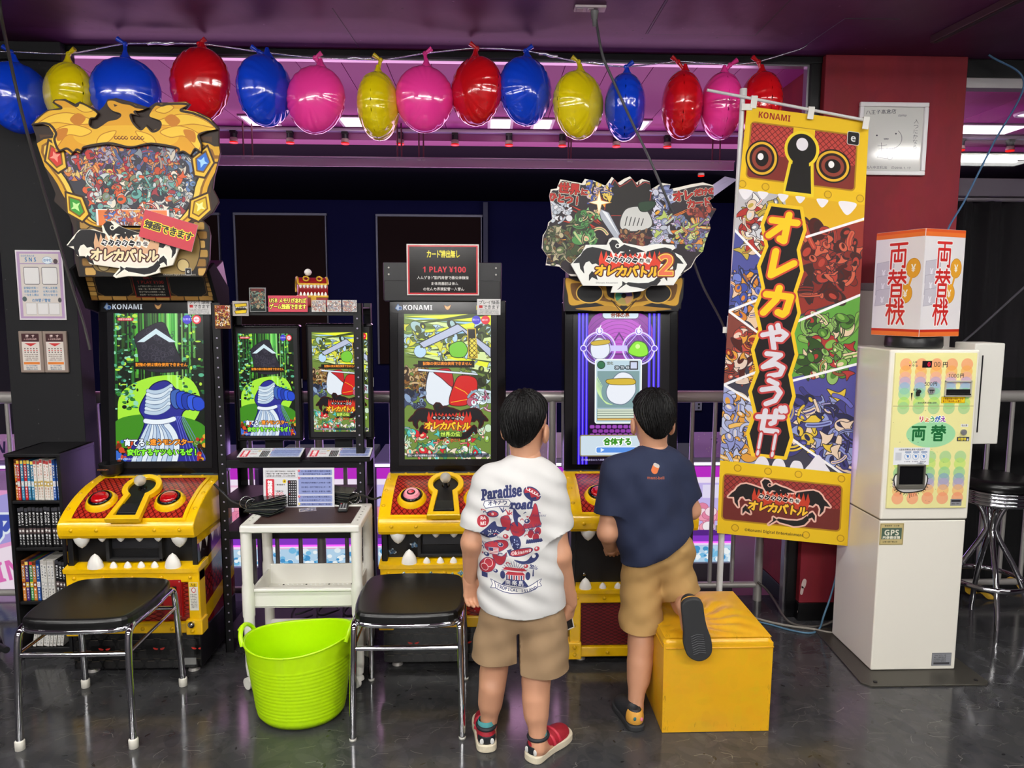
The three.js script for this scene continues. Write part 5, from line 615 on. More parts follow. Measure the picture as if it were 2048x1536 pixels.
{
  const p = G(615, 1018, trolley.H), c = tag(mesh('laminated_card', box(0.07, 0.0016, 0.05, 0, 0.001, 0, 0.0006), mat(0x9a8f96, 0.12)), 'single pale laminated card lying on the brown trolley sheet', 'card'); c.position.set(p.x, trolley.H - 0.004, p.z); c.rotation.y = 0.3; mesh('printed_face', at(new THREE.PlaneGeometry(0.066, 0.046), 0, 0.0021, 0, -Math.PI / 2), printMat(132, 92, (g) => { rect(g, 0, 0, 132, 92, '#8a8288'); jumble(g, 0, 0, 132, 92, ['#b8b0b8', '#6a6a78', '#c8b8a8', '#504a58'], 22, 20); }, 0.15), c);
  const q = G(686, 1018, trolley.H), r = thing('remote_control', 'slim black remote control on the trolley corner', 'remote', [q.x, trolley.H - 0.004, q.z - 0.01], 0.12); mesh('remote_body', box(0.04, 0.014, 0.1, 0, 0.007, 0, 0.005, 2), mat(0x121214, 0.35), r); for (let j = 0; j < 6; j++) for (let i = -1; i <= 1; i++) mesh('remote_button', cyl(0.0038, 0.0038, 0.003, i * 0.011, 0.0145, -0.036 + j * 0.0115, 10), j === 0 && i === -1 ? mat(0xb02020, 0.5) : mat(0x86868a, 0.5), r); mesh('remote_print', box(0.03, 0.001, 0.012, 0, 0.0142, 0.038, 0.0004), mat(0xb8b8b8, 0.5), r);
}
const guideDraw = (g) => {
  rect(g, 0, 0, 572, 308, '#dcdce0'); rrect(g, 18, 16, 260, 58, 8, null, '#9a9aa0', 2); for (let i = 0; i < 3; i++) tiny(g, 26, 20 + i * 18, 246, 13, '#222'); rrect(g, 20, 86, 68, 216, 8, '#d03040'); jp(g, '録画機の使い', 34, 96, 38, [['#fff', 1.5]], { vertical: true, step: 0.9 });
  tiny(g, 96, 124, 90, 13, '#222', 6); tiny(g, 96, 176, 80, 13, '#222', 5); word(g, '②③', 130, 206, 26, '#d03040', { align: 'center' }); disc(g, 116, 206, 13, null, '#d03040', 3); disc(g, 146, 206, 13, null, '#d03040', 3); word(g, '2', 116, 206, 17, '#d03040', { align: 'center' }); word(g, '3', 146, 206, 17, '#d03040', { align: 'center' }); disc(g, 170, 104, 15, '#e8c820'); word(g, '4', 170, 104, 22, '#222', { align: 'center' }); tiny(g, 110, 288, 90, 13, '#222', 6);
  rrect(g, 196, 96, 74, 206, 6, '#1c1c20'); for (let j = 0; j < 10; j++) for (let i = 0; i < 4; i++) rect(g, 206 + i * 16, 106 + j * 19, 9, 8, j % 5 === 0 && i === 0 ? '#d03040' : '#c8c8cc');
  for (const [y, h, n, k] of [[14, 44, 2, 1], [70, 138, 4, 2], [216, 52, 2, 3], [274, 24, 1, 4]]) { rrect(g, 284, y, 272, h, 8, '#8a96c8'); for (let i = 0; i < n; i++) tiny(g, 306, y + 5 + i * (h / n), 240, 14, '#1c2450'); disc(g, 288, y + 8, 9, k === 4 ? '#d8c020' : '#d03040'); word(g, String(k), 288, y + 8, 12, '#fff', { align: 'center' }); }
};
const guideMat = printMat(572, 308, guideDraw, 0.4);
{
  const a = P(524, 921, -3.0), b = P(669, 998, -3.0), o = thing('instruction_board', 'white laminated instruction sheet with red column standing at the back of the trolley', 'sign', [(a.x + b.x) / 2, trolley.H - 0.004, -3.005]);
  const s = sheet('board', b.x - a.x, a.y - b.y, 0.003, paper, guideMat, o); s.position.set(0, (a.y - b.y) / 2 + 0.001, 0); s.rotation.x = -4 * D2R;
}
// ================= BLACK STEEL RACK =================
const RK = { x0: -1.168, x1: -0.535, z0: -3.33, z1: -3.06 };
{
  const r = thing('steel_rack', 'black perforated steel rack holding two upright monitors', 'rack', [RK.x0, 0, RK.z0]), w = RK.x1 - RK.x0, d = RK.z1 - RK.z0, H = P(600, 606, -3.06).y, blk = mat(0x0e0e10, 0.45, 0.2), hole = mat(0x9a92a8, 0.5);
  for (const x of [0, w]) for (const z of [0, d]) {
    const s = x ? -1 : 1, post = mesh('post', [span(Math.min(x, x + s * 0.036), Math.max(x, x + s * 0.036), 0, H, z ? z - 0.003 : 0, z ? z : 0.003, 0), span(x ? x - 0.003 : 0, x ? x : 0.003, 0, H, z ? z - 0.036 : 0, z ? z : 0.036, 0)], blk, r);
    if (z) for (let y = 0.06; y < H - 0.03; y += 0.042) mesh('post_hole', cyl(0.0038, 0.0038, 0.0012, 0, 0, 0, 8).rotateX(Math.PI / 2).translate(x + s * 0.02, y, z + 0.0004), hole, post);
  }
  const ys = [H - 0.018, P(600, 920, -3.06).y, P(600, 1000, -3.06).y, P(600, 1062, -3.06).y, 0.1];
  ys.forEach((y, i) => mesh('shelf', [span(0, w, y - 0.035, y, d - 0.01, d - 0.002, 0.002), span(0, w, y - 0.035, y, 0.002, 0.01, 0.002), span(0.004, w - 0.004, y - 0.006, y, 0.004, d - 0.004, 0.001)], i === 0 ? mat(0x131315, 0.5) : blk, r));
  RK.H = H; RK.ys = ys;
}
function monitor(label, u0, v0, u1, v1, su0, sv0, su1, sv1, z, m, turn) {
  const a = P(u0, v0, z), b = P(u1, v1, z), cx = (a.x + b.x) / 2, o = thing('monitor', label, 'monitor', [cx, RK.ys[1], z], turn), w = b.x - a.x, y0 = b.y - RK.ys[1], y1 = a.y - RK.ys[1];
  mesh('monitor_case', [span(-w / 2, w / 2, y0, y1, -0.04, 0, 0.008, 2), span(-w / 3, w / 3, y0 + 0.06, y1 - 0.06, -0.075, -0.03, 0.01)], blackGloss, o);
  mesh('stand', [span(-0.04, 0.04, 0, y0 + 0.06, -0.07, -0.05, 0.003), span(-0.1, 0.1, 0, 0.012, -0.12, -0.02, 0.004)], black, o);
  const c = P(su0, sv0, z + 0.002), d = P(su1, sv1, z + 0.002); mesh('bezel', span(-w / 2 + 0.012, w / 2 - 0.012, y0 + 0.014, y1 - 0.014, -0.002, 0.001, 0.001), mat(0x202022, 0.3), o);
  mesh('screen', new THREE.PlaneGeometry(d.x - c.x, c.y - d.y).translate((c.x + d.x) / 2 - cx, (c.y + d.y) / 2 - RK.ys[1], 0.0018), m, o);
  mesh('brand_mark', span(w / 2 + 0.0002, w / 2 + 0.0008, (y0 + y1) / 2 - 0.02, (y0 + y1) / 2 + 0.02, -0.016, -0.008, 0), mat(0xb8b8b8, 0.5), o);
  areaLight(d.x - c.x, c.y - d.y, new THREE.Color(0.7, 0.9, 0.55), 0.35, V((c.x + d.x) / 2, (c.y + d.y) / 2, z + 0.01), V((c.x + d.x) / 2, (c.y + d.y) / 2, 0));
}
monitor('upright black monitor on the rack showing the green bamboo forest', 466, 650, 606, 882, 474, 667, 592, 871, -3.13, screenForest, 0.0);
monitor('upright black monitor on the rack showing the yellow title picture', 610, 647, 748, 880, 623, 664, 738, 863, -3.13, screenTitle, 0.0);
for (const [i, u, t] of [[0, 535, 'forest'], [1, 676, 'title']]) {
  const p = P(u, 910, -3.0), o = thing('recorder_box', `sloping black recorder box below the ${t} monitor`, 'recorder', [p.x, RK.ys[1] + 0.0005, -3.12]); mesh('box_body', extrudeX([[0, 0], [0.085, 0], [0.088, 0.012], [0, 0.034]], 0.26, 0.003), black, o);
  const q = thing('instruction_card', `laminated instruction card lying on the recorder box below the ${t} monitor`, 'sign', [p.x - 0.006, RK.ys[1] + 0.024, -3.075]); const s = sheet('card', 0.27, 0.088, 0.0015, paper, guideMat, q); s.rotation.x = -(Math.PI / 2) + 0.25; s.position.y = 0.006;
}
// things along the top of the rack
function topSheet(name, label, cat, u0, v0, u1, v1, draw, rough = 0.25, lift) { const z = -3.052, a = P(u0, v0, z), b = P(u1, v1, z), w = b.x - a.x, h = a.y - b.y, o = thing(name, label, cat, [(a.x + b.x) / 2, b.y, z]); const s = sheet('card', w, h, 0.004, mat(0x8a8a8c, 0.3), printMat(Math.round((u1 - u0) * 5), Math.round((v1 - v0) * 5), (g) => { g.scale(5, 5); draw(g, u1 - u0, v1 - v0); }, rough), o); s.position.y = h / 2; return o; }
topSheet('trading_card', 'orange and gold trading card taped to the rack post', 'card', 429, 610, 462, 657, (g, w, h) => { rect(g, 0, 0, w, h, '#5a3018'); jumble(g, 2, 2, w - 4, h - 10, ['#c86028', '#d8b050', '#8a2820', '#f0e0c8', '#3a2018'], 70, 7); rect(g, 0, 0, w, h, null, '#7a5028', 2); });
topSheet('card_sleeve', 'clear sleeve with a yellow toothed badge at the end of the rack top', 'card', 465, 602, 498, 632, (g, w, h) => { rect(g, 0, 0, w, h, '#a8a098'); poly(g, [[4, 6], [29, 4], [30, 10], [6, 13]], '#d8b820', '#2a2008', 1); poly(g, [[4, 20], [30, 16], [28, 24], [6, 26]], '#d8b820', '#2a2008', 1); rect(g, 6, 12, 22, 6, '#1a1410'); for (let i = 0; i < 6; i++) poly(g, [[6 + i * 4, 12], [9 + i * 4, 12], [7.5 + i * 4, 15]], '#f0ece0'); });
topSheet('trading_card', 'dark green trading card in a clear case standing on the rack top', 'card', 498, 575, 533, 624, (g, w, h) => { rect(g, 0, 0, w, h, '#1c2422'); jumble(g, 3, 8, w - 6, h - 18, ['#3a5a50', '#6a8a78', '#8a4028', '#22302c', '#a09070'], 50, 7); rect(g, 4, 2, w - 8, 5, '#5a1c18'); rect(g, 1, 1, w - 2, h - 2, null, '#8a8a88', 1.4); });
topSheet('paper_sign', 'red paper sign with yellow lettering on the rack top', 'sign', 536, 591, 616, 624, (g, w, h) => { rect(g, 0, 0, w, h, '#c8485a'); word(g, 'USB', 1.5, 10.5, 11, '#f0e860', { line: '#4a2010', lw: 2, sx: 0.85 }); jp(g, 'メモリがあれば', 22, 5, 10, [['#4a2010', 3.2], ['#f0e860', 1.6]], { sx: 0.8, step: 1 }); jp(g, 'ゲーム録画できます', 2, 17, 10.5, [['#4a2010', 3.2], ['#f0e860', 1.6]], { sx: 0.8, step: 1 }); });
for (const i of [0, 1, 2]) { const u = 623 + i * 31; const o = topSheet('trading_card', ['white trading card beside the red sign on the rack', 'white trading card between two like it on the rack', 'white trading card at the end of the row, near the rack post'][i], 'card', u, 600, u + 29, 624, (g, w, h) => { rect(g, 0, 0, w, h, '#c8c4c0'); jumble(g, 2, 3, w - 4, h - 6, ['#f0eeec', '#a8a8b0', '#c08878', '#888890', '#d8c8b0'], 36, 5, '#5a5458'); }); o.userData.group = 'white cards in a row on the rack'; }
{ // toy chest
  const p = P(625, 606, -3.16), o = thing('toy_chest', 'small red and gold toothed toy chest with a white pearl, on the rack top', 'toy', [p.x, RK.H - 0.018, -3.16], 0.35), gold = mat(0xc89a28, 0.3, 0.3), red = mat(0x8a1418, 0.35);
  const R = 0.062; mesh('chest_bottom', [span(-R, R, 0, 0.045, -0.045, 0.045, 0.006, 2)], red, o); mesh('gold_band', [span(-R - 0.002, R + 0.002, 0.04, 0.052, -0.047, 0.047, 0.004, 2), span(-0.012, 0.012, 0, 0.05, 0.043, 0.049, 0.002)], gold, o);
  const lid = mesh('chest_lid', [(() => { const g = new THREE.CylinderGeometry(0.047, 0.047, 2 * R, 20, 1, false, 0, Math.PI); g.rotateZ(Math.PI / 2).rotateX(Math.PI / 2); return at(g, 0, 0.082, -0.006, -0.35); })()], red, o);
  mesh('lid_band', [at(new THREE.TorusGeometry(0.047, 0.005, 8, 20, Math.PI).rotateY(Math.PI / 2), -R, 0.082, -0.006, -0.35), at(new THREE.TorusGeometry(0.047, 0.005, 8, 20, Math.PI).rotateY(Math.PI / 2), R, 0.082, -0.006, -0.35), at(span(-R, R, -0.005, 0.005, 0.042, 0.052, 0.003), 0, 0.082, -0.006, -0.35)], gold, lid);
  for (const s of [-1, 1]) mesh('toy_eye', at(new THREE.TorusGeometry(0.011, 0.004, 8, 16), s * 0.028, 0.122, 0.03, -0.6), gold, lid);
  for (let i = 0; i < 8; i++) { mesh('toy_tooth', tooth(0.006, 0.016).translate(-0.052 + i * 0.0148, 0.05, 0.043), toothMat, o); mesh('toy_tooth', tooth(0.006, 0.016).rotateX(Math.PI).translate(-0.052 + i * 0.0148, 0.096, 0.04), toothMat, lid); }
  mesh('pearl', new THREE.SphereGeometry(0.0155, 18, 12).translate(-0.018, 0.15, 0.02), mat(0xe6e2da, 0.25), o); mesh('tongue_gap', span(-0.054, 0.054, 0.052, 0.09, -0.03, 0.03, 0.003), black, o);
}
// ================= BOOKCASE AND BOOKS =================
{
  const zf = -3.02, zb = -3.285, a = P(8, 908, zf), b = P(118, 905, zf), x0 = a.x, x1 = b.x, H = a.y, blk = mat(0x131315, 0.4);
  const c = thing('bookcase', 'narrow black bookcase full of comics against the black pillar', 'bookcase', [x0, 0, zf]), w = x1 - x0, ys = [P(60, 1003, zf).y, P(60, 1097, zf).y, P(60, 1205, zf).y, 0.05];
  mesh('side_panel', span(0, 0.014, 0, H, zb - zf, 0, 0.002), blk, c); mesh('side_panel', span(w - 0.014, w, 0, H, zb - zf, 0, 0.002), blk, c); mesh('top_board', span(-0.002, w + 0.002, H - 0.014, H, zb - zf, 0.003, 0.002), blk, c); mesh('back_board', span(0, w, 0, H, zb - zf - 0.004, zb - zf, 0.001), blk, c); mesh('plinth', span(0.01, w - 0.01, 0, 0.05, -0.03, -0.012, 0.002), blk, c);
  for (const y of ys) mesh('shelf', span(0.012, w - 0.012, y - 0.013, y, zb - zf, -0.008, 0.002), blk, c);
  const spine = (bg, band, ink, top) => printMat(48, 512, (g) => { rect(g, 0, 0, 48, 512, bg); rect(g, 0, 0, 48, 44, top); jp(g, 'モンスター伝'.slice(0, 5), 8, 60, 32, [[ink === '#fff' ? '#222' : '#fff', 3.6], [ink, 1.8]], { vertical: true, step: 1.15 }); rect(g, 0, 268, 48, 70, band); disc(g, 24, 303, 17, '#e8e4e0', '#333', 2); tiny(g, 8, 350, 34, 30, ink, 1); for (let i = 0; i < 4; i++) tiny(g, 10, 356 + i * 34, 30, 28, ink, 1); }, 0.3);
  const kinds = { orange: [spine('#c87828', '#8a3a18', '#fff', '#603018'), 0x8a5020], red: [spine('#c02028', '#d8d0c8', '#fff', '#e0b840'), 0x801820], teal: [spine('#2878a0', '#d0e0e8', '#fff', '#e8d060'), 0x205070], white: [spine('#e0dcd4', '#c8a850', '#a05020', '#b04040'), 0xc8c4bc], blue: [spine('#2050a0', '#e8e8f0', '#fff', '#103060'), 0x183870], black: [spine('#141416', '#5a4a4a', '#fff', '#3a3a40'), 0x101012], plain: [spine('#d8d6d0', '#c8c8c4', '#444', '#b8b4b0'), 0xc8c4bc], purple: [spine('#4a2a70', '#d8b030', '#fff', '#e0c060'), 0x33204c], green: [spine('#3a8a48', '#e8d040', '#fff', '#c83030'), 0x285c30] };
  const names = { orange: 'orange', red: 'red', teal: 'teal', white: 'cream', blue: 'blue', black: 'black', plain: 'white', purple: 'purple', green: 'green' };
  const rows = [
    [ys[0], 0.176, ['orange', 'red', 'teal', 'red', 'teal', 'teal', 'white', 'white', 'white', 'white', 'white', 'white', 'blue', 'blue'], 'top shelf', 0],
    [ys[1], 0.176, Array(12).fill('black'), 'second shelf', 0],
    [ys[2], 0.178, ['orange', 'purple', 'green', 'orange', 'blue', 'plain', 'plain', 'plain', 'plain', 'black', 'black', 'black'], 'third shelf', 0],
    [ys[3], 0.178, Array(9).fill('plain'), 'bottom shelf', -0.16]];
  for (const [y, h, list, shelf, lean] of rows) {
    let x = lean ? 0.048 : 0.022; const room = w - 0.036, bw = lean ? 0.0138 : Math.min(0.0185, (room - (x - 0.018)) / list.length);
    list.forEach((k, i) => {
      const same = list.filter((q) => q === k).length, hh = h * (lean ? 1 : rr(0.97, 1.02)), o = thing('comic_book', `${names[k]}-spined comic on the ${shelf} of the narrow bookcase`, 'book', [x0 + x + bw / 2, y + 0.0005 + (lean ? 0.002 : 0), zf - 0.012 - rr(0.002, 0.01)], 0, same > 1 ? `${names[k]} comics on the ${shelf}` : undefined); o.rotation.z = lean;
      mesh('cover', span(-bw / 2 + 0.0004, bw / 2 - 0.0004, 0, hh, -0.115, 0, 0.0015), mat(kinds[k][1], 0.4), o); mesh('spine', new THREE.PlaneGeometry(bw - 0.0026, hh - 0.003).translate(0, hh / 2, 0.0005), kinds[k][0], o); x += bw + (lean ? 0.0006 : 0.0001);
    });
  }
}
// ================= CHANGE MACHINE =================
const CM = { zf: -2.81 };
{
  const zf = CM.zf, x0 = P(1741, 1346, zf).x, x1 = P(1909, 1342, zf).x, w = x1 - x0, dp = 0.345, top = P(1860, 703, zf).y, cream = mat(0xece8dc, 0.2, 0, { clearcoat: 0.4, clearcoatRoughness: 0.1 });
  const pl = tag(mesh('floor_plate', at(extrude(shapeOf(smooth([[-0.05, -0.42], [w + 0.07, -0.42], [w + 0.075, 0.1], [w + 0.05, 0.12], [-0.06, 0.12], [-0.09, 0.09]], 1)), 0.005, 0.001, 1), x0, 0.001, zf, -Math.PI / 2).scale(1, 1, 1), mat(0x4a4740, 0.4, 0.5)), 'dark bronze steel plate lying under the change machine', 'plate'); pl.geometry = at(extrude(shapeOf([[-0.06, -0.12], [w + 0.055, -0.12], [w + 0.075, -0.1], [w + 0.07, 0.4], [-0.06, 0.4], [-0.09, -0.09]]), 0.005, 0.001, 1), x0, 0.001, zf, -Math.PI / 2);
  for (const x of [-0.03, w + 0.03]) mesh('bolt', cyl(0.008, 0.008, 0.003, x0 + x, 0.0085, zf + 0.09, 6), darkMetal, pl);
  const c = thing('change_machine', 'tall cream change machine with a pastel dotted front panel', 'machine', [x0, 0.0075, zf]); CM.top = top; CM.x0 = x0; CM.w = w;
  const split = P(1850, 1042, zf).y; CM.c = c;
  mesh('lower_cabinet', span(0, w, 0, split - 0.004, -dp, 0, 0.006), cream, c); mesh('upper_cabinet', span(-0.003, w + 0.004, split, top, -dp - 0.004, 0.004, 0.008, 2), cream, c); mesh('seam_line', span(0.002, w - 0.002, split - 0.005, split + 0.001, -dp, -0.002, 0), mat(0x6a665c, 0.6), c);
  const pw = w - 0.026, pb = P(1850, 1019, zf).y, pt = P(1860, 709, zf).y, ph = pt - pb;
  const panel = mesh('front_panel', span(0.016, 0.016 + pw, pb, pt, 0, 0.009, 0.003), mat(0xe2dca0, 0.3), c);
  mesh('panel_print', new THREE.PlaneGeometry(pw - 0.004, ph - 0.004).translate(0.016 + pw / 2, (pb + pt) / 2, 0.0096), printMat(680, 1240, (g) => {
    g.scale(4, 4); rect(g, 0, 0, 170, 310, '#ece6a0'); g.globalAlpha = 0.62;
    for (let i = 0; i < 5; i++) { const x = 22 + i * 32; for (const [y, c2] of [[22, '#f08a68'], [36, '#f0a850'], [48, '#e8a8a0'], [58, '#b8a0d0'], [69, '#88b8d8'], [80, '#88d0a0'], [98, '#a8dc60'], [108, '#90c890']]) disc(g, x, y, 12.4, c2); for (const [y, c2] of [[206, '#90cc90'], [220, '#b8e068'], [238, '#80c890'], [251, '#80a0c8'], [261, '#b09ac8'], [274, '#f0b070'], [290, '#f08a70']]) disc(g, x, y, 12.4, c2); }
    g.globalAlpha = 1; rect(g, 0, 103.5, 170, 1.2, '#a8a070');
    rect(g, 56, 15, 20, 13, '#1c1018'); word(g, '0', 70, 22, 12, '#ff2048', { align: 'center' }); word(g, '00', 80, 22, 13, '#2c2a24', { font: '' }); jp(g, '円', 98, 16, 12, [['#2c2a24', 1]]); disc(g, 30, 18, 1.6, '#e8d820'); disc(g, 30, 24, 1.4, '#703020'); jp(g, '入中', 35, 15, 5, [['#333', 1]]); jp(g, '中止', 35, 21.4, 5, [['#333', 1]], { step: 1.4 });
    word(g, '1000', 112, 44, 10.5, '#2c2a24', { font: '' }); jp(g, '円', 136, 39, 9.5, [['#2c2a24', 1]]); word(g, '500', 63, 60, 10.5, '#2c2a24', { font: '' }); jp(g, '円', 81, 55, 9.5, [['#2c2a24', 1]]); tiny(g, 40, 69, 14, 5.4, '#333', 2); poly(g, [[36, 78], [40, 78], [38, 94]], '#1c1c1c'); rect(g, 101, 86, 50, 12, '#ecc820', '#8a7410', 0.6); tiny(g, 104, 88, 44, 4, '#7a3018'); tiny(g, 104, 92.6, 40, 4, '#7a3018'); tiny(g, 52, 96, 40, 3.6, '#333');
    disc(g, 84, 160, 52, '#9ed8a4', null, 1, 27); ['#c83030', '#d87828', '#3a9a40', '#2a60b8', '#8a40a0'].forEach((c2, i) => jp(g, 'りょうがえ'[i], 56 + i * 11.4, 124, 12, [['#fff', 3.2], [c2, 1.6]])); jp(g, '両替', 42, 142, 32, [['#1f6a38', 1.35]], { step: 1.3 }); rect(g, 146, 140, 16, 6, '#e8e8e4'); tiny(g, 148, 141, 12, 4, '#444'); rect(g, 140, 166, 26, 8.5, '#2a3450'); jp(g, '両替機', 142, 167.4, 6, [['#f0d830', 1.3]]); word(g, '8', 163, 171, 6, '#fff', { align: 'center' });
    rect(g, 8, 187, 76, 35, '#e8eaee'); tiny(g, 18, 189, 58, 4, '#333'); rect(g, 12, 197, 13, 16, '#c8ccd4'); for (let i = 0; i < 3; i++) { disc(g, 38 + i * 17, 205, 6.5, null, '#88a8d0', 0.8); poly(g, [[35 + i * 17, 202], [41 + i * 17, 203], [39 + i * 17, 209]], '#2a70c0'); rect(g, 32 + i * 17, 195, 13, 2, '#5a7aa8'); tiny(g, 31 + i * 17, 214, 13, 2.6, '#667'); } tiny(g, 58, 217, 20, 3.4, '#345');
    for (let i = 0; i < 60; i++) { const a = i / 60 * 6.28, x = 48 + Math.cos(a) * 32, y = 256 + Math.sin(a) * 24; if (y < 244) continue; g.strokeStyle = '#1c1a18'; g.lineWidth = rr(0.4, 1.4); g.beginPath(); g.moveTo(x, y); g.lineTo(x + Math.cos(a) * rr(3, 12), y + Math.sin(a) * rr(2, 9)); g.stroke(); } curve(g, [[18, 240], [78, 240], [80, 268], [66, 276], [34, 278], [16, 266]], '#f2f0ec', '#1c1a18', 2.2); for (let i = 0; i < 40; i++) { g.strokeStyle = '#4a463c'; g.lineWidth = 0.4; const x = rr(2, 168), y = rr(110, 300); g.beginPath(); g.moveTo(x, y); g.lineTo(x + rr(-3, 3), y + rr(-1, 1)); g.stroke(); }
    rect(g, 136, 292, 24, 14, '#8a8a90'); rect(g, 138, 294, 20, 4, '#2a2a30'); tiny(g, 139, 300, 18, 3.4, '#333');
  }, 0.3), panel);
  const U = (u, v) => { const p = P(u, v, zf + 0.01); return [p.x - x0, p.y - 0.0075]; };
  { const [ax, ay] = U(1890, 761), [bx, by] = U(1941, 793); const s = mesh('bill_slot', [span(ax, bx, ay - 0.006, ay, 0.004, 0.016, 0.001), span(ax, ax + 0.005, by, ay, 0.004, 0.016, 0.001), span(bx - 0.005, bx, by, ay, 0.004, 0.016, 0.001), span(ax, bx, by, by + 0.005, 0.004, 0.018, 0.001)], mat(0xb8b4a8, 0.4), c); mesh('slot_mouth', [span(ax + 0.003, bx - 0.003, by + 0.003, by + 0.03, 0.008, 0.013, 0.002)], black, s); mesh('slot_lip', span(ax + 0.004, bx - 0.004, by + 0.006, by + 0.012, 0.01, 0.02, 0.002), blackGloss, s); }
  { const [x, y] = U(1862, 781); mesh('coin_slot', [cyl(0.0145, 0.0145, 0.006, 0, 0, 0, 24).rotateX(Math.PI / 2).translate(x, y, 0.012)], mat(0x9a9a9c, 0.3, 0.2), c); mesh('slot_mouth', [box(0.02, 0.004, 0.002, x, y + 0.002, 0.0155, 0.0005), box(0.002, 0.01, 0.002, x - 0.004, y - 0.005, 0.0155, 0.0004), box(0.002, 0.01, 0.002, x + 0.004, y - 0.005, 0.0155, 0.0004)], black, c.children[c.children.length - 1]); }
  { const [x, y] = U(1834, 788); mesh('return_lever', [box(0.012, 0.02, 0.014, x, y + 0.002, 0.016, 0.004, 2), new THREE.SphereGeometry(0.008, 12, 8).translate(x + 0.002, y + 0.012, 0.02)], blackMatt, c); }
  { const [x, y] = U(1926, 864); mesh('door_lock', [cyl(0.011, 0.012, 0.008, 0, 0, 0, 20).rotateX(Math.PI / 2).translate(x, y, 0.0135), box(0.006, 0.002, 0.002, x, y, 0.018, 0.0005)], mat(0x8a8a8e, 0.3, 0.3), c); }
  { const [ax, ay] = U(1797, 930), [bx, by] = U(1845, 975), s = mesh('coin_tray', [span(ax - 0.004, bx + 0.004, ay - 0.004, ay + 0.003, 0.006, 0.02, 0.002), span(ax - 0.004, ax + 0.002, by, ay, 0.006, 0.02, 0.002), span(bx - 0.002, bx + 0.004, by, ay, 0.006, 0.02, 0.002), span(ax, bx, by - 0.004, by + 0.014, 0.006, 0.022, 0.002)], mat(0x77756c, 0.3, 0.4), c); mesh('tray_opening', span(ax + 0.001, bx - 0.001, by + 0.01, ay - 0.003, 0.0098, 0.012, 0.001), mat(0x121214, 0.15), s); }
  { const [ax, ay] = U(1763, 1048), [bx, by] = U(1808, 1091); mesh('security_sticker', new THREE.PlaneGeometry(bx - ax, ay - by).translate((ax + bx) / 2, (ay + by) / 2, 0.0012), printMat(180, 176, (g) => { rect(g, 0, 0, 180, 176, '#c0ae78'); rect(g, 6, 6, 168, 164, null, '#6a6038', 3); tiny(g, 34, 14, 120, 14, '#4a4630'); rect(g, 14, 38, 152, 92, '#4a6050'); word(g, 'GPS', 90, 76, 62, '#e4e0cc', { align: 'center' }); jp(g, '円使機世録', 24, 104, 24, [['#e4e0cc', 1.8]], { step: 1.12 }); tiny(g, 26, 144, 130, 14, '#4a4630', 8); }, 0.5), c); }
  { const [ax, ay] = U(1867, 1308), [bx, by] = U(1904, 1333); mesh('rating_plate', span(ax, bx, by, ay, 0.0, 0.002, 0.0005), mat(0x8c8c90, 0.35, 0.5), c); mesh('plate_print', new THREE.PlaneGeometry(bx - ax - 0.004, ay - by - 0.004).translate((ax + bx) / 2, (ay + by) / 2, 0.0026), printMat(150, 100, (g) => { rect(g, 0, 0, 150, 100, '#8e9096'); for (let i = 0; i < 4; i++) { rect(g, 6, 8 + i * 16, 138, 1, '#555'); tiny(g, 10, 11 + i * 16, 100, 10, '#333'); } rect(g, 10, 74, 130, 18, '#3c3c40'); }, 0.4), c); }
  // reader unit on its right flank
  { const a = P(1957, 690, zf - 0.03), b = P(1995, 892, zf - 0.03); const r = mesh('side_reader', span(w + 0.004, b.x - x0, b.y, a.y, -0.16, -0.03, 0.005), white, c); const sx = w + 0.036; mesh('reader_slot', span(sx, sx + 0.006, b.y + 0.05, a.y - 0.05, -0.031, -0.0285, 0.001), black, r); mesh('reader_bracket', span(w + 0.002, w + 0.03, b.y - 0.05, b.y + 0.01, -0.12, -0.04, 0.004), white, c); }
  // revolving sign lamp standing on top
  const p = P(1830, 676, zf - 0.16), s = thing('sign_lantern', 'square white paper sign lantern with red characters on the change machine', 'sign', [p.x, top + 0.0075, zf - 0.17]);
  mesh('round_base', lathe([[0, 0], [0.108, 0], [0.112, 0.008], [0.11, 0.045], [0.1, 0.05], [0, 0.05]], 36), mat(0x151517, 0.35), s);
  const L = 0.232, yb = 0.05, yt = P(1845, 456, zf - 0.02).y - top - 0.0075, turn = 20 * D2R, face = printMat(460, 840, (g) => {
    rect(g, 0, 0, 460, 840, '#e4e0e2'); rect(g, 0, 0, 460, 56, '#e07030'); rect(g, 0, 0, 460, 22, '#d85828'); rect(g, 0, 784, 460, 56, '#e07030'); rect(g, 0, 784, 460, 20, '#c03020');
    for (let i = 0; i < 3; i++) { poly(g, [[20 + i * 6, 250 + i * 110], [190 + i * 6, 230 + i * 110], [190, 400 + i * 90], [20, 420 + i * 90]], '#c4c0ca', '#aaa6b2', 4); word(g, '¥', 90, 330 + i * 110, 70, '#e8e6ec', { align: 'center' }); }
    for (const [x, y] of [[372, 300], [310, 500]]) { disc(g, x, y, 64, '#e0a030', '#c08018', 5, 76); word(g, '¥', x, y, 84, '#f2ece0', { align: 'center' }); } poly(g, [[372, 370], [350, 440], [330, 440], [350, 370]], '#e0a030');
    jp(g, '両替機', 130, 76, 230, [['#f2eeec', 1.8], ['#c82c28', 0.95]], { vertical: true, step: 0.98, sx: 0.82 });
  }, 0.25);
  const bx = mesh('paper_box', at(box(L, yt - yb, L, 0, (yt + yb) / 2, 0, 0.002), 0, 0, 0, 0, turn), mat(0xdcd8d8, 0.4), s);
  for (let k = 0; k < 4; k++) mesh('sign_face', at(at(new THREE.PlaneGeometry(L - 0.002, yt - yb - 0.002), 0, (yt + yb) / 2, L / 2 + 0.0008), 0, 0, 0, 0, turn - k * Math.PI / 2), face, bx);
}
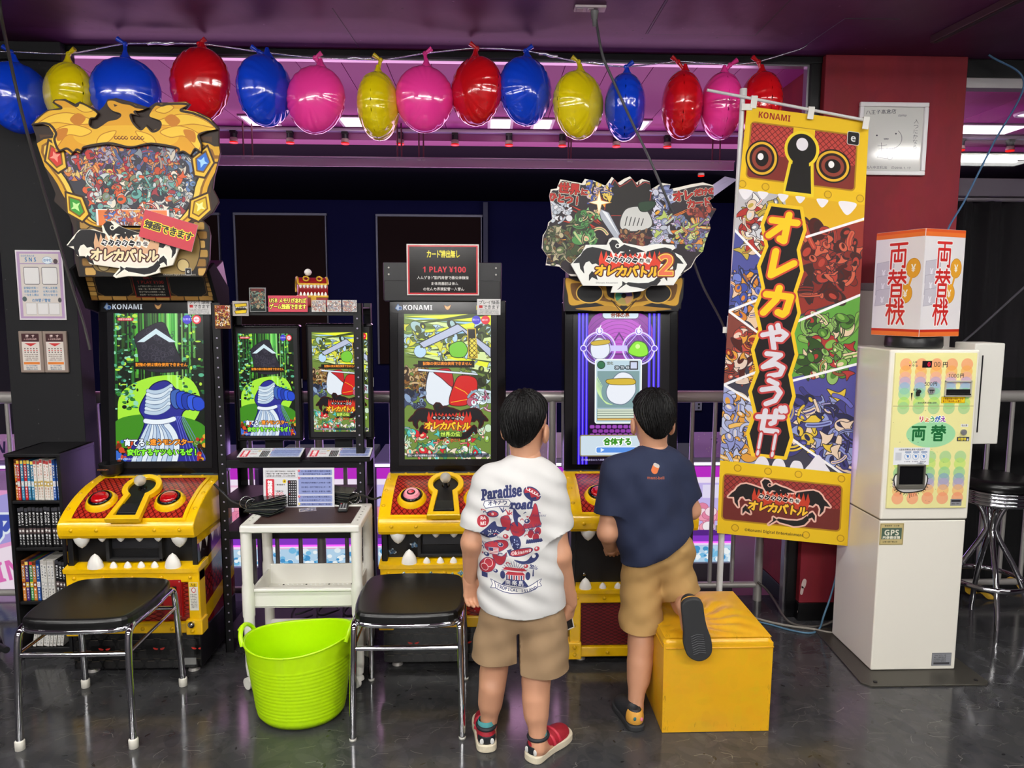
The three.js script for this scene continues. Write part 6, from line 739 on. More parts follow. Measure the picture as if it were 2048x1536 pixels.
// ================= PRINTED FLAG =================
{
  const z = -3.02, foot = P(1435, 1303, z), o = thing('banner_flag', 'tall printed banner flag with chest face and red lettering on a white pole', 'flag', [foot.x, 0, z]), L = (u, v, dz = 0) => P(u, v, z + dz).sub(o.position), pole = mat(0xd4d4d2, 0.35);
  mesh('pole', [rod(V(L(1438, 1170).x, 0.02, 0), L(1462, 640), 0.0135, 14), rod(L(1462, 640), L(1486, 182), 0.0105, 14)], pole, o); for (const g of [rod(L(1461, 660), L(1463, 632), 0.017, 14), rod(L(1447, 870), L(1448, 856), 0.0165, 14), rod(L(1486, 196), L(1487, 178), 0.015, 14)]) mesh('pole_collar', g, pole, o);
  mesh('crossbar', rod(L(1414, 180, 0.015), L(1738, 242, 0.015), 0.0062, 10), pole, o); mesh('pole_base', [lathe([[0, 0], [0.1, 0], [0.1, 0.02], [0.03, 0.03], [0.018, 0.09]], 24)], blackMatt, o);
  const nu = 30, nv = 70, pos = [], uv = [], idx = [], TL = [1494, 212], TR = [1738, 244], BR = [1695, 1092], BL = [1434, 1066];
  for (let j = 0; j <= nv; j++) for (let i = 0; i <= nu; i++) { const s = i / nu, t = j / nv, u = (TL[0] * (1 - s) + TR[0] * s) * (1 - t) + (BL[0] * (1 - s) + BR[0] * s) * t - 8 * Math.sin(t * 3.14) * (1 - s), v = (TL[1] * (1 - s) + TR[1] * s) * (1 - t) + (BL[1] * (1 - s) + BR[1] * s) * t, dz = 0.016 + 0.012 * Math.sin(s * 7 + t * 2) * (0.3 + t) - 0.05 * s * (0.4 + 0.6 * t) + 0.006 * Math.sin(t * 14 + s * 3), p = L(u, v, dz); pos.push(p.x, p.y, p.z); uv.push(s, 1 - t); if (i && j) { const a = j * (nu + 1) + i, b = a - 1, c = a - nu - 1, d = c - 1; idx.push(d, b, c, b, a, c); } }
  const g = new THREE.BufferGeometry(); g.setAttribute('position', new THREE.Float32BufferAttribute(pos, 3)); g.setAttribute('uv', new THREE.Float32BufferAttribute(uv, 2)); g.setIndex(idx); g.computeVertexNormals();
  const clothTex = tex(756, 2048, (g) => {
    g.scale(756 / 250, 2048 / 858); rect(g, 0, 0, 250, 858, '#3a3848');
    // scenes between white slashes, as flat colour fields
    const fields = [[[0, 160], [130, 160], [250, 165], [250, 190], [140, 246], [0, 300], '#b8b4b8'], [[90, 165], [250, 165], [250, 205], [110, 260], '#d8a818'], [[110, 256], [250, 200], [250, 350], [100, 420], '#8a2c22'], [[0, 250], [110, 345], [0, 415], '#4a4e90'], [[100, 425], [250, 352], [250, 500], [110, 540], '#5a9a3a'], [[0, 415], [90, 470], [0, 560], '#7a3a30'], [[100, 540], [250, 490], [250, 720], [100, 640], '#4a4890'], [[0, 560], [90, 610], [70, 716], [0, 716], '#9aa0c8']];
    for (const f of fields) poly(g, f.slice(0, -1), f[f.length - 1]);
    jumble(g, 10, 180, 70, 110, ['#d0d0d4', '#8a8a94', '#e8e4e0', '#a83028', '#b8a040', '#e0c8b0'], 26, 22); jumble(g, 140, 225, 100, 140, ['#7a241c', '#a83a2c', '#4a1410', '#c05a40', '#3a1c18'], 30, 26); jumble(g, 5, 325, 70, 100, ['#c87828', '#3a4a98', '#e0c0a0', '#6a78c0', '#d89838', '#28305a'], 22, 22); jumble(g, 140, 400, 100, 120, ['#4a7a2c', '#78a848', '#2c4a1c', '#a8302c', '#e0c8a8', '#8ab060'], 28, 26); jumble(g, 5, 445, 70, 100, ['#8a241c', '#b84838', '#e0c8b8', '#d89838', '#4a1814'], 22, 22); jumble(g, 130, 560, 110, 130, ['#3a3878', '#6060b0', '#d8b838', '#8a94c8', '#e0c8b0', '#20204a'], 30, 28); jumble(g, 5, 580, 70, 130, ['#d89838', '#e0d0c0', '#b8c0e0', '#8890c8', '#e8b860'], 22, 24);
    g.strokeStyle = '#efeef0'; g.lineWidth = 5; for (const [a, b, c, d] of [[140, 246, 250, 196], [0, 250, 110, 345], [0, 412, 120, 348], [110, 430, 250, 350], [0, 412, 90, 468], [0, 560, 90, 512], [110, 545, 250, 490], [0, 560, 90, 606], [110, 640, 250, 724]]) { g.beginPath(); g.moveTo(a, b); g.lineTo(c, d); g.stroke(); }
    // chest lid
    rect(g, 0, 0, 250, 168, '#e6bc18'); rrect(g, 12, 30, 216, 112, 8, '#7a2820', '#a87c10', 3); for (const [x, w] of [[14, 82], [142, 84]]) { g.save(); g.beginPath(); g.rect(x, 32, w, 60); g.clip(); rect(g, x, 32, w, 60, '#b84038'); g.strokeStyle = '#6a1c18'; g.lineWidth = 1.4; for (let i = -8; i < 20; i++) { g.beginPath(); g.moveTo(x + i * 12, 32); g.lineTo(x + i * 12 + 60, 92); g.moveTo(x + i * 12 + 60, 32); g.lineTo(x + i * 12, 92); g.stroke(); } g.restore(); } rect(g, 98, 30, 44, 24, '#e6bc18');
    for (const [x, y, rx, ry] of [[40, 100, 33, 36], [182, 98, 36, 34]]) { disc(g, x, y, rx, '#1c0e0a', null, 1, ry); disc(g, x, y, rx - 3, '#e0b028', null, 1, ry - 3); disc(g, x, y, rx - 8, '#241210', null, 1, ry - 8); disc(g, x, y, rx - 13, '#8a3a2a', null, 1, ry - 13); disc(g, x, y, rx - 20, '#150a08', null, 1, ry - 20); disc(g, x - 3, y - 3, 6, '#f0ecec', null, 1, 7); }
    poly(g, [[98, 92], [140, 92], [146, 162], [88, 162]], '#14100e', '#e8cc28', 6); disc(g, 118, 72, 32, '#14100e', '#e8cc28', 6, 34); poly(g, [[102, 96], [134, 96], [140, 158], [94, 158]], '#14100e'); disc(g, 118, 62, 12, '#e6e0e6', null, 1, 13); rect(g, 0, 144, 88, 24, '#e2b814'); rect(g, 148, 144, 102, 24, '#e2b814'); for (const x of [6, 52, 176, 240]) disc(g, x, 156, 7, '#d8ac10', '#a88008', 1.6);
    for (const [x, s] of [[14, 13], [48, 10], [88, 10], [122, 9], [166, 11], [216, 17]]) curve(g, [[x - s, 167], [x + s, 167], [x + s * 0.6, 167 + s], [x, 167 + s * 1.5], [x - s * 0.6, 167 + s]], '#ebe6ea');
    word(g, 'KONAMI', 24, 14, 17, '#9a2018', { sx: 0.95 }); rrect(g, 208, 24, 24, 26, 4, '#161414', '#c8c4c0', 1.4); word(g, 'e', 220, 36, 20, '#d8d8d8', { align: 'center' });
    // running title
    const edge = []; for (let i = 0; i <= 12; i++) edge.push([(i % 2 ? 52 : 64) - i * 0.2, 190 + i * 42]); for (let i = 12; i >= 0; i--) edge.push([(i % 2 ? 136 : 126) - i * 0.2, 190 + i * 42]); poly(g, edge, '#161012', '#e8c020', 7);
    [...'オレカ'].forEach((c, i) => jp(g, c, 66, 202 + i * 74, 62, [['#c0402c', 3.4], ['#f2c81c', 2.2]], { slant: -0.12 })); [...'やろうぜ'].forEach((c, i) => jp(g, c, 66, 424 + i * 56, 56, [['#b83838', 3.2], ['#dcd8e0', 1.8]], { slant: -0.12 })); jp(g, '!!', 62, 648, 46, [['#b83838', 3.6], ['#dcd8e0', 2]], { slant: -0.12, sx: 0.6 });
    // lower jaw with the emblem
    for (const [x, s] of [[80, 13], [112, 12], [146, 12], [186, 22]]) curve(g, [[x - s, 716], [x - s * 0.7, 700], [x, 716 - s * 1.6], [x + s * 0.7, 700], [x + s, 716]], '#e6e2ea'); rect(g, 0, 712, 250, 146, '#e4bc14'); rrect(g, 8, 738, 226, 92, 8, '#6a2420', '#a87c10', 3); g.save(); g.beginPath(); g.rect(10, 740, 222, 46); g.clip(); rect(g, 10, 740, 222, 46, '#9a3430'); g.strokeStyle = '#5a1a18'; g.lineWidth = 1.4; for (let i = -6; i < 24; i++) { g.beginPath(); g.moveTo(10 + i * 12, 740); g.lineTo(70 + i * 12, 800); g.moveTo(70 + i * 12, 740); g.lineTo(10 + i * 12, 800); g.stroke(); } g.restore();
    for (const x of [34, 92, 150, 232]) disc(g, x, 724, 6.5, '#e0b414', '#a88008', 1.6); for (const x of [34, 170, 236]) disc(g, x, 844, 6.5, '#e0b414', '#a88008', 1.6); emblem(g, 116, 786, 0.82, { line: '#e8b8a8', ink: '#181214', flame: '#c03a20', fill: '#f2c030', edge: '#6a2a18', mid: '#2a0c08' }); word(g, '©Konami Digital Entertainment', 52, 846, 7.4, '#3a2c10');
  });
  mesh('flag_cloth', g, new THREE.MeshPhysicalMaterial({ map: clothTex, roughness: 0.8, side: THREE.DoubleSide }), o);
  for (const [u, v] of [[1508, 204], [1622, 226], [1732, 246]]) mesh('flag_loop', [at(box(0.026, 0.05, 0.003, 0, 0, 0, 0.001), ...L(u, v, 0.022).toArray(), 0, 0, -0.12), at(box(0.026, 0.004, 0.014, 0, 0, 0, 0.001), ...L(u, v - 11, 0.016).toArray())], white, o);
  for (const [u, v] of [[1494, 214], [1456, 660], [1441, 1056]]) mesh('flag_loop', at(box(0.045, 0.026, 0.003, 0, 0, 0, 0.001), ...L(u, v, 0.02).toArray()), white, o);
}
// ================= YELLOW CUBE SEAT =================
const CUBE = { x0: 0.632, x1: 1.03, z0: -2.825, z1: -2.405, h: 0.36 };
{
  const { x0, x1, z0, z1, h } = CUBE, w = x1 - x0, d = z1 - z0, vinylTex = tex(512, 512, (g) => { rect(g, 0, 0, 512, 512, '#e0a814'); for (let i = 0; i < 120; i++) { g.fillStyle = `rgba(${rr(200, 235)},${rr(150, 185)},${rr(10, 40)},0.14)`; g.beginPath(); g.ellipse(rnd() * 512, rnd() * 512, rr(10, 60), rr(10, 60), 0, 0, 7); g.fill(); } for (let i = 0; i < 46; i++) { const e = rnd() < 0.5; g.strokeStyle = `rgba(70,50,10,${rr(0.15, 0.55)})`; g.lineWidth = rr(0.6, 1.8); const x = e ? (rnd() < 0.5 ? rr(0, 14) : rr(498, 512)) : rnd() * 512, y = e ? rr(220, 512) : rr(440, 512); g.beginPath(); g.moveTo(x, y); g.lineTo(x + rr(-4, 4), y + rr(4, 30)); g.stroke(); } });
  const vinyl = new THREE.MeshPhysicalMaterial({ map: vinylTex, roughness: 0.34, clearcoat: 0.15, clearcoatRoughness: 0.3 });
  const c = thing('cube_seat', 'worn yellow vinyl cube seat that one boy kneels on', 'seat', [(x0 + x1) / 2, 0, (z0 + z1) / 2]);
  const g = new THREE.BoxGeometry(w, h - 0.02, d, 28, 22, 28), p = g.attributes.position; for (let i = 0; i < p.count; i++) { let x = p.getX(i), y = p.getY(i), z = p.getZ(i); const k = (y / (h - 0.02) + 0.5), e = 0.006 * Math.sin(k * 3.1); x += Math.sign(x) * e * (Math.abs(x) > w / 2 - 1e-3 ? Math.sin((z / d + 0.5) * 3.14) : 0); z += Math.sign(z) * e * (Math.abs(z) > d / 2 - 1e-3 ? Math.sin((x / w + 0.5) * 3.14) : 0); p.setXYZ(i, x * (1 - 0.012 * (1 - k)), y, z * (1 - 0.012 * (1 - k))); } g.computeVertexNormals(); g.translate(0, h / 2 - 0.008, 0);
  mesh('cube_body', g, vinyl, c);
  const t = new RoundedBoxGeometry(w + 0.001, 0.06, d + 0.001, 6, 0.022), t2 = new THREE.PlaneGeometry(w - 0.01, d - 0.01, 60, 60).rotateX(-Math.PI / 2), q = t2.attributes.position; for (let i = 0; i < q.count; i++) { const x = q.getX(i), z = q.getZ(i), ex = 1 - Math.pow(Math.abs(x) / (w / 2), 6), ez = 1 - Math.pow(Math.abs(z) / (d / 2), 6), kx = x + 0.08, kz = z - 0.05, r = Math.hypot(kx, kz), a = Math.atan2(kz, kx), crease = Math.exp(-((r - 0.16) ** 2) / 0.006) * Math.sin(a * 16 + Math.sin(r * 40)) * 0.0035, dent = -0.018 * Math.exp(-r * r / 0.009); q.setY(i, h + 0.0008 + ex * ez * (0.006 + crease + dent)); } t2.computeVertexNormals(); t.translate(0, h - 0.03, 0);
  mesh('cushion_top', [t, t2], vinyl, c);
  mesh('piping', tube([[-w / 2, h - 0.035, -d / 2], [w / 2, h - 0.035, -d / 2], [w / 2, h - 0.035, d / 2], [-w / 2, h - 0.035, d / 2]].map(([x, y, z]) => V(x * 1.001, y, z * 1.001)), 0.0028, 80, 6, true, 0.01), mat(0xd69c10, 0.4), c);
}
// ================= BAR STOOL =================
{
  const ctr = G(1978, 1262), o = thing('bar_stool', 'round black bar stool with ribbed chrome band behind the change machine', 'bar stool', [ctr.x + 0.02, 0, -3.24]), top = P(1978, 955, -3.2).y;
  mesh('seat', lathe([[0, top], [0.13, top], [0.158, top - 0.008], [0.166, top - 0.03], [0.16, top - 0.05], [0, top - 0.05]], 40), mat(0x0d0d0e, 0.28), o);
  const band = [[0.15, top - 0.05]]; for (let i = 0; i < 4; i++) band.push([0.163, top - 0.054 - i * 0.017], [0.166, top - 0.06 - i * 0.017], [0.163, top - 0.067 - i * 0.017], [0.157, top - 0.07 - i * 0.017]); band.push([0.14, top - 0.125], [0, top - 0.125]); mesh('chrome_band', lathe(band, 40), chrome, o);
  const wy = P(1965, 1050, -3.24).y; for (const a of [0.35, 1.92, 3.49, 5.06]) { const c = Math.cos(a), s = Math.sin(a); mesh('leg', tube([[c * 0.13, top - 0.12, s * 0.13], [c * 0.06, wy + 0.1, s * 0.06], [c * 0.022, wy + 0.01, s * 0.022], [c * 0.03, wy - 0.05, s * 0.03], [c * 0.12, 0.28, s * 0.12], [c * 0.17, 0.14, s * 0.17], [c * 0.185, 0.06, s * 0.185], [c * 0.19, 0.0, s * 0.19]], 0.0125, 50, 12), chrome, o); }
  mesh('foot_ring', new THREE.TorusGeometry(0.165, 0.0125, 12, 48).rotateX(Math.PI / 2).translate(0, 0.235, 0), chrome, o);
}
// fallen paper leaves by the railing
{ const ms = mat(0xb08a18, 0.6, 0, { side: THREE.DoubleSide }); [[1958, 1196, 'crumpled yellow paper leaf lying under the bar stool'], [2040, 1180, 'crumpled yellow paper leaf beside the railing foot']].forEach(([u, v, l], k) => { const p = G(u, v), g = new THREE.PlaneGeometry(0.14, 0.09, 14, 8).rotateX(-Math.PI / 2), q = g.attributes.position; for (let i = 0; i < q.count; i++) { const x = q.getX(i), z = q.getZ(i), t = x / 0.14 + 0.5; q.setXYZ(i, x, 0.012 + 0.03 * (1 - t) + 0.012 * Math.sin(x * 70 + z * 40 + k) , z * (1.05 - t * 0.9)); } g.computeVertexNormals(); const o = tag(mesh('paper_leaf', g, ms), l, 'paper leaf'); o.position.set(p.x, 0, p.z); o.rotation.y = -0.5 - k; }); }
// ================= WHITEBOARD AND WALL SIGNS =================
{
  const z = PL[2] + 0.003, a = P(1718, 205, z), b = P(1846, 352, z), w = b.x - a.x, h = a.y - b.y, o = thing('whiteboard', 'small framed whiteboard with a pen doodle on the red pillar', 'whiteboard', [(a.x + b.x) / 2, b.y, z]), f = 0.02;
  mesh('frame', [span(-w / 2, w / 2, 0, f, 0, 0.016, 0.004, 2), span(-w / 2, w / 2, h - f, h, 0, 0.016, 0.004, 2), span(-w / 2, -w / 2 + f, f, h - f, 0, 0.016, 0.004, 2), span(w / 2 - f, w / 2, f, h - f, 0, 0.016, 0.004, 2)], mat(0xe2e0e2, 0.3), o);
  const bd = mesh('board', span(-w / 2 + f, w / 2 - f, f, h - f, 0.001, 0.005, 0), mat(0xd4d4d0, 0.1), o);
  mesh('pen_marks', new THREE.PlaneGeometry(w - 2 * f, h - 2 * f).translate(0, h / 2, 0.0056), printMat(520, 610, (g) => {
    rect(g, 0, 0, 520, 610, '#d2d2ce'); const ink = '#3a3a48'; jp(g, '八王子高倉店', 20, 30, 44, [[ink, 0.7]], { slope: -0.06 }); word(g, 'sama', 300, 76, 30, '#4a4a60', { font: 'italic ' }); jp(g, '人つにかなる'.replace('人', '入'), 440, 110, 44, [[ink, 0.6]], { vertical: true, step: 1.1 });
    g.strokeStyle = ink; g.lineWidth = 3.4; g.beginPath(); g.arc(250, 300, 96, -0.9, 1.9); g.stroke(); disc(g, 128, 270, 7, ink); disc(g, 292, 252, 7, ink); g.beginPath(); g.arc(200, 300, 9, 0, 3.1); g.arc(220, 300, 9, 0, 3.1); g.stroke(); for (const l of [[[170, 340], [176, 430], [140, 480], [230, 490]], [[140, 370], [220, 360]], [[150, 400], [230, 392]]]) { g.beginPath(); l.forEach(([x, y], i) => g[i ? 'lineTo' : 'moveTo'](x, y)); g.stroke(); } disc(g, 252, 476, 22, null, ink, 3, 26); g.beginPath(); g.moveTo(270, 390); g.lineTo(276, 410); g.moveTo(286, 384); g.lineTo(292, 404); g.stroke(); jp(g, 'つし', 2, 450, 36, [[ink, 0.8]], { vertical: true, step: 1.1 }); jp(g, '円伝入中王化出 の ', 10, 560, 32, [[ink, 0.7]]); word(g, '2018. 1. 17', 300, 580, 28, ink, { font: '' });
  }, 0.09), bd);
}
function wallSheet(name, label, cat, u0, v0, u1, v1, z, draw, k = 5, rough = 0.3, rot = 0) { const a = P(u0, v0, z), b = P(u1, v1, z), w = b.x - a.x, h = a.y - b.y, o = thing(name, label, cat, [(a.x + b.x) / 2, b.y, z]); const s = sheet('sheet', w, h, 0.002, paper, printMat(Math.round((u1 - u0) * k), Math.round((v1 - v0) * k), (g) => { g.scale(k, k); draw(g, u1 - u0, v1 - v0); }, rough), o); s.position.set(0, h / 2, 0.001); s.rotation.z = rot; return o; }
wallSheet('paper_notice', 'white notice with pink border and blue letters on the black pillar', 'notice', 30, 500, 134, 640, -3.297, (g, w, h) => {
  rect(g, 0, 0, w, h, '#ded8dc'); rect(g, 3, 3, w - 6, h - 6, '#b89ac0'); rect(g, 9, 7, w - 18, h - 14, '#d8d0c8'); rect(g, 9, 26, w - 18, 1.6, '#a890b8'); tiny(g, 12, 9, 32, 4.4, '#5a88b8'); word(g, 'S N S', 20, 19, 11, '#3a78b0'); disc(g, 70, 20, 11, '#e8f0f4', '#88a8c0', 0.8, 7); jp(g, '出中化', 61, 16.5, 6, [['#3a78b0', 1.2]]);
  for (const x of [16, 56]) rrect(g, x, 34, 34, 34, 3, '#e8e6e4', '#444', 1); for (const x of [14, 56]) for (let i = 0; i < 3; i++) tiny(g, x, 73 + i * 7, 36, 5.4, '#4a80b0'); tiny(g, 30, 97, 46, 7, '#3a78b0'); for (const x of [16, 42, 67]) rrect(g, x, 106, 23, 23, 1.5, '#e6e4e2', '#aaa', 0.6); disc(g, 92, 100, 4, '#555', null, 1, 5); disc(g, 88, 22, 5, '#5a4a50'); disc(g, 14, 98, 5, '#566');
});
{ const a = P(38, 662, -3.297), b = P(140, 745, -3.297), w = b.x - a.x, h = a.y - b.y, beige = mat(0x8a7a70, 0.45), lab = printMat(140, 300, (g) => { rect(g, 0, 0, 140, 300, '#d8d0c8'); rect(g, 0, 0, 140, 66, '#3a1418'); jp(g, '押す', 34, 8, 24, [['#e8d8d0', 1.4]], { step: 2 }); tiny(g, 18, 38, 110, 15, '#e0c8c0'); poly(g, [[20, 78], [120, 78], [70, 104]], '#c02828'); for (let j = 0; j < 3; j++) for (let i = 0; i < 5; i++) disc(g, 22 + i * 24, 122 + j * 15, 5, j === 1 ? '#c83830' : '#4a3a34'); for (let i = 0; i < 4; i++) tiny(g, 14, 166 + i * 15, 112, 10, '#5a4a40'); rect(g, 6, 232, 128, 20, '#d87828'); for (let i = 0; i < 3; i++) tiny(g, 24, 258 + i * 14, 90, 10, '#34506a'); }, 0.5);
  for (const s of [-1, 1]) { const o = thing('switch_box', `beige shutter switch box with printed notice, ${s < 0 ? 'nearer the bookcase edge' : 'nearer the game cabinet'}`, 'switch box', [(a.x + b.x) / 2 + s * w / 4, b.y, -3.299]); mesh('box_cover', span(-w / 4 + 0.001, w / 4 - 0.001, 0, h, 0, 0.012, 0.003), beige, o); mesh('printed_label', new THREE.PlaneGeometry(w / 2 * 0.72, h * 0.88).translate(0, h / 2, 0.0126), lab, o); } }
wallSheet('paper_sign', 'slanted red sign with black yellow-edged letters on the crested header', 'sign', 281, 433, 393, 490, -2.996, (g, w, h) => { rect(g, 0, 0, w, h, '#c03040'); jp(g, '録画できます', 6, 19, 17, [['#ecd820', 3.4], ['#1a1010', 1.5]]); }, 6, 0.4, -0.285);
wallSheet('picture_card', 'orange picture card tucked behind the red sign on the crested header', 'card', 192, 418, 340, 452, -3.022, (g, w, h) => { rect(g, 0, 0, w, h, '#e4e0dc'); rect(g, 4, 2, w - 8, h, '#d87028'); jumble(g, 20, 4, 90, 34, ['#c8c8cc', '#3a60b0', '#b03028', '#e8a040', '#6a3020', '#e0c8a8'], 40, 9); });
const playNote = (g, w, h) => { rect(g, 0, 0, w, h, '#d4d2d0'); jp(g, 'プレイ録画', 3, 2.5, 8.4, [['#333', 0.9]]); rect(g, 4, 12.5, 7, 5.6, '#b82828'); jp(g, 'できます', 12, 11.6, 8.4, [['#333', 0.9]]); for (let i = 0; i < 4; i++) tiny(g, 3, 20.6 + i * 2.7, w - 6, 2.4, '#777'); };
wallSheet('paper_label', 'small white label at the corner of the forest-screen cabinet', 'label', 375, 597, 424, 629, -3.205, playNote, 6);
wallSheet('paper_label', 'small white label at the corner of the title-screen cabinet', 'label', 954, 598, 1001, 630, -3.222, playNote, 6);
wallSheet('paper_sign', 'black laminated price sign with red border above the title screen', 'sign', 813, 488, 958, 591, -3.215, (g, w, h) => { rect(g, 0, 0, w, h, '#d8d0cc'); rect(g, 2, 2, w - 4, h - 4, '#c03038'); rect(g, 5, 5, w - 10, h - 10, '#14100f'); jp(g, 'カード排出無し', 40, 12, 15, [['#3a3008', 2.4], ['#e8dc40', 1.5]], { sx: 0.64, step: 1 }); word(g, '1 PLAY ¥100', 31, 51, 16, '#d83a48', { sx: 0.98 }); for (const [x, y, ww] of [[20, 64, 110], [48, 76, 56], [32, 87, 86]]) tiny(g, x, y, ww, 7, '#e8e4e0'); }, 5, 0.18);
// stickers on the middle cabinet
{ const st = (u, v, z, r, c, sh) => { const p = P(u, v, z), m = mesh('sticker', at(new THREE.ShapeGeometry(shapeOf(smooth(Array.from({ length: sh }, (_, i) => { const a = i / sh * 6.28, q = r * (i % 2 ? 0.62 : 1); return [Math.cos(a) * q, Math.sin(a) * q * 0.8]; }), 4))), p.x - cab2.position.x, p.y, p.z - cab2.position.z), printMat(64, 64, (g) => { rect(g, 0, 0, 64, 64, '#dfe6e8'); jumble(g, 8, 8, 48, 48, c, 10, 18); }, 0.3), cab2); planarUV(m.geometry, p.x - cab2.position.x - r, p.y - r, p.x - cab2.position.x + r, p.y + r); };
  const sea = ['#8ac8d8', '#4a88a8', '#e8f4f4', '#a8d8d0', '#2a4858']; for (const [u, v, r, n] of [[807, 1151, 0.022, 9], [862, 1150, 0.02, 8], [904, 1151, 0.018, 9], [922, 1146, 0.016, 8]]) st(u, v, -2.8855, r, sea, n); st(878, 1163, -2.898, 0.028, sea, 10); for (const [u, v] of [[784, 1103], [773, 1118], [828, 1090]]) st(u, v, -2.933, 0.019, ['#3a6a98', '#1c3a58', '#a8c8d8'], 9); }
// ================= PRIZE MACHINES BEYOND THE RAILING =================
{
  const glow = (c, e) => new THREE.MeshPhysicalMaterial({ color: c, emissive: c, emissiveIntensity: e, roughness: 0.4 });
  const signs = [['#e0a8e0', '#3a2a60', 'RIN'], ['#f4e8f4', '#c83a9a', ''], ['#d8a8f0', '#4a3a8a', 'ちいかわ'], ['#f0d8ec', '#c02868', '']];
  const interior = (k) => screenMat(384, 512, (g) => {
    const bg = [['#f0a8c8', '#f8d8e8'], ['#c8b8f0', '#e8e0fa'], ['#f4c0e0', '#fbe6f4']][k % 3]; rect(g, 0, 0, 384, 512, bg[0]); rect(g, 0, 0, 384, 60, '#c030c8'); rect(g, 0, 60, 384, 30, '#f6e8fa'); rect(g, 40, 100, 304, 70, bg[1]); word(g, 'que', 192, 136, 54, '#c83a7a', { align: 'center' });
    for (let i = 0; i < 60; i++) { const x = rnd() * 384, y = rr(210, 330); disc(g, x, y, rr(14, 30), ['#f4a0b8', '#fbe0ea', '#e888a8', '#f8f0f4'][i % 4], '#b86a88', 2); } rect(g, 0, 340, 384, 30, '#5a2a88'); rect(g, 0, 370, 384, 40, '#8a3ac8'); rect(g, 0, 410, 384, 10, '#f6e8ff');
    rect(g, 0, 424, 384, 88, '#b8d8f0'); for (let i = 0; i < 60; i++) disc(g, rnd() * 384, rr(430, 505), rr(6, 16), ['#e8f4fa', '#7ac0e8', '#4a98d0', '#f4fafc'][i % 4]);
  }, 0.85);
  const faces = [interior(0), interior(1), interior(2)], zm = -5.35, w = 0.78, base = -0.9, lilac = mat(0x8d7aa8, 0.4), grey = mat(0x77757c, 0.5);
  const places = [-3.77, -2.95, -2.13, -1.31, -0.49, 0.33, 1.15, 1.97];
  places.forEach((x, i) => {
    const o = thing('prize_machine', ['lit prize machine with pink topper, left of the bookcase', 'lit prize machine behind the bookcase and black pillar', 'lit prize machine behind the gold-crested cabinet', 'lit prize machine seen through the steel rack', 'lit prize machine beside the middle cabinet', 'lit prize machine behind the boy in white', 'lit prize machine behind the boy in navy', 'lit prize machine with lilac topper beside the flag pole'][i], 'prize machine', [x, base, zm]), top = P(1024, 935, zm).y - base, low = P(1024, 1130, zm).y - base;
    mesh('cabinet_body', [span(-w / 2, w / 2, 0, low, -0.7, 0, 0.006), span(-w / 2, w / 2, top, top + 0.05, -0.7, 0, 0.01), span(-w / 2, w / 2, low, top, -0.7, -0.66, 0), span(-w / 2, -w / 2 + 0.03, low, top, -0.7, 0, 0.006), span(w / 2 - 0.03, w / 2, low, top, -0.7, 0, 0.006)], i % 2 ? grey : lilac, o);
    mesh('lit_front', new THREE.PlaneGeometry(w - 0.06, top - low).translate(0, (top + low) / 2, -0.03), faces[i % 3], o);
    mesh('light_strip', [span(-w / 2 + 0.02, w / 2 - 0.02, top + 0.012, top + 0.034, 0.001, 0.012, 0.004)], glow(0xf4e8ff, 1.3), o); mesh('light_strip', span(-w / 2 + 0.03, w / 2 - 0.03, low + (top - low) * 0.2, low + (top - low) * 0.215, -0.028, -0.018, 0.002), glow(0xff60f0, 1.2), o);
    const [bg, ink, txt] = signs[[0, 1, 1, 3, 1, 3, 3, 2][i]]; if (i === 0 || i === 5 || i === 7) { const s = mesh('topper_sign', at(box(w - 0.1, 0.2, 0.02, 0, 0.1, 0, 0.003), 0, top + 0.05, -0.1, -0.15), mat(bg, 0.5), o); mesh('topper_print', at(new THREE.PlaneGeometry(w - 0.12, 0.18).translate(0, 0.1, 0.0108), 0, top + 0.05, -0.1, -0.15), printMat(330, 90, (g) => { rect(g, 0, 0, 330, 90, bg); for (let k = 0; k < 40; k++) disc(g, rnd() * 330, rnd() * 90, 3, 'rgba(255,255,255,0.4)'); if (txt === 'ちいかわ') jp(g, txt, 60, 14, 30, [[ink, 1]], { step: 1.6 }); else word(g, txt, 165, 45, 60, ink, { align: 'center' }); }, 0.5), s); }
    const claw = mesh('claw', [rod([0.05, top - 0.02, -0.02], [0.05, top - 0.14, -0.02], 0.008, 8), new THREE.SphereGeometry(0.035, 14, 10).translate(0.05, top - 0.16, -0.02)], mat(0xb8b0c8, 0.3, 0.4), o);
  });
  // near panel with slanting letters, left of the bookcase
  const a = P(2, 985, -3.95), b = P(30, 1190, -3.95), o = thing('prize_machine', 'pink and white printed machine side standing left of the bookcase', 'prize machine', [a.x - 0.12, -0.9, -4.0]);
  mesh('side_panel', span(-0.35, 0.2, 0, a.y + 0.9, -0.5, 0, 0.01), mat(0xc8a8d8, 0.5), o); mesh('panel_print', new THREE.PlaneGeometry(0.53, a.y - b.y).translate(-0.07, (a.y + b.y) / 2 + 0.9, 0.004), screenMat(256, 256, (g) => { rect(g, 0, 0, 256, 256, '#e8a0d0'); poly(g, [[0, 60], [256, 0], [256, 120], [0, 180]], '#a8a0e0'); jp(g, 'ア', 150, 50, 92, [['#e8f0fa', 3], ['#4a5ab8', 1.7]]); poly(g, [[0, 190], [256, 130], [256, 256], [0, 256]], '#f4e4f0'); word(g, 'RIN', 190, 206, 70, '#e070b8', { align: 'center', rot: -0.2 }); }, 0.8), o);
}
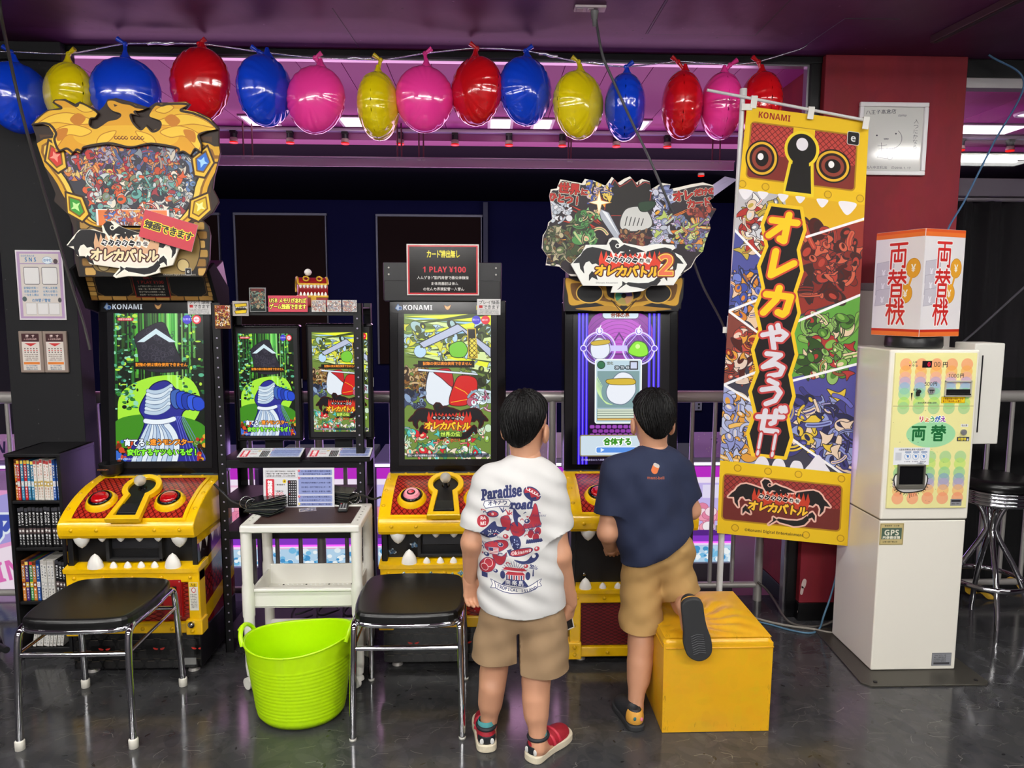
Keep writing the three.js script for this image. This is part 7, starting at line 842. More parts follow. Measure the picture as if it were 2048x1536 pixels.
// ================= CABLES AND SMALL FITTINGS =================
function cable(name, label, pts, r, c, extra) { return tag(mesh(name, tube(pts, r, pts.length * 12, 8), mat(c, 0.6)), label, 'cable'); }
{
  const so = G(1180, 14, CEIL), o = thing('ceiling_socket', 'white double ceiling socket with a grey plug', 'socket', [so.x, CEIL - 0.0005, so.z]); mesh('socket_plate', box(0.12, 0.01, 0.05, 0, -0.005, 0, 0.003), mat(0xb8aab0, 0.5), o); for (const x of [-0.04, 0]) mesh('socket_face', box(0.026, 0.004, 0.03, x, -0.011, 0, 0.001), mat(0x97898f, 0.5), o);
  cable('ceiling_cable', 'grey cable hanging from the ceiling socket down behind the winged-logo header', [V(so.x + 0.018, CEIL - 0.012, so.z), P(1192, 40, -2.9), P(1205, 110, -2.95), P(1228, 165, -2.98), P(1262, 240, -3.02), P(1300, 320, -3.06), P(1335, 400, -3.1), P(1375, 490, -3.2), P(1405, 570, -3.24), P(1450, 660, -3.3), P(1475, 760, -3.3)], 0.0055, 0x4a4a4c); mesh('plug', [cyl(0.012, 0.016, 0.03, 0.018, -0.03, 0, 12), cyl(0.007, 0.01, 0.03, 0.018, -0.056, 0.002, 10)], mat(0x6a6a6a, 0.5), o);
  cable('ceiling_cable', 'dark cable running from the ceiling down the black pillar', [V(G(-2, -20, CEIL).x, CEIL - 0.002, G(-2, -20, CEIL).z), P(2, 30, -2.75), P(18, 110, -2.95), P(45, 230, -3.05), P(78, 350, -3.15), P(105, 440, -3.22), P(140, 560, -3.27), P(165, 640, -3.28), P(178, 690, -3.28), P(180, 700, -3.28)], 0.0062, 0x3c3a36);
  cable('blue_cord', 'light blue cord running from the ceiling down behind the sign lantern', [V(G(2075, 60, CEIL).x, CEIL - 0.002, -3.28), P(2048, 165, -3.27), P(1985, 290, -3.26), P(1930, 400, -3.25), P(1890, 478, -3.2), P(1886, 600, -3.22), P(1870, 680, -3.22)], 0.0045, 0x3f6488);
  cable('grey_cord', 'grey cord slanting up beyond the railing right of the sign lantern', [P(1925, 685, -3.7), P(1960, 655, -3.72), P(2048, 575, -3.75), P(2100, 530, -3.75)], 0.006, 0x55545a);
  cable('floor_cable', 'pale cable lying on the floor between cube seat and change machine', [G(1490, 1230, 0.006), G(1535, 1243, 0.006), G(1580, 1252, 0.006), G(1625, 1258, 0.006), G(1660, 1265, 0.006), G(1700, 1266, 0.006)], 0.006, 0x8a857c);
  cable('floor_cable', 'dark cable tied to the railing post and drooping to the floor', [P(1515, 1164, -3.53), P(1532, 1178, -3.5), P(1548, 1200, -3.42), P(1568, 1232, 0).set(...G(1572, 1238, 0.03).toArray()), G(1600, 1251, 0.007), G(1640, 1252, 0.007), P(1675, 1238, -3.22), P(1700, 1225, -3.22)], 0.006, 0x4c4742);
  cable('blue_cord', 'blue cord drooping along the red pillar to the floor', [P(1676, 1088, -3.2), P(1674, 1140, -3.2), P(1662, 1190, -3.2), P(1648, 1230, -3.19), G(1638, 1258, 0.006), G(1618, 1266, 0.005), G(1580, 1260, 0.005), G(1540, 1249, 0.005), G(1500, 1240, 0.005)], 0.0045, 0x4f7690);
  cable('panel_cable', 'black cable from the crested cabinet to the rack', [P(428, 968, -3.02), P(445, 985, -3.03), P(465, 1003, -3.02), P(490, 1011, -2.99), P(508, 1010, -2.92)], 0.005, 0x232325);
  cable('panel_cable', 'black cable looping from the stack of cards to the middle cabinet', [P(700, 996, -2.92), P(722, 990, -2.97), P(745, 998, -3.0), P(762, 994, -3.02)], 0.0045, 0x232325);
  const spots = [[600, 1190], [652, 1180], [706, 1186]]; spots.forEach(([u, v], i) => { const p = P(u, v, -3.15), ring = []; for (let k = 0; k < 14; k++) { const a = k / 13 * 6.283 * 1.3 + i; ring.push(V(p.x + Math.cos(a) * (0.044 + 0.003 * i), 0.104 + 0.012 + k * 0.003 + 0.008 * Math.sin(a * 2), -3.18 + Math.sin(a) * 0.07)); } const c = cable('coiled_cable', 'black coiled cable on the bottom shelf of the rack', ring, 0.005, i % 2 ? 0x1a1a1c : 0x2c2c30); c.userData.group = 'coiled cables on the bottom rack shelf'; });
  const t = thing('light_track', 'dark lighting track on the ceiling near the red pillar', 'track', [0, CEIL, 0]); { const a = G(1868, 72, CEIL), b = G(2010, 0, CEIL), d = b.clone().sub(a), n = d.length() * 1.3; const g = box(n, 0.03, 0.035, n / 2, -0.015, 0, 0.003); g.rotateY(Math.atan2(-d.z, d.x)); g.translate(a.x, 0, a.z); mesh('track_body', g, mat(0x3a2228, 0.5), t); const h = box(n - 0.02, 0.004, 0.014, n / 2, -0.031, 0, 0.001); h.rotateY(Math.atan2(-d.z, d.x)); h.translate(a.x, 0, a.z); mesh('track_groove', h, mat(0x161014, 0.6), t); }
  const p = G(14, 1290), vtop = thing('cable_box', 'black floor box with a thick hose at the edge of the bookcase', 'floor box', [p.x - 0.1, 0, p.z + 0.03]); mesh('box_body', [lathe([[0, 0], [0.085, 0], [0.08, 0.03], [0.05, 0.05], [0.035, 0.11], [0, 0.12]], 24)], mat(0x1a1a1c, 0.5), vtop); mesh('hose', rod([0.05, 0.03, 0.0], [0.2, 0.05, 0.12], 0.014, 12), mat(0x1c1c1e, 0.5), vtop);
  const dh = P(215, 940, -3.12), d = thing('drink_holder', 'black drink holder box at the foot of the forest screen', 'holder', [dh.x, 0.79, -3.155]); mesh('holder_body', lathe([[0, 0.0], [0.03, 0], [0.045, 0.012], [0.052, 0.055], [0.048, 0.055], [0.04, 0.015], [0, 0.012]], 24), black, d); mesh('holder_label', at(new THREE.PlaneGeometry(0.05, 0.012), -0.01, 0.035, 0.0535), printMat(150, 36, (g) => { rect(g, 0, 0, 150, 36, '#101010'); jp(g, 'ドリンクホルダー', 4, 8, 18, [['#e08040', 1.3]]); }), d);
  const tc = P(410, 948, -3.15), e = thing('paper_card', 'teal information card on the ledge of the gold-crested cabinet', 'card', [tc.x - 0.02, 0.7915, -3.19]); mesh('card', box(0.1, 0.001, 0.04, 0, 0.0005, 0, 0.0003), mat(0x5f9a96, 0.4), e); mesh('card_text', box(0.035, 0.0006, 0.026, 0.026, 0.0012, 0, 0.0002), mat(0xb8d0cc, 0.4), e);
}
for (const [c, w, h, k] of [[cab1, 0.392, 0.66, new THREE.Color(0.6, 0.95, 0.5)], [cab2, 0.392, 0.66, new THREE.Color(0.95, 0.95, 0.7)], [cab3, 0.385, 0.72, new THREE.Color(0.6, 0.45, 1.0)]]) areaLight(w, h, k, 0.35, V(c.position.x, 1.18, c.position.z - 0.3), V(c.position.x, 1.2, 0));
// ================= THE TWO BOYS =================
function sdfMesh(fn, lo, hi, N) {
  const mc = new MarchingCubes(N, black, false, false, 160000), hs = N / 2; mc.isolation = 0;
  const sc = [0, 1, 2].map((k) => (hi[k] - lo[k]) / 2), ct = [0, 1, 2].map((k) => (hi[k] + lo[k]) / 2);
  for (let z = 0, i = 0; z < N; z++) for (let y = 0; y < N; y++) for (let x = 0; x < N; x++, i++) mc.field[i] = -fn(ct[0] + sc[0] * (x - hs) / hs, ct[1] + sc[1] * (y - hs) / hs, ct[2] + sc[2] * (z - hs) / hs);
  mc.update(); const n = mc.count, p = new Float32Array(n * 3), q = new Float32Array(n * 3), e = 0.0015;
  for (let i = 0; i < n; i++) { const x = ct[0] + sc[0] * mc.positionArray[3 * i], y = ct[1] + sc[1] * mc.positionArray[3 * i + 1], z = ct[2] + sc[2] * mc.positionArray[3 * i + 2]; p.set([x, y, z], 3 * i); let gx = fn(x + e, y, z) - fn(x - e, y, z), gy = fn(x, y + e, z) - fn(x, y - e, z), gz = fn(x, y, z + e) - fn(x, y, z - e); const l = Math.hypot(gx, gy, gz) || 1; q.set([gx / l, gy / l, gz / l], 3 * i); }
  for (let t = 0; t < n; t += 3) { const a = 3 * t, ux = p[a + 3] - p[a], uy = p[a + 4] - p[a + 1], uz = p[a + 5] - p[a + 2], vx = p[a + 6] - p[a], vy = p[a + 7] - p[a + 1], vz = p[a + 8] - p[a + 2]; if ((uy * vz - uz * vy) * q[a] + (uz * vx - ux * vz) * q[a + 1] + (ux * vy - uy * vx) * q[a + 2] < 0) for (let k = 0; k < 3; k++) { [p[a + 3 + k], p[a + 6 + k]] = [p[a + 6 + k], p[a + 3 + k]]; [q[a + 3 + k], q[a + 6 + k]] = [q[a + 6 + k], q[a + 3 + k]]; } }
  const g = new THREE.BufferGeometry(); g.setAttribute('position', new THREE.BufferAttribute(p, 3)); g.setAttribute('normal', new THREE.BufferAttribute(q, 3)); g.setAttribute('uv', new THREE.BufferAttribute(new Float32Array(n * 2), 2)); return g;
}
const smin = (a, b, k) => { const h = Math.max(k - Math.abs(a - b), 0) / k; return Math.min(a, b) - h * h * k * 0.25; };
// a tapered limb between two joints; flat > 1 squeezes it front to back
function limb(a, b, ra, rb, flat = 1) { const bx = b.x - a.x, by = b.y - a.y, bz = (b.z - a.z), L = bx * bx + by * by + bz * bz; return (x, y, z) => { let dx = x - a.x, dy = y - a.y, dz = z - a.z; let t = (dx * bx + dy * by + dz * bz) / L; t = t < 0 ? 0 : t > 1 ? 1 : t; dx -= bx * t; dy -= by * t; dz = (dz - bz * t) * flat; return Math.sqrt(dx * dx + dy * dy + dz * dz) - (ra + (rb - ra) * t); }; }
function union(list, k) { const n = list.length; return (x, y, z) => { let d = list[0](x, y, z); for (let i = 1; i < n; i++) d = smin(d, list[i](x, y, z), k); return d; }; }
function ellip(cx, cy, cz, rx, ry, rz) { return (x, y, z) => { const a = (x - cx) / rx, b = (y - cy) / ry, c = (z - cz) / rz, k0 = Math.sqrt(a * a + b * b + c * c), k1 = Math.sqrt(a * a / rx / rx + b * b / ry / ry + c * c / rz / rz); return k1 < 1e-9 ? -rx : k0 * (k0 - 1) / k1; }; }
function hand(w, d, n, right, curl, s = 1) { // wrist, finger direction, palm normal
  d = d.clone().normalize(); n = n.clone().addScaledVector(d, -n.dot(d)).normalize(); const t = right ? d.clone().cross(n) : n.clone().cross(d), at2 = (a, b, c) => w.clone().addScaledVector(d, a * s).addScaledVector(t, b * s).addScaledVector(n, c * s), parts = [], palm = [];
  for (const b of [-0.02, -0.007, 0.007, 0.02]) palm.push(limb(at2(-0.005, b * 0.7, 0), at2(0.058, b, 0.002), 0.0125 * s, 0.0105 * s));
  palm.push(limb(at2(-0.03, 0, 0), at2(0.01, 0, 0), 0.019 * s, 0.019 * s)); parts.push(union(palm, 0.014));
  [[-0.0225, 0.04], [-0.0075, 0.05], [0.0075, 0.054], [0.0225, 0.049]].forEach(([b, len], i) => { let p = at2(0.058, b, 0.002), a = curl[0] * (1 + 0.08 * i); const ch = []; [0.45, 0.31, 0.26].forEach((f, k) => { const dir = d.clone().multiplyScalar(Math.cos(a)).addScaledVector(n, Math.sin(a)), q = p.clone().addScaledVector(dir, len * f * s * 1.1); ch.push(limb(p, q, (0.0085 - k * 0.0009) * s, (0.0079 - k * 0.0009) * s)); p = q; a += curl[1]; }); parts.push(union(ch, 0.004)); });
  { let p = at2(0.012, 0.024, 0.006), q = at2(0.036, 0.037, 0.014), r = at2(0.058, 0.034, 0.024); parts.push(union([limb(p, q, 0.0115 * s, 0.0095 * s), limb(q, r, 0.0092 * s, 0.0078 * s)], 0.005)); }
  return union(parts, 0.0045);
}
function handMesh(w, d, n, right, curl, s) { const r = 0.14, c = w.clone().addScaledVector(d.clone().normalize(), 0.035); return sdfMesh(hand(w, d, n, right, curl, s), [c.x - r * 0.75, c.y - r * 0.75, c.z - r * 0.75], [c.x + r * 0.75, c.y + r * 0.75, c.z + r * 0.75], 62); }
const skin = mat(0xc48f70, 0.5, 0, { sheen: 0.2, sheenColor: new THREE.Color(0.9, 0.5, 0.35) }), hairMat = mat(0x040303, 0.55, 0, { specularIntensity: 0.45 });
function headParts(c, yaw, pitch, roll, parent, neckTo) {
  const R = new THREE.Matrix4().makeRotationFromEuler(new THREE.Euler(pitch, yaw, roll, 'YXZ')), M = R.clone().setPosition(c), e = neckTo.clone().applyMatrix4(M.clone().invert());
  // local frame: +z is the face
  const head = union([ellip(0, 0.022, -0.006, 0.072, 0.086, 0.088), ellip(0, -0.042, 0.028, 0.056, 0.066, 0.058), ellip(0, -0.09, 0.06, 0.024, 0.02, 0.022)], 0.03), nose = limb(V(0, 0.004, 0.084), V(0, -0.028, 0.098), 0.007, 0.011), lips = ellip(0, -0.058, 0.083, 0.02, 0.007, 0.008);
  const ear = (s) => union([ellip(s * 0.078, -0.026, -0.004, 0.009, 0.03, 0.019), ellip(s * 0.073, -0.048, 0.002, 0.008, 0.014, 0.011)], 0.008), eL = ear(-1), eR = ear(1), neck = limb(V(0, -0.05, -0.02), e, 0.046, 0.05), sock = (x, y, z) => Math.min(ellip(-0.03, -0.004, 0.086, 0.017, 0.012, 0.014)(x, y, z), ellip(0.03, -0.004, 0.086, 0.017, 0.012, 0.014)(x, y, z));
  const f = (x, y, z) => { let d = smin(head(x, y, z), neck(x, y, z), 0.03); d = smin(d, nose(x, y, z), 0.012); d = smin(d, lips(x, y, z), 0.006); d = Math.max(d, -sock(x, y, z) + 0.004); d = smin(d, eL(x, y, z), 0.008); return smin(d, eR(x, y, z), 0.008); };
  const g = sdfMesh(f, [-0.105, -0.17, -0.12], [0.105, 0.125, 0.125], 78).applyMatrix4(M);
  const skull = ellip(0, 0.024, -0.008, 0.075, 0.09, 0.092), lower = ellip(0, -0.03, -0.034, 0.054, 0.058, 0.052), hf = (x, y, z) => { const a = Math.atan2(x, z + 0.045), fr = Math.hypot(x, z + 0.045); let d = smin(skull(x, y, z), lower(x, y, z), 0.03) - 0.008 - 0.0014 * Math.sin(a * 47 + y * 60 + 3 * Math.sin(y * 50)) * Math.min(1, fr / 0.03) - 0.0011 * Math.sin(a * 91 - y * 130) - 0.002 * Math.sin(a * 13 + y * 45); const t = Math.min(1, Math.max(0, (z + 0.055) / 0.1)), bottom = -0.074 + 0.105 * t * t + 0.028 * Math.max(0, 1 - Math.abs(z - 0.0) / 0.035) + 0.003 * Math.sin(a * 40) + 13 * x * x; return Math.max(d, (bottom - y) * 0.8, z - 0.086); };
  mesh('hair', sdfMesh(hf, [-0.105, -0.1, -0.13], [0.105, 0.14, 0.11], 90).applyMatrix4(M), hairMat, parent);
  for (const s of [-1, 1]) { const ey = mesh('eye', new THREE.SphereGeometry(0.0115, 16, 12).translate(s * 0.03, -0.004, 0.074).applyMatrix4(M), mat(0xe8e4de, 0.2), parent); mesh('iris', new THREE.SphereGeometry(0.006, 12, 8).translate(s * 0.03, -0.004, 0.0805).applyMatrix4(M), mat(0x1c120c, 0.15), ey); mesh('eyebrow', limbBar(V(s * 0.018, 0.02, 0.085).applyMatrix4(M), V(s * 0.044, 0.019, 0.074).applyMatrix4(M)), hairMat, parent); }
  return g;
}
function limbBar(a, b) { return tube([a, a.clone().lerp(b, 0.5).add(V(0, 0.003, 0)), b], 0.003, 8, 6); }
function projectPrint(g, u0, v0, u1, v1, z, blank) { const a = P(u0, v0, z), b = P(u1, v1, z), p = g.attributes.position, n = g.attributes.normal, u = new Float32Array(p.count * 2); for (let t = 0; t < p.count; t += 3) { const back = n.getZ(t) + n.getZ(t + 1) + n.getZ(t + 2) > 0.15; for (let k = t; k < t + 3; k++) { u[2 * k] = back ? (p.getX(k) - a.x) / (b.x - a.x) : blank[0]; u[2 * k + 1] = back ? (p.getY(k) - b.y) / (a.y - b.y) : blank[1]; } } g.setAttribute('uv', new THREE.BufferAttribute(u, 2)); return g; }
function shoe(parent, heel, dir, len, opt) { // heel on the ground, dir unit vector to the toe, up vector
  const up = opt.up ?? V(0, 1, 0), s = up.clone().cross(dir).normalize(), M = new THREE.Matrix4().makeBasis(s, up, dir).setPosition(heel), k = len / 0.2;
  const out = (w, o = 0) => smooth([[0, -0.006 - o], [0.026 + o, 0.004], [0.031 + o, 0.05], [0.034 + o, 0.1], [0.04 + o, 0.14], [0.034 + o, 0.18], [0.012, 0.2 + o], [-0.014, 0.2 + o], [-0.034 - o, 0.182], [-0.038 - o, 0.14], [-0.03 - o, 0.09], [-0.028 - o, 0.05], [-0.026 - o, 0.004]].map(([x, z]) => [x * k * w, z * k]), 5);
  const solid = (pts, y0, y1, bev) => extrude(shapeOf(pts.map(([x, z]) => [x, -z])), y1 - y0 - 2 * bev, bev, 3).rotateX(-Math.PI / 2).translate(0, y0 + bev, 0);
  const root = mesh('shoe', sdfMesh((() => { const b = union([ellip(0, 0.045 * k, 0.032 * k, 0.033 * k, 0.046 * k, 0.038 * k), ellip(0, 0.03 * k, 0.09 * k, 0.034 * k, 0.042 * k, 0.07 * k), ellip(0, 0.026 * k, 0.145 * k, 0.039 * k, 0.034 * k, 0.056 * k)], 0.02); const hole = limb(V(0, 0.1 * k, 0.03 * k), V(0, 0.085 * k, 0.05 * k), 0.027 * k, 0.027 * k); return (x, y, z) => Math.max(b(x, y, z), -hole(x, y, z), 0.014 - y, y - 0.082 * k + (z > 0.02 ? 0.02 * (z / 0.2) : 0)); })(), [-0.07, -0.01, -0.03], [0.07, 0.12, 0.23], 56).applyMatrix4(M), opt.upper, parent);
  mesh('sole', [solid(out(1, 0.002), 0, opt.sole ?? 0.024, 0.005).applyMatrix4(M)], opt.soleMat, root);
  return { root, M, k, out, solid };
}
// ---- boy in the white printed T-shirt ----
{
  const z = -2.36, J = (u, v, dz = 0) => P(u, v, z + dz), foot = G(1040, 1500), b = thing('person', 'boy in white printed T-shirt and khaki shorts standing with his back turned', 'person', [foot.x, 0, foot.z]);
  b.position.set(0, 0, 0);
  const neck = J(1052, 925, -0.02), head = J(1051, 848, -0.045), shL = J(972, 962, -0.0), shR = J(1104, 970, 0.0), hipL = J(1005, 1240, 0.0), hipR = J(1085, 1245, 0.01), kL = J(987, 1345, -0.02), kR = J(1072, 1362, 0.035), aL = J(975, 1470, 0.0), aR = J(1076, 1494, 0.085);
  const elL = J(944, 1085, 0.03), wrL = J(940, 1158, -0.02), elR = J(1120, 1110, 0.03), wrR = J(1141, 1205, -0.02), chest = J(1042, 1010, 0.0), waist = J(1043, 1180, 0.0);
  const bodyF = union([limb(shL.clone().add(V(0.02, -0.02, 0)), hipL, 0.036, 0.06), limb(shR.clone().add(V(-0.02, -0.02, 0)), hipR, 0.036, 0.06), limb(neck, waist, 0.05, 0.07), limb(hipL, kL, 0.062, 0.045), limb(J(984, 1375, 0.005), J(980, 1405, 0.0), 0.044, 0.04), limb(kL, aL, 0.044, 0.026), limb(hipR, kR, 0.062, 0.046), limb(J(1071, 1395, 0.05), J(1071, 1425, 0.06), 0.045, 0.04), limb(kR, aR, 0.045, 0.027), limb(shL, elL, 0.03, 0.034), limb(elL, wrL, 0.035, 0.023), limb(shR, elR, 0.03, 0.035), limb(elR, wrR, 0.036, 0.024), limb(head.clone().add(V(0, -0.06, 0)), neck, 0.044, 0.05), limb(aL, aL.clone().add(V(-0.01, -0.02, -0.05)), 0.026, 0.024), limb(aR, aR.clone().add(V(0.04, -0.02, -0.04)), 0.027, 0.024)], 0.022);
  const lo = [Math.min(wrL.x, aL.x) - 0.08, 0, z - 0.17], hi = [wrR.x + 0.08, neck.y + 0.1, z + 0.2];
  const bodyG = sdfMesh(bodyF, lo, hi, 98), dL = V(0.08, -1, -0.05), nL = V(0.35, 0, 0.94), dR = V(-0.12, -1, -0.12), nR = V(-0.75, 0, -0.66);
  const hG = headParts(head, Math.PI - 0.42, 0.1, 0.0, b, neck);
  mesh('body', [bodyG, hG, handMesh(wrL, dL, nL, false, [0.5, 0.55], 0.95), handMesh(wrR, dR, nR, true, [0.75, 0.6], 0.98)], skin, b);
  // shirt
  const cut = (p, n) => { n.normalize(); return (x, y, q) => (x - p.x) * n.x + (y - p.y) * n.y + (q - p.z) * n.z; };
  const sL = shL.clone().lerp(elL, 0.78), sR = shR.clone().lerp(elR, 0.68), dl = elL.clone().sub(shL), dr = elR.clone().sub(shR), cl = cut(sL, dl.clone()), cr = cut(sR, dr.clone().add(V(0.06, 0, 0)));
  const slL = limb(shL.clone().add(V(0.012, -0.004, 0)), elL, 0.058, 0.06), slR = limb(shR.clone().add(V(-0.012, -0.004, 0)), elR, 0.06, 0.068), tor = union([limb(shL.clone().add(V(0.03, -0.03, 0)), J(1008, 1215), 0.062, 0.09), limb(shR.clone().add(V(-0.03, -0.03, 0)), J(1078, 1215), 0.064, 0.094), limb(J(1042, 985, 0.015), J(1043, 1205, 0.01), 0.08, 0.1), limb(J(1012, 948), J(1090, 950), 0.045, 0.045), limb(neck.clone().add(V(0, -0.035, 0)), chest, 0.072, 0.08)], 0.05), hemY = P(1045, 1232, z + 0.1).y;
  const sf = (x, y, q) => { const wr = 0.0028 * Math.sin(x * 48 + y * 30 + 2 * Math.sin(y * 22)) * Math.max(0, Math.min(1, (1.05 - y) / 0.4)) + 0.0018 * Math.sin(y * 95 + x * 40); const t = tor(x, y, q) - wr, l = Math.max(slL(x, y, q) - wr, cl(x, y, q)), r = Math.max(slR(x, y, q) - wr * 1.5, cr(x, y, q)); const hem = hemY + 0.3 * Math.pow(Math.abs(x - chest.x), 1.6) - 0.012 * (q > z ? 1 : 0) - y, d = smin(smin(t, l, 0.035), r, 0.035), col = -limb(neck.clone().add(V(0, 0.02, -0.02)), neck.clone().add(V(0, 0.1, -0.03)), 0.058, 0.07)(x, y, q); return Math.max(d, hem, col); };
  const shirt = projectPrint(sdfMesh(sf, [lo[0] - 0.02, hemY - 0.04, z - 0.17], [hi[0] + 0.02, neck.y + 0.05, z + 0.18], 106), 935, 910, 1165, 1250, z + 0.1, [0.02, 0.02]);
  const navy2 = '#2a3160', red2 = '#a52a38';
  mesh('shirt', shirt, printMat(920, 1360, (g) => {
    g.scale(4, 4); g.translate(-935, -910); rect(g, 930, 900, 260, 360, '#cbcac8');
    word(g, 'Paradise', 960, 994, 27, navy2, { font: 'bold italic ', family: 'serif', rot: -0.17, line: navy2, lw: 2.4, sx: 0.68 }); word(g, 'road', 1017, 1008, 21, navy2, { font: 'bold italic ', family: 'serif', rot: -0.03, line: navy2, lw: 2.2, sx: 0.9 });
    poly(g, [[968, 1005], [1016, 999], [1020, 1004], [1017, 1012], [970, 1018], [966, 1012]], '#e4e2de', navy2, 1.2); jp(g, 'オキナワ', 975, 1004, 9.5, [[navy2, 1.5]], { slope: -0.1 });
    g.save(); g.translate(1062, 988); g.rotate(0.55); disc(g, 0, 0, 18, red2, navy2, 2, 11); for (let i = -2; i <= 2; i++) { g.strokeStyle = '#e8e4e0'; g.lineWidth = 1.4; g.beginPath(); g.arc(i * 6, -6, 4, 0, 3.14); g.stroke(); } poly(g, [[-14, 6], [-6, 0], [2, 7], [10, 1], [14, 5], [4, 11], [-8, 11]], navy2); g.restore();
    for (const p of [[[1043, 1052], [1058, 1030], [1066, 1008], [1072, 1012], [1078, 1040], [1080, 1050], [1060, 1054]], [[1018, 1050], [1032, 1040], [1048, 1056], [1042, 1068], [1026, 1070]], [[1000, 1036], [1014, 1030], [1020, 1042], [1016, 1060], [1004, 1054]], [[968, 1092], [984, 1084], [1010, 1080], [1014, 1092], [996, 1104], [974, 1104]], [[960, 1130], [974, 1118], [990, 1124], [984, 1142], [966, 1150], [958, 1144]], [[984, 1110], [1002, 1112], [1012, 1104], [1008, 1122], [1000, 1130], [990, 1126]]]) curve(g, p, red2, navy2, 0.8);
    disc(g, 965, 1043, 12, red2); word(g, 'RA', 965, 1038, 9, '#e4e0dc', { align: 'center' }); word(g, 'MI', 965, 1048, 9, '#e4e0dc', { align: 'center' }); disc(g, 984, 1029, 11, red2, navy2, 2, 6); word(g, 'b', 984, 1029, 8, '#e4e0dc', { align: 'center' });
    curve(g, [[957, 1068], [972, 1056], [988, 1044], [994, 1054], [1012, 1054], [1000, 1066], [986, 1076], [968, 1076]], navy2); for (let i = 0; i < 26; i++) disc(g, rr(964, 998), rr(1060, 1072), 0.9, '#e4e2de'); curve(g, [[1026, 1014], [1034, 1024], [1040, 1030], [1034, 1034], [1034, 1050], [1028, 1044], [1024, 1028]], navy2); curve(g, [[1018, 1072], [1034, 1070], [1040, 1084], [1034, 1096], [1024, 1094]], navy2); for (let i = 0; i < 12; i++) disc(g, rr(1022, 1036), rr(1076, 1092), 1, '#b8c4e0');
    for (const [x, y] of [[1060, 1066], [1074, 1062], [1070, 1074]]) { disc(g, x, y, 7, red2, '#e4e2de', 0.8, 9); for (let k = -2; k <= 2; k++) poly(g, [[x + k * 2, y - 8], [x + k * 4, y - 17], [x + k * 2 + 2, y - 8]], navy2); } for (let i = 0; i < 8; i++) curve(g, [[1052 + i * 4, 1076], [1056 + i * 4, 1082], [1050 + i * 4, 1084]], navy2);
    rect(g, 976, 1096, 20, 14, '#e4e2de', navy2, 0.6); for (let i = 0; i < 5; i++) rect(g, 977, 1097 + i * 2.8, 18, 1.3, red2); rect(g, 977, 1097, 8, 6, navy2); g.save(); g.translate(1040, 1101); g.rotate(-0.22); disc(g, 0, 0, 24, red2, navy2, 1.4, 7.4); word(g, 'Okinawa', 0, 0, 9, '#e4e2de', { align: 'center', font: 'bold italic ', family: 'serif' }); g.restore(); curve(g, [[1026, 1116], [1050, 1118], [1062, 1108], [1072, 1104], [1076, 1112], [1066, 1122], [1044, 1124]], navy2); disc(g, 1066, 1110, 4, '#e4e2de'); poly(g, [[1012, 1100], [1022, 1096], [1018, 1110]], navy2);
    for (const [w0, x, y, s] of [['Motobu', 1000, 1034, 6], ['Kunigami', 1062, 1028, 6], ['Ogimi', 1044, 1046, 6], ['Higashi', 1042, 1056, 6], ['Nago', 1022, 1060, 5.4], ['Ginowan', 992, 1074, 6], ['Yomitan', 960, 1087, 5], ['Kadena', 962, 1096, 6], ['Uruma', 996, 1108, 5.4]]) word(g, w0, x, y, s, navy2, { font: 'italic ', family: 'serif', rot: 0.12 });
    for (let i = 0; i < 13; i++) { const a = -3.0 + i * 0.226; g.strokeStyle = navy2; g.lineWidth = 0.9; g.beginPath(); g.moveTo(1028 + Math.cos(a) * 14, 1142 + Math.sin(a) * 12); g.lineTo(1028 + Math.cos(a) * 26, 1142 + Math.sin(a) * 23); g.stroke(); } poly(g, [[1004, 1138], [1052, 1138], [1046, 1132], [1010, 1132]], red2); poly(g, [[1008, 1147], [1050, 1147], [1044, 1140], [1014, 1140]], red2, '#e4e2de', 0.8); for (let i = 0; i < 8; i++) rect(g, 1011 + i * 4.8, 1147, 2.6, 8, i % 2 ? red2 : navy2); poly(g, [[1002, 1168], [1056, 1168], [1046, 1155], [1012, 1155]], navy2); jp(g, '南楽島', 1009, 1156, 11, [['#e4e2de', 1]], { step: 1.15 }); disc(g, 1004, 1148, 5, navy2, null, 1, 8); disc(g, 1054, 1148, 5, navy2, null, 1, 8);
    poly(g, [[1064, 1136], [1066, 1136], [1066, 1150], [1063, 1150]], navy2); for (let k = 0; k < 6; k++) { const a = 3.5 + k * 0.55; poly(g, [[1065, 1135], [1065 + Math.cos(a) * 10, 1135 + Math.sin(a) * 8], [1065 + Math.cos(a + 0.3) * 7, 1135 + Math.sin(a + 0.3) * 7]], navy2); } disc(g, 976, 1128, 8, red2, '#e4e2de', 1); disc(g, 968, 1138, 7, red2, '#e4e2de', 1); rect(g, 962, 1150, 12, 9, navy2);
    g.lineWidth = 1.3; g.strokeStyle = navy2; g.fillStyle = '#dcdad6'; g.beginPath(); g.moveTo(988, 1163); g.quadraticCurveTo(1030, 1182, 1074, 1160); g.lineTo(1074, 1171); g.quadraticCurveTo(1030, 1194, 990, 1175); g.closePath(); g.fill(); g.stroke(); poly(g, [[988, 1163], [980, 1160], [984, 1168], [980, 1176], [990, 1175]], '#dcdad6', navy2, 1); poly(g, [[1074, 1160], [1082, 1157], [1078, 1164], [1082, 1170], [1074, 1171]], '#dcdad6', navy2, 1); [...'TROPICAL ISLAND'].forEach((ch, i) => word(g, ch, 995 + i * 5.3, 1171.5 + 5.6 - 0.13 * (i - 7) ** 2 * 0.85, 8.4, navy2, { align: 'center', rot: -(i - 7) * 0.035, font: 'bold ' }));
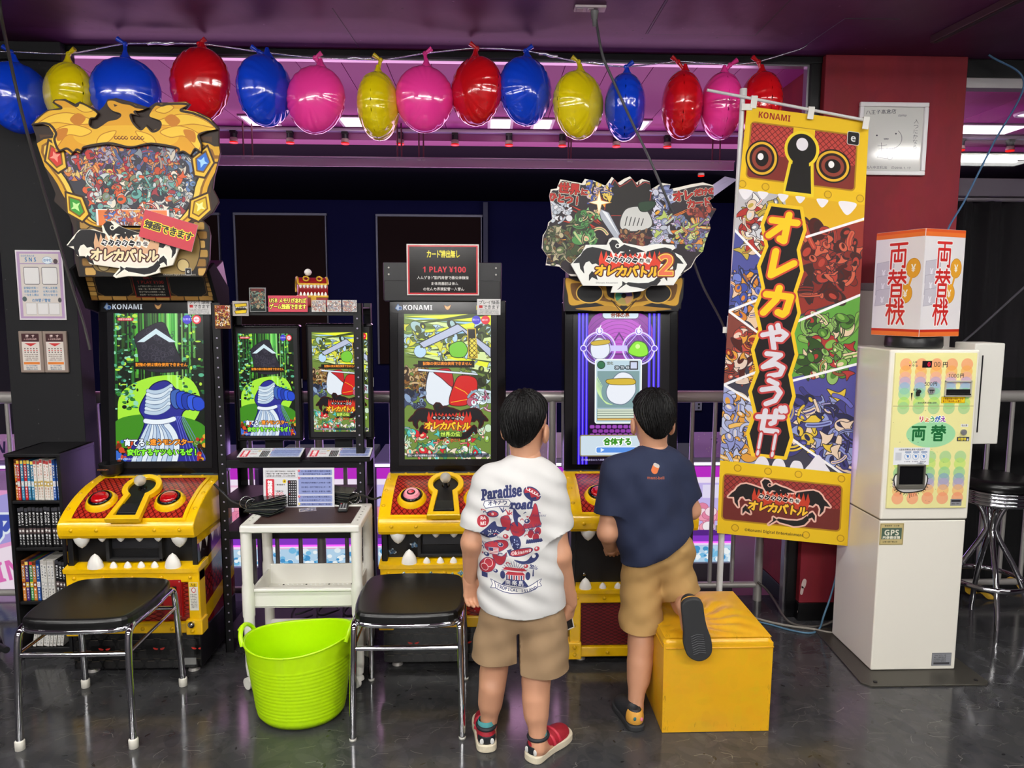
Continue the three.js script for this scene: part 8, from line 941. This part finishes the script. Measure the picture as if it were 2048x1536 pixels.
    for (let i = 0; i < 26; i++) { const x = rr(958, 1078), y = rr(1022, 1130); if (x > 1046 && y > 1084 && y < 1128) continue; g.strokeStyle = i % 2 ? navy2 : red2; g.lineWidth = 1.5; g.beginPath(); g.moveTo(x, y); g.quadraticCurveTo(x + rr(-6, 6), y - 5, x + rr(3, 9), y + rr(-3, 3)); g.stroke(); }
    for (const [x, y, r, c] of [[1052, 1040, 6, navy2], [1010, 1072, 6, red2], [1000, 1090, 5, navy2], [972, 1112, 6, navy2], [1050, 1128, 5, red2], [990, 1142, 5, navy2], [1072, 1096, 6, red2], [986, 1060, 0, red2]]) if (r) { disc(g, x, y, r, c, '#cbcac8', 0.8, r * 0.8); disc(g, x - 1, y - 1, r * 0.35, '#cbcac8'); }
    rrect(g, 1000, 1022, 1, 1, 0, navy2); for (const [x, y, c] of [[1004, 1020, navy2], [1016, 1024, red2]]) for (let k = 0; k < 4; k++) { g.strokeStyle = c; g.lineWidth = 1.6; g.beginPath(); g.moveTo(x, y + 5); g.lineTo(x - 6 + k * 4, y - 4 + (k % 2) * 3); g.stroke(); }
  }, 0.85), b);
  mesh('collar', new THREE.TorusGeometry(0.066, 0.0085, 10, 36).rotateX(Math.PI / 2 - 0.1).scale(1.0, 0.8, 0.92).translate(neck.x, neck.y + 0.006, neck.z - 0.005), mat(0xcbcac8, 0.85), b);
  // shorts
  const khaki = mat(0x94795a, 0.85), botL = P(985, 1328, z + 0.06).y, botR = P(1085, 1352, z + 0.08).y, midX = J(1034, 1300).x, shortsF = union([limb(hipL, J(987, 1345), 0.084, 0.09), limb(hipR, J(1084, 1365, 0.02), 0.084, 0.098), limb(J(1015, 1215), J(1070, 1215), 0.085, 0.085)], 0.03);
  const pf = (x, y, q) => { const d = shortsF(x, y, q) - 0.0025 * Math.sin(x * 60 + y * 26) - 0.0015 * Math.sin(y * 80 - x * 30), gap = y < hipL.y - 0.02 ? 0.005 - Math.abs(x - midX - (hipL.y - y) * 0.02) : -1; return Math.max(d, (x < midX ? botL : botR) - y, y - hemY - 0.12, gap); };
  mesh('shorts', sdfMesh(pf, [lo[0], botR - 0.03, z - 0.17], [hi[0], hemY + 0.1, z + 0.19], 88), khaki, b);
  // shoes and socks
  const redUp = mat(0xa01c2c, 0.55), creamS = mat(0xd8cdb4, 0.5), dk = mat(0x1d2026, 0.6), teal = mat(0x4f9a9c, 0.8);
  for (const [heel, dir] of [[G(974, 1504), V(-0.06, 0, -1)], [G(1062, 1524), V(0.66, 0, -0.75)]]) {
    dir.normalize(); const { root, M, k } = shoe(b, heel.clone().addScaledVector(dir, 0.004).setY(0), dir, 0.2, { upper: redUp, soleMat: creamS, sole: 0.028 });
    mesh('heel_patch', sdfMesh((() => { const e = ellip(0, 0.045, 0.032, 0.035, 0.049, 0.041); return (x, y, q) => Math.max(e(x, y, q), -(ellip(0, 0.045, 0.032, 0.03, 0.06, 0.036)(x, y, q)), 0.022 - y, y - 0.056, q - 0.016); })(), [-0.05, 0, -0.03], [0.05, 0.09, 0.06], 40).applyMatrix4(M), dk, root);
    for (const s of [-1, 1]) mesh('heel_flash', new THREE.SphereGeometry(0.008, 12, 8).scale(0.9, 1.4, 0.4).translate(s * 0.018, 0.04, -0.0055).applyMatrix4(M), mat(0xd8d8d4, 0.5), root);
    mesh('strap', [0.085, 0.115].map((q) => at(new THREE.TorusGeometry(0.036, 0.006, 8, 20, Math.PI), 0, 0.034, q, -0.2)).map((g) => g.applyMatrix4(M)), mat(0xc43044, 0.5), root);
    mesh('sock', lathe([[0.03, 0.05], [0.031, 0.085], [0.028, 0.1]], 20).translate(0, 0, 0.036).applyMatrix4(M), teal, b); mesh('shoe_lining', new THREE.TorusGeometry(0.031, 0.007, 8, 22).rotateX(Math.PI / 2).scale(1, 1, 1.15).translate(0, 0.078, 0.036).applyMatrix4(M), dk, root);
  }
  // the slim card case he holds
  const ph = thing('card_case', 'slim dark card case held in the right hand of the boy in white', 'card case', J(1143, 1244, -0.0)); const hh = wrR.clone().addScaledVector(dR.clone().normalize(), 0.07).addScaledVector(nR.clone().normalize(), 0.02); ph.position.copy(hh); ph.rotation.set(0.1, 0.35, 0.22); mesh('case_body', box(0.052, 0.09, 0.009, 0.008, -0.004, 0, 0.004, 2), mat(0x2a2624, 0.3), ph); mesh('case_rim', [span(-0.018, 0.034, -0.049, -0.045, 0.0045, 0.0062, 0.0006), span(-0.018, 0.034, 0.037, 0.041, 0.0045, 0.0062, 0.0006), span(0.03, 0.034, -0.047, 0.039, 0.0045, 0.0062, 0.0006), span(-0.018, -0.014, -0.047, 0.039, 0.0045, 0.0062, 0.0006)], mat(0xd8cfc4, 0.4), ph);
}
// ---- boy in the navy T-shirt kneeling on the cube ----
{
  const z = -2.63, J = (u, v, dz = 0) => P(u, v, z + dz), b = thing('person', 'boy in navy T-shirt and tan shorts with one knee on the yellow cube', 'person', [0, 0, 0]);
  const neck = J(1308, 902, -0.03), head = J(1305, 838, -0.05), shL = J(1226, 940, -0.02), shR = J(1366, 945, -0.04), hipL = J(1282, 1160, 0.0), hipR = J(1345, 1140, 0.0), kL = J(1282, 1290, 0.06), aL = J(1270, 1420, 0.12);
  const elL = J(1215, 1065, 0.0), wrL = J(1222, 1100, -0.13), elR = J(1382, 1020, -0.05), wrR = J(1362, 1030, -0.2), kR = V(J(1365, 1215, 0).x, CUBE.h + 0.045, -2.6), aR = P(1372, 1212, -2.4);
  const footDir = P(1404, 1330, -2.352).sub(P(1385, 1206, -2.345));
  const bodyF = union([limb(shL.clone().add(V(0.02, -0.02, 0)), hipL, 0.036, 0.06), limb(shR.clone().add(V(-0.02, -0.02, 0)), hipR, 0.036, 0.06), limb(neck, J(1310, 1120), 0.05, 0.07), limb(hipL, kL, 0.066, 0.046), limb(J(1280, 1325, 0.075), J(1278, 1355, 0.085), 0.046, 0.041), limb(kL, aL, 0.046, 0.027), limb(hipR, kR, 0.066, 0.047), limb(kR, aR, 0.044, 0.027), limb(shL, elL, 0.03, 0.036), limb(elL, wrL, 0.037, 0.024), limb(shR, elR, 0.03, 0.034), limb(elR, wrR, 0.035, 0.024), limb(head.clone().add(V(0, -0.06, 0)), neck, 0.045, 0.052), limb(aL, aL.clone().add(V(0, -0.025, -0.05)), 0.027, 0.024), limb(aR, aR.clone().addScaledVector(footDir, 0.4).add(V(0, 0, -0.03)), 0.028, 0.024)], 0.022);
  const lo = [shL.x - 0.1, 0, z - 0.26], hi = [shR.x + 0.12, neck.y + 0.1, z + 0.32], hG = headParts(head, Math.PI + 0.06, 0.16, 0.02, b, neck);
  mesh('body', [sdfMesh(bodyF, lo, hi, 100), hG, handMesh(wrL, V(0.15, -0.25, -1), V(0.2, -1, 0.1), false, [0.3, 0.35], 0.95), handMesh(wrR, V(-0.1, -0.1, -1), V(0, -1, 0.1), true, [0.15, 0.25], 0.95)], skin, b);
  const cut = (p, n) => { n.normalize(); return (x, y, q) => (x - p.x) * n.x + (y - p.y) * n.y + (q - p.z) * n.z; };
  const sL = shL.clone().lerp(elL, 0.68), sR = shR.clone().lerp(elR, 0.66), cl = cut(sL, elL.clone().sub(shL).add(V(0.02, 0, 0))), cr = cut(sR, elR.clone().sub(shR)), slL = limb(shL.clone().add(V(0.012, 0, 0)), elL, 0.058, 0.064), slR = limb(shR.clone().add(V(-0.012, 0, 0)), elR, 0.056, 0.054);
  const tor = union([limb(shL.clone().add(V(0.035, -0.025, 0)), J(1285, 1115), 0.064, 0.088), limb(shR.clone().add(V(-0.035, -0.025, 0)), J(1345, 1085), 0.064, 0.082), limb(J(1305, 965, 0.005), J(1312, 1090, 0.02), 0.08, 0.095), limb(J(1270, 925, -0.02), J(1345, 925, -0.02), 0.045, 0.045), limb(neck.clone().add(V(0, -0.035, 0)), J(1305, 980), 0.072, 0.08)], 0.05);
  const h0 = P(1245, 1140, z + 0.07), h1 = P(1385, 1072, z + 0.07), sf = (x, y, q) => { const fade = Math.max(0, Math.min(1, (1.0 - y) / 0.35)), wr = 0.004 * fade * Math.sin(y * 46 - x * 22 + 2 * Math.sin(x * 16)) + 0.0016 * Math.sin(x * 60 + y * 40); const d = smin(smin(tor(x, y, q) - wr, Math.max(slL(x, y, q) - wr, cl(x, y, q)), 0.035), Math.max(slR(x, y, q) - wr, cr(x, y, q)), 0.035), t = (x - h0.x) / (h1.x - h0.x), hem = h0.y + (h1.y - h0.y) * (t < 0 ? t : t * t * 0.6 + t * 0.4) - y, col = -limb(neck.clone().add(V(0, 0.02, -0.02)), neck.clone().add(V(0, 0.1, -0.03)), 0.058, 0.07)(x, y, q); return Math.max(d, hem * 0.85, col); };
  const shirt = projectPrint(sdfMesh(sf, [shL.x - 0.11, h0.y - 0.04, z - 0.2], [shR.x + 0.11, neck.y + 0.06, z + 0.17], 106), 1190, 890, 1400, 1150, z + 0.1, [0.02, 0.02]);
  mesh('shirt', shirt, printMat(630, 780, (g) => { g.scale(3, 3); g.translate(-1190, -890); rect(g, 1180, 880, 240, 290, '#1b2440'); g.save(); g.translate(1311, 941); g.rotate(0.45); rrect(g, -6, -10, 12, 20, 6, '#c86a38'); rrect(g, -6, -10, 12, 7, 5, '#b8b0a8'); g.restore(); word(g, 'mont-bell', 1311, 957, 7, '#b85a30', { align: 'center' }); }, 0.85), b);
  mesh('collar', new THREE.TorusGeometry(0.066, 0.008, 10, 36).rotateX(Math.PI / 2 - 0.1).scale(1.02, 0.8, 0.92).translate(neck.x, neck.y + 0.004, neck.z - 0.006), mat(0x1b2440, 0.85), b);
  const tan = mat(0xa5824e, 0.85), bl = P(1280, 1272, z + 0.12).y, endR = hipR.clone().lerp(kR, 0.74), cR = cut(endR, kR.clone().sub(hipR)), lgL = limb(hipL, kL, 0.082, 0.084), lgR = limb(hipR, kR, 0.08, 0.078), hp = limb(J(1290, 1120), J(1345, 1100), 0.088, 0.086);
  const pf = (x, y, q) => { const wr = 0.003 * Math.sin(x * 40 + y * 34 + 2 * Math.sin(y * 20)) + 0.0018 * Math.sin(y * 85 - x * 45), l = Math.max(lgL(x, y, q) - wr, bl - y), r = Math.max(lgR(x, y, q) - wr, cR(x, y, q)); return smin(smin(l, r, 0.02), Math.max(hp(x, y, q) - wr, -1), 0.03); };
  mesh('shorts', sdfMesh((x, y, q) => Math.max(pf(x, y, q), y - h0.y - 0.14), [hipL.x - 0.13, bl - 0.03, z - 0.17], [kR.x + 0.12, h0.y + 0.16, z + 0.2], 92), tan, b);
  const upper = mat(0x23262a, 0.6), patch = mat(0xd39a3c, 0.6), rub = mat(0x2a2b2d, 0.75), wht = mat(0xd8cfbe, 0.6);
  const s1 = shoe(b, G(1274, 1461).setY(0), V(-0.16, 0, -0.98).normalize(), 0.185, { upper, soleMat: rub, sole: 0.022 });
  mesh('sole_stripe', s1.solid(s1.out(1, 0.003), 0.01, 0.018, 0.001).applyMatrix4(s1.M), wht, s1.root); mesh('heel_patch', sdfMesh((() => { const e = ellip(0, 0.042, 0.03, 0.034, 0.046, 0.039); return (x, y, q) => Math.max(e(x, y, q), -(ellip(0, 0.042, 0.03, 0.028, 0.06, 0.033)(x, y, q)), 0.024 - y, y - 0.07, q - 0.03); })(), [-0.05, 0, -0.03], [0.05, 0.09, 0.06], 40).applyMatrix4(s1.M), patch, s1.root); for (const [x, y, c] of [[0.012, 0.05, 0x2f6a70], [-0.014, 0.046, 0xd87888]]) mesh('heel_print', new THREE.SphereGeometry(0.006, 10, 8).scale(1, 1.3, 0.35).translate(x, y, -0.0072).applyMatrix4(s1.M), mat(c, 0.6), s1.root);
  // raised foot: the sole faces the room
  const d2 = footDir.clone().normalize(), up2 = V(0.05, 0.1, -1).addScaledVector(d2, -V(0.05, 0.1, -1).dot(d2)).normalize(), s2 = shoe(b, P(1384, 1206, -2.335), d2, 0.212, { upper, soleMat: rub, sole: 0.024, up: up2 });
  mesh('sole_stripe', s2.solid(s2.out(1, 0.003), 0.012, 0.02, 0.001).applyMatrix4(s2.M), wht, s2.root); mesh('side_patch', s2.solid(s2.out(0.98, 0.002).filter(([x, q]) => true), 0.024, 0.034, 0.002).applyMatrix4(s2.M), patch, s2.root);
  const treads = []; for (let i = 0; i < 9; i++) for (const s of [-1, 1]) treads.push(rod(V(0, -0.0004, 0.118 + i * 0.0085), V(s * 0.022, -0.0004, 0.124 + i * 0.0085), 0.0009, 5)); treads.forEach((g) => mesh('tread', g.applyMatrix4(s2.M), mat(0x55565a, 0.8), s2.root));
}
scene.traverse((o) => { if (o.isMesh) o.castShadow = o.receiveShadow = true; });
renderer.render(scene, camera);
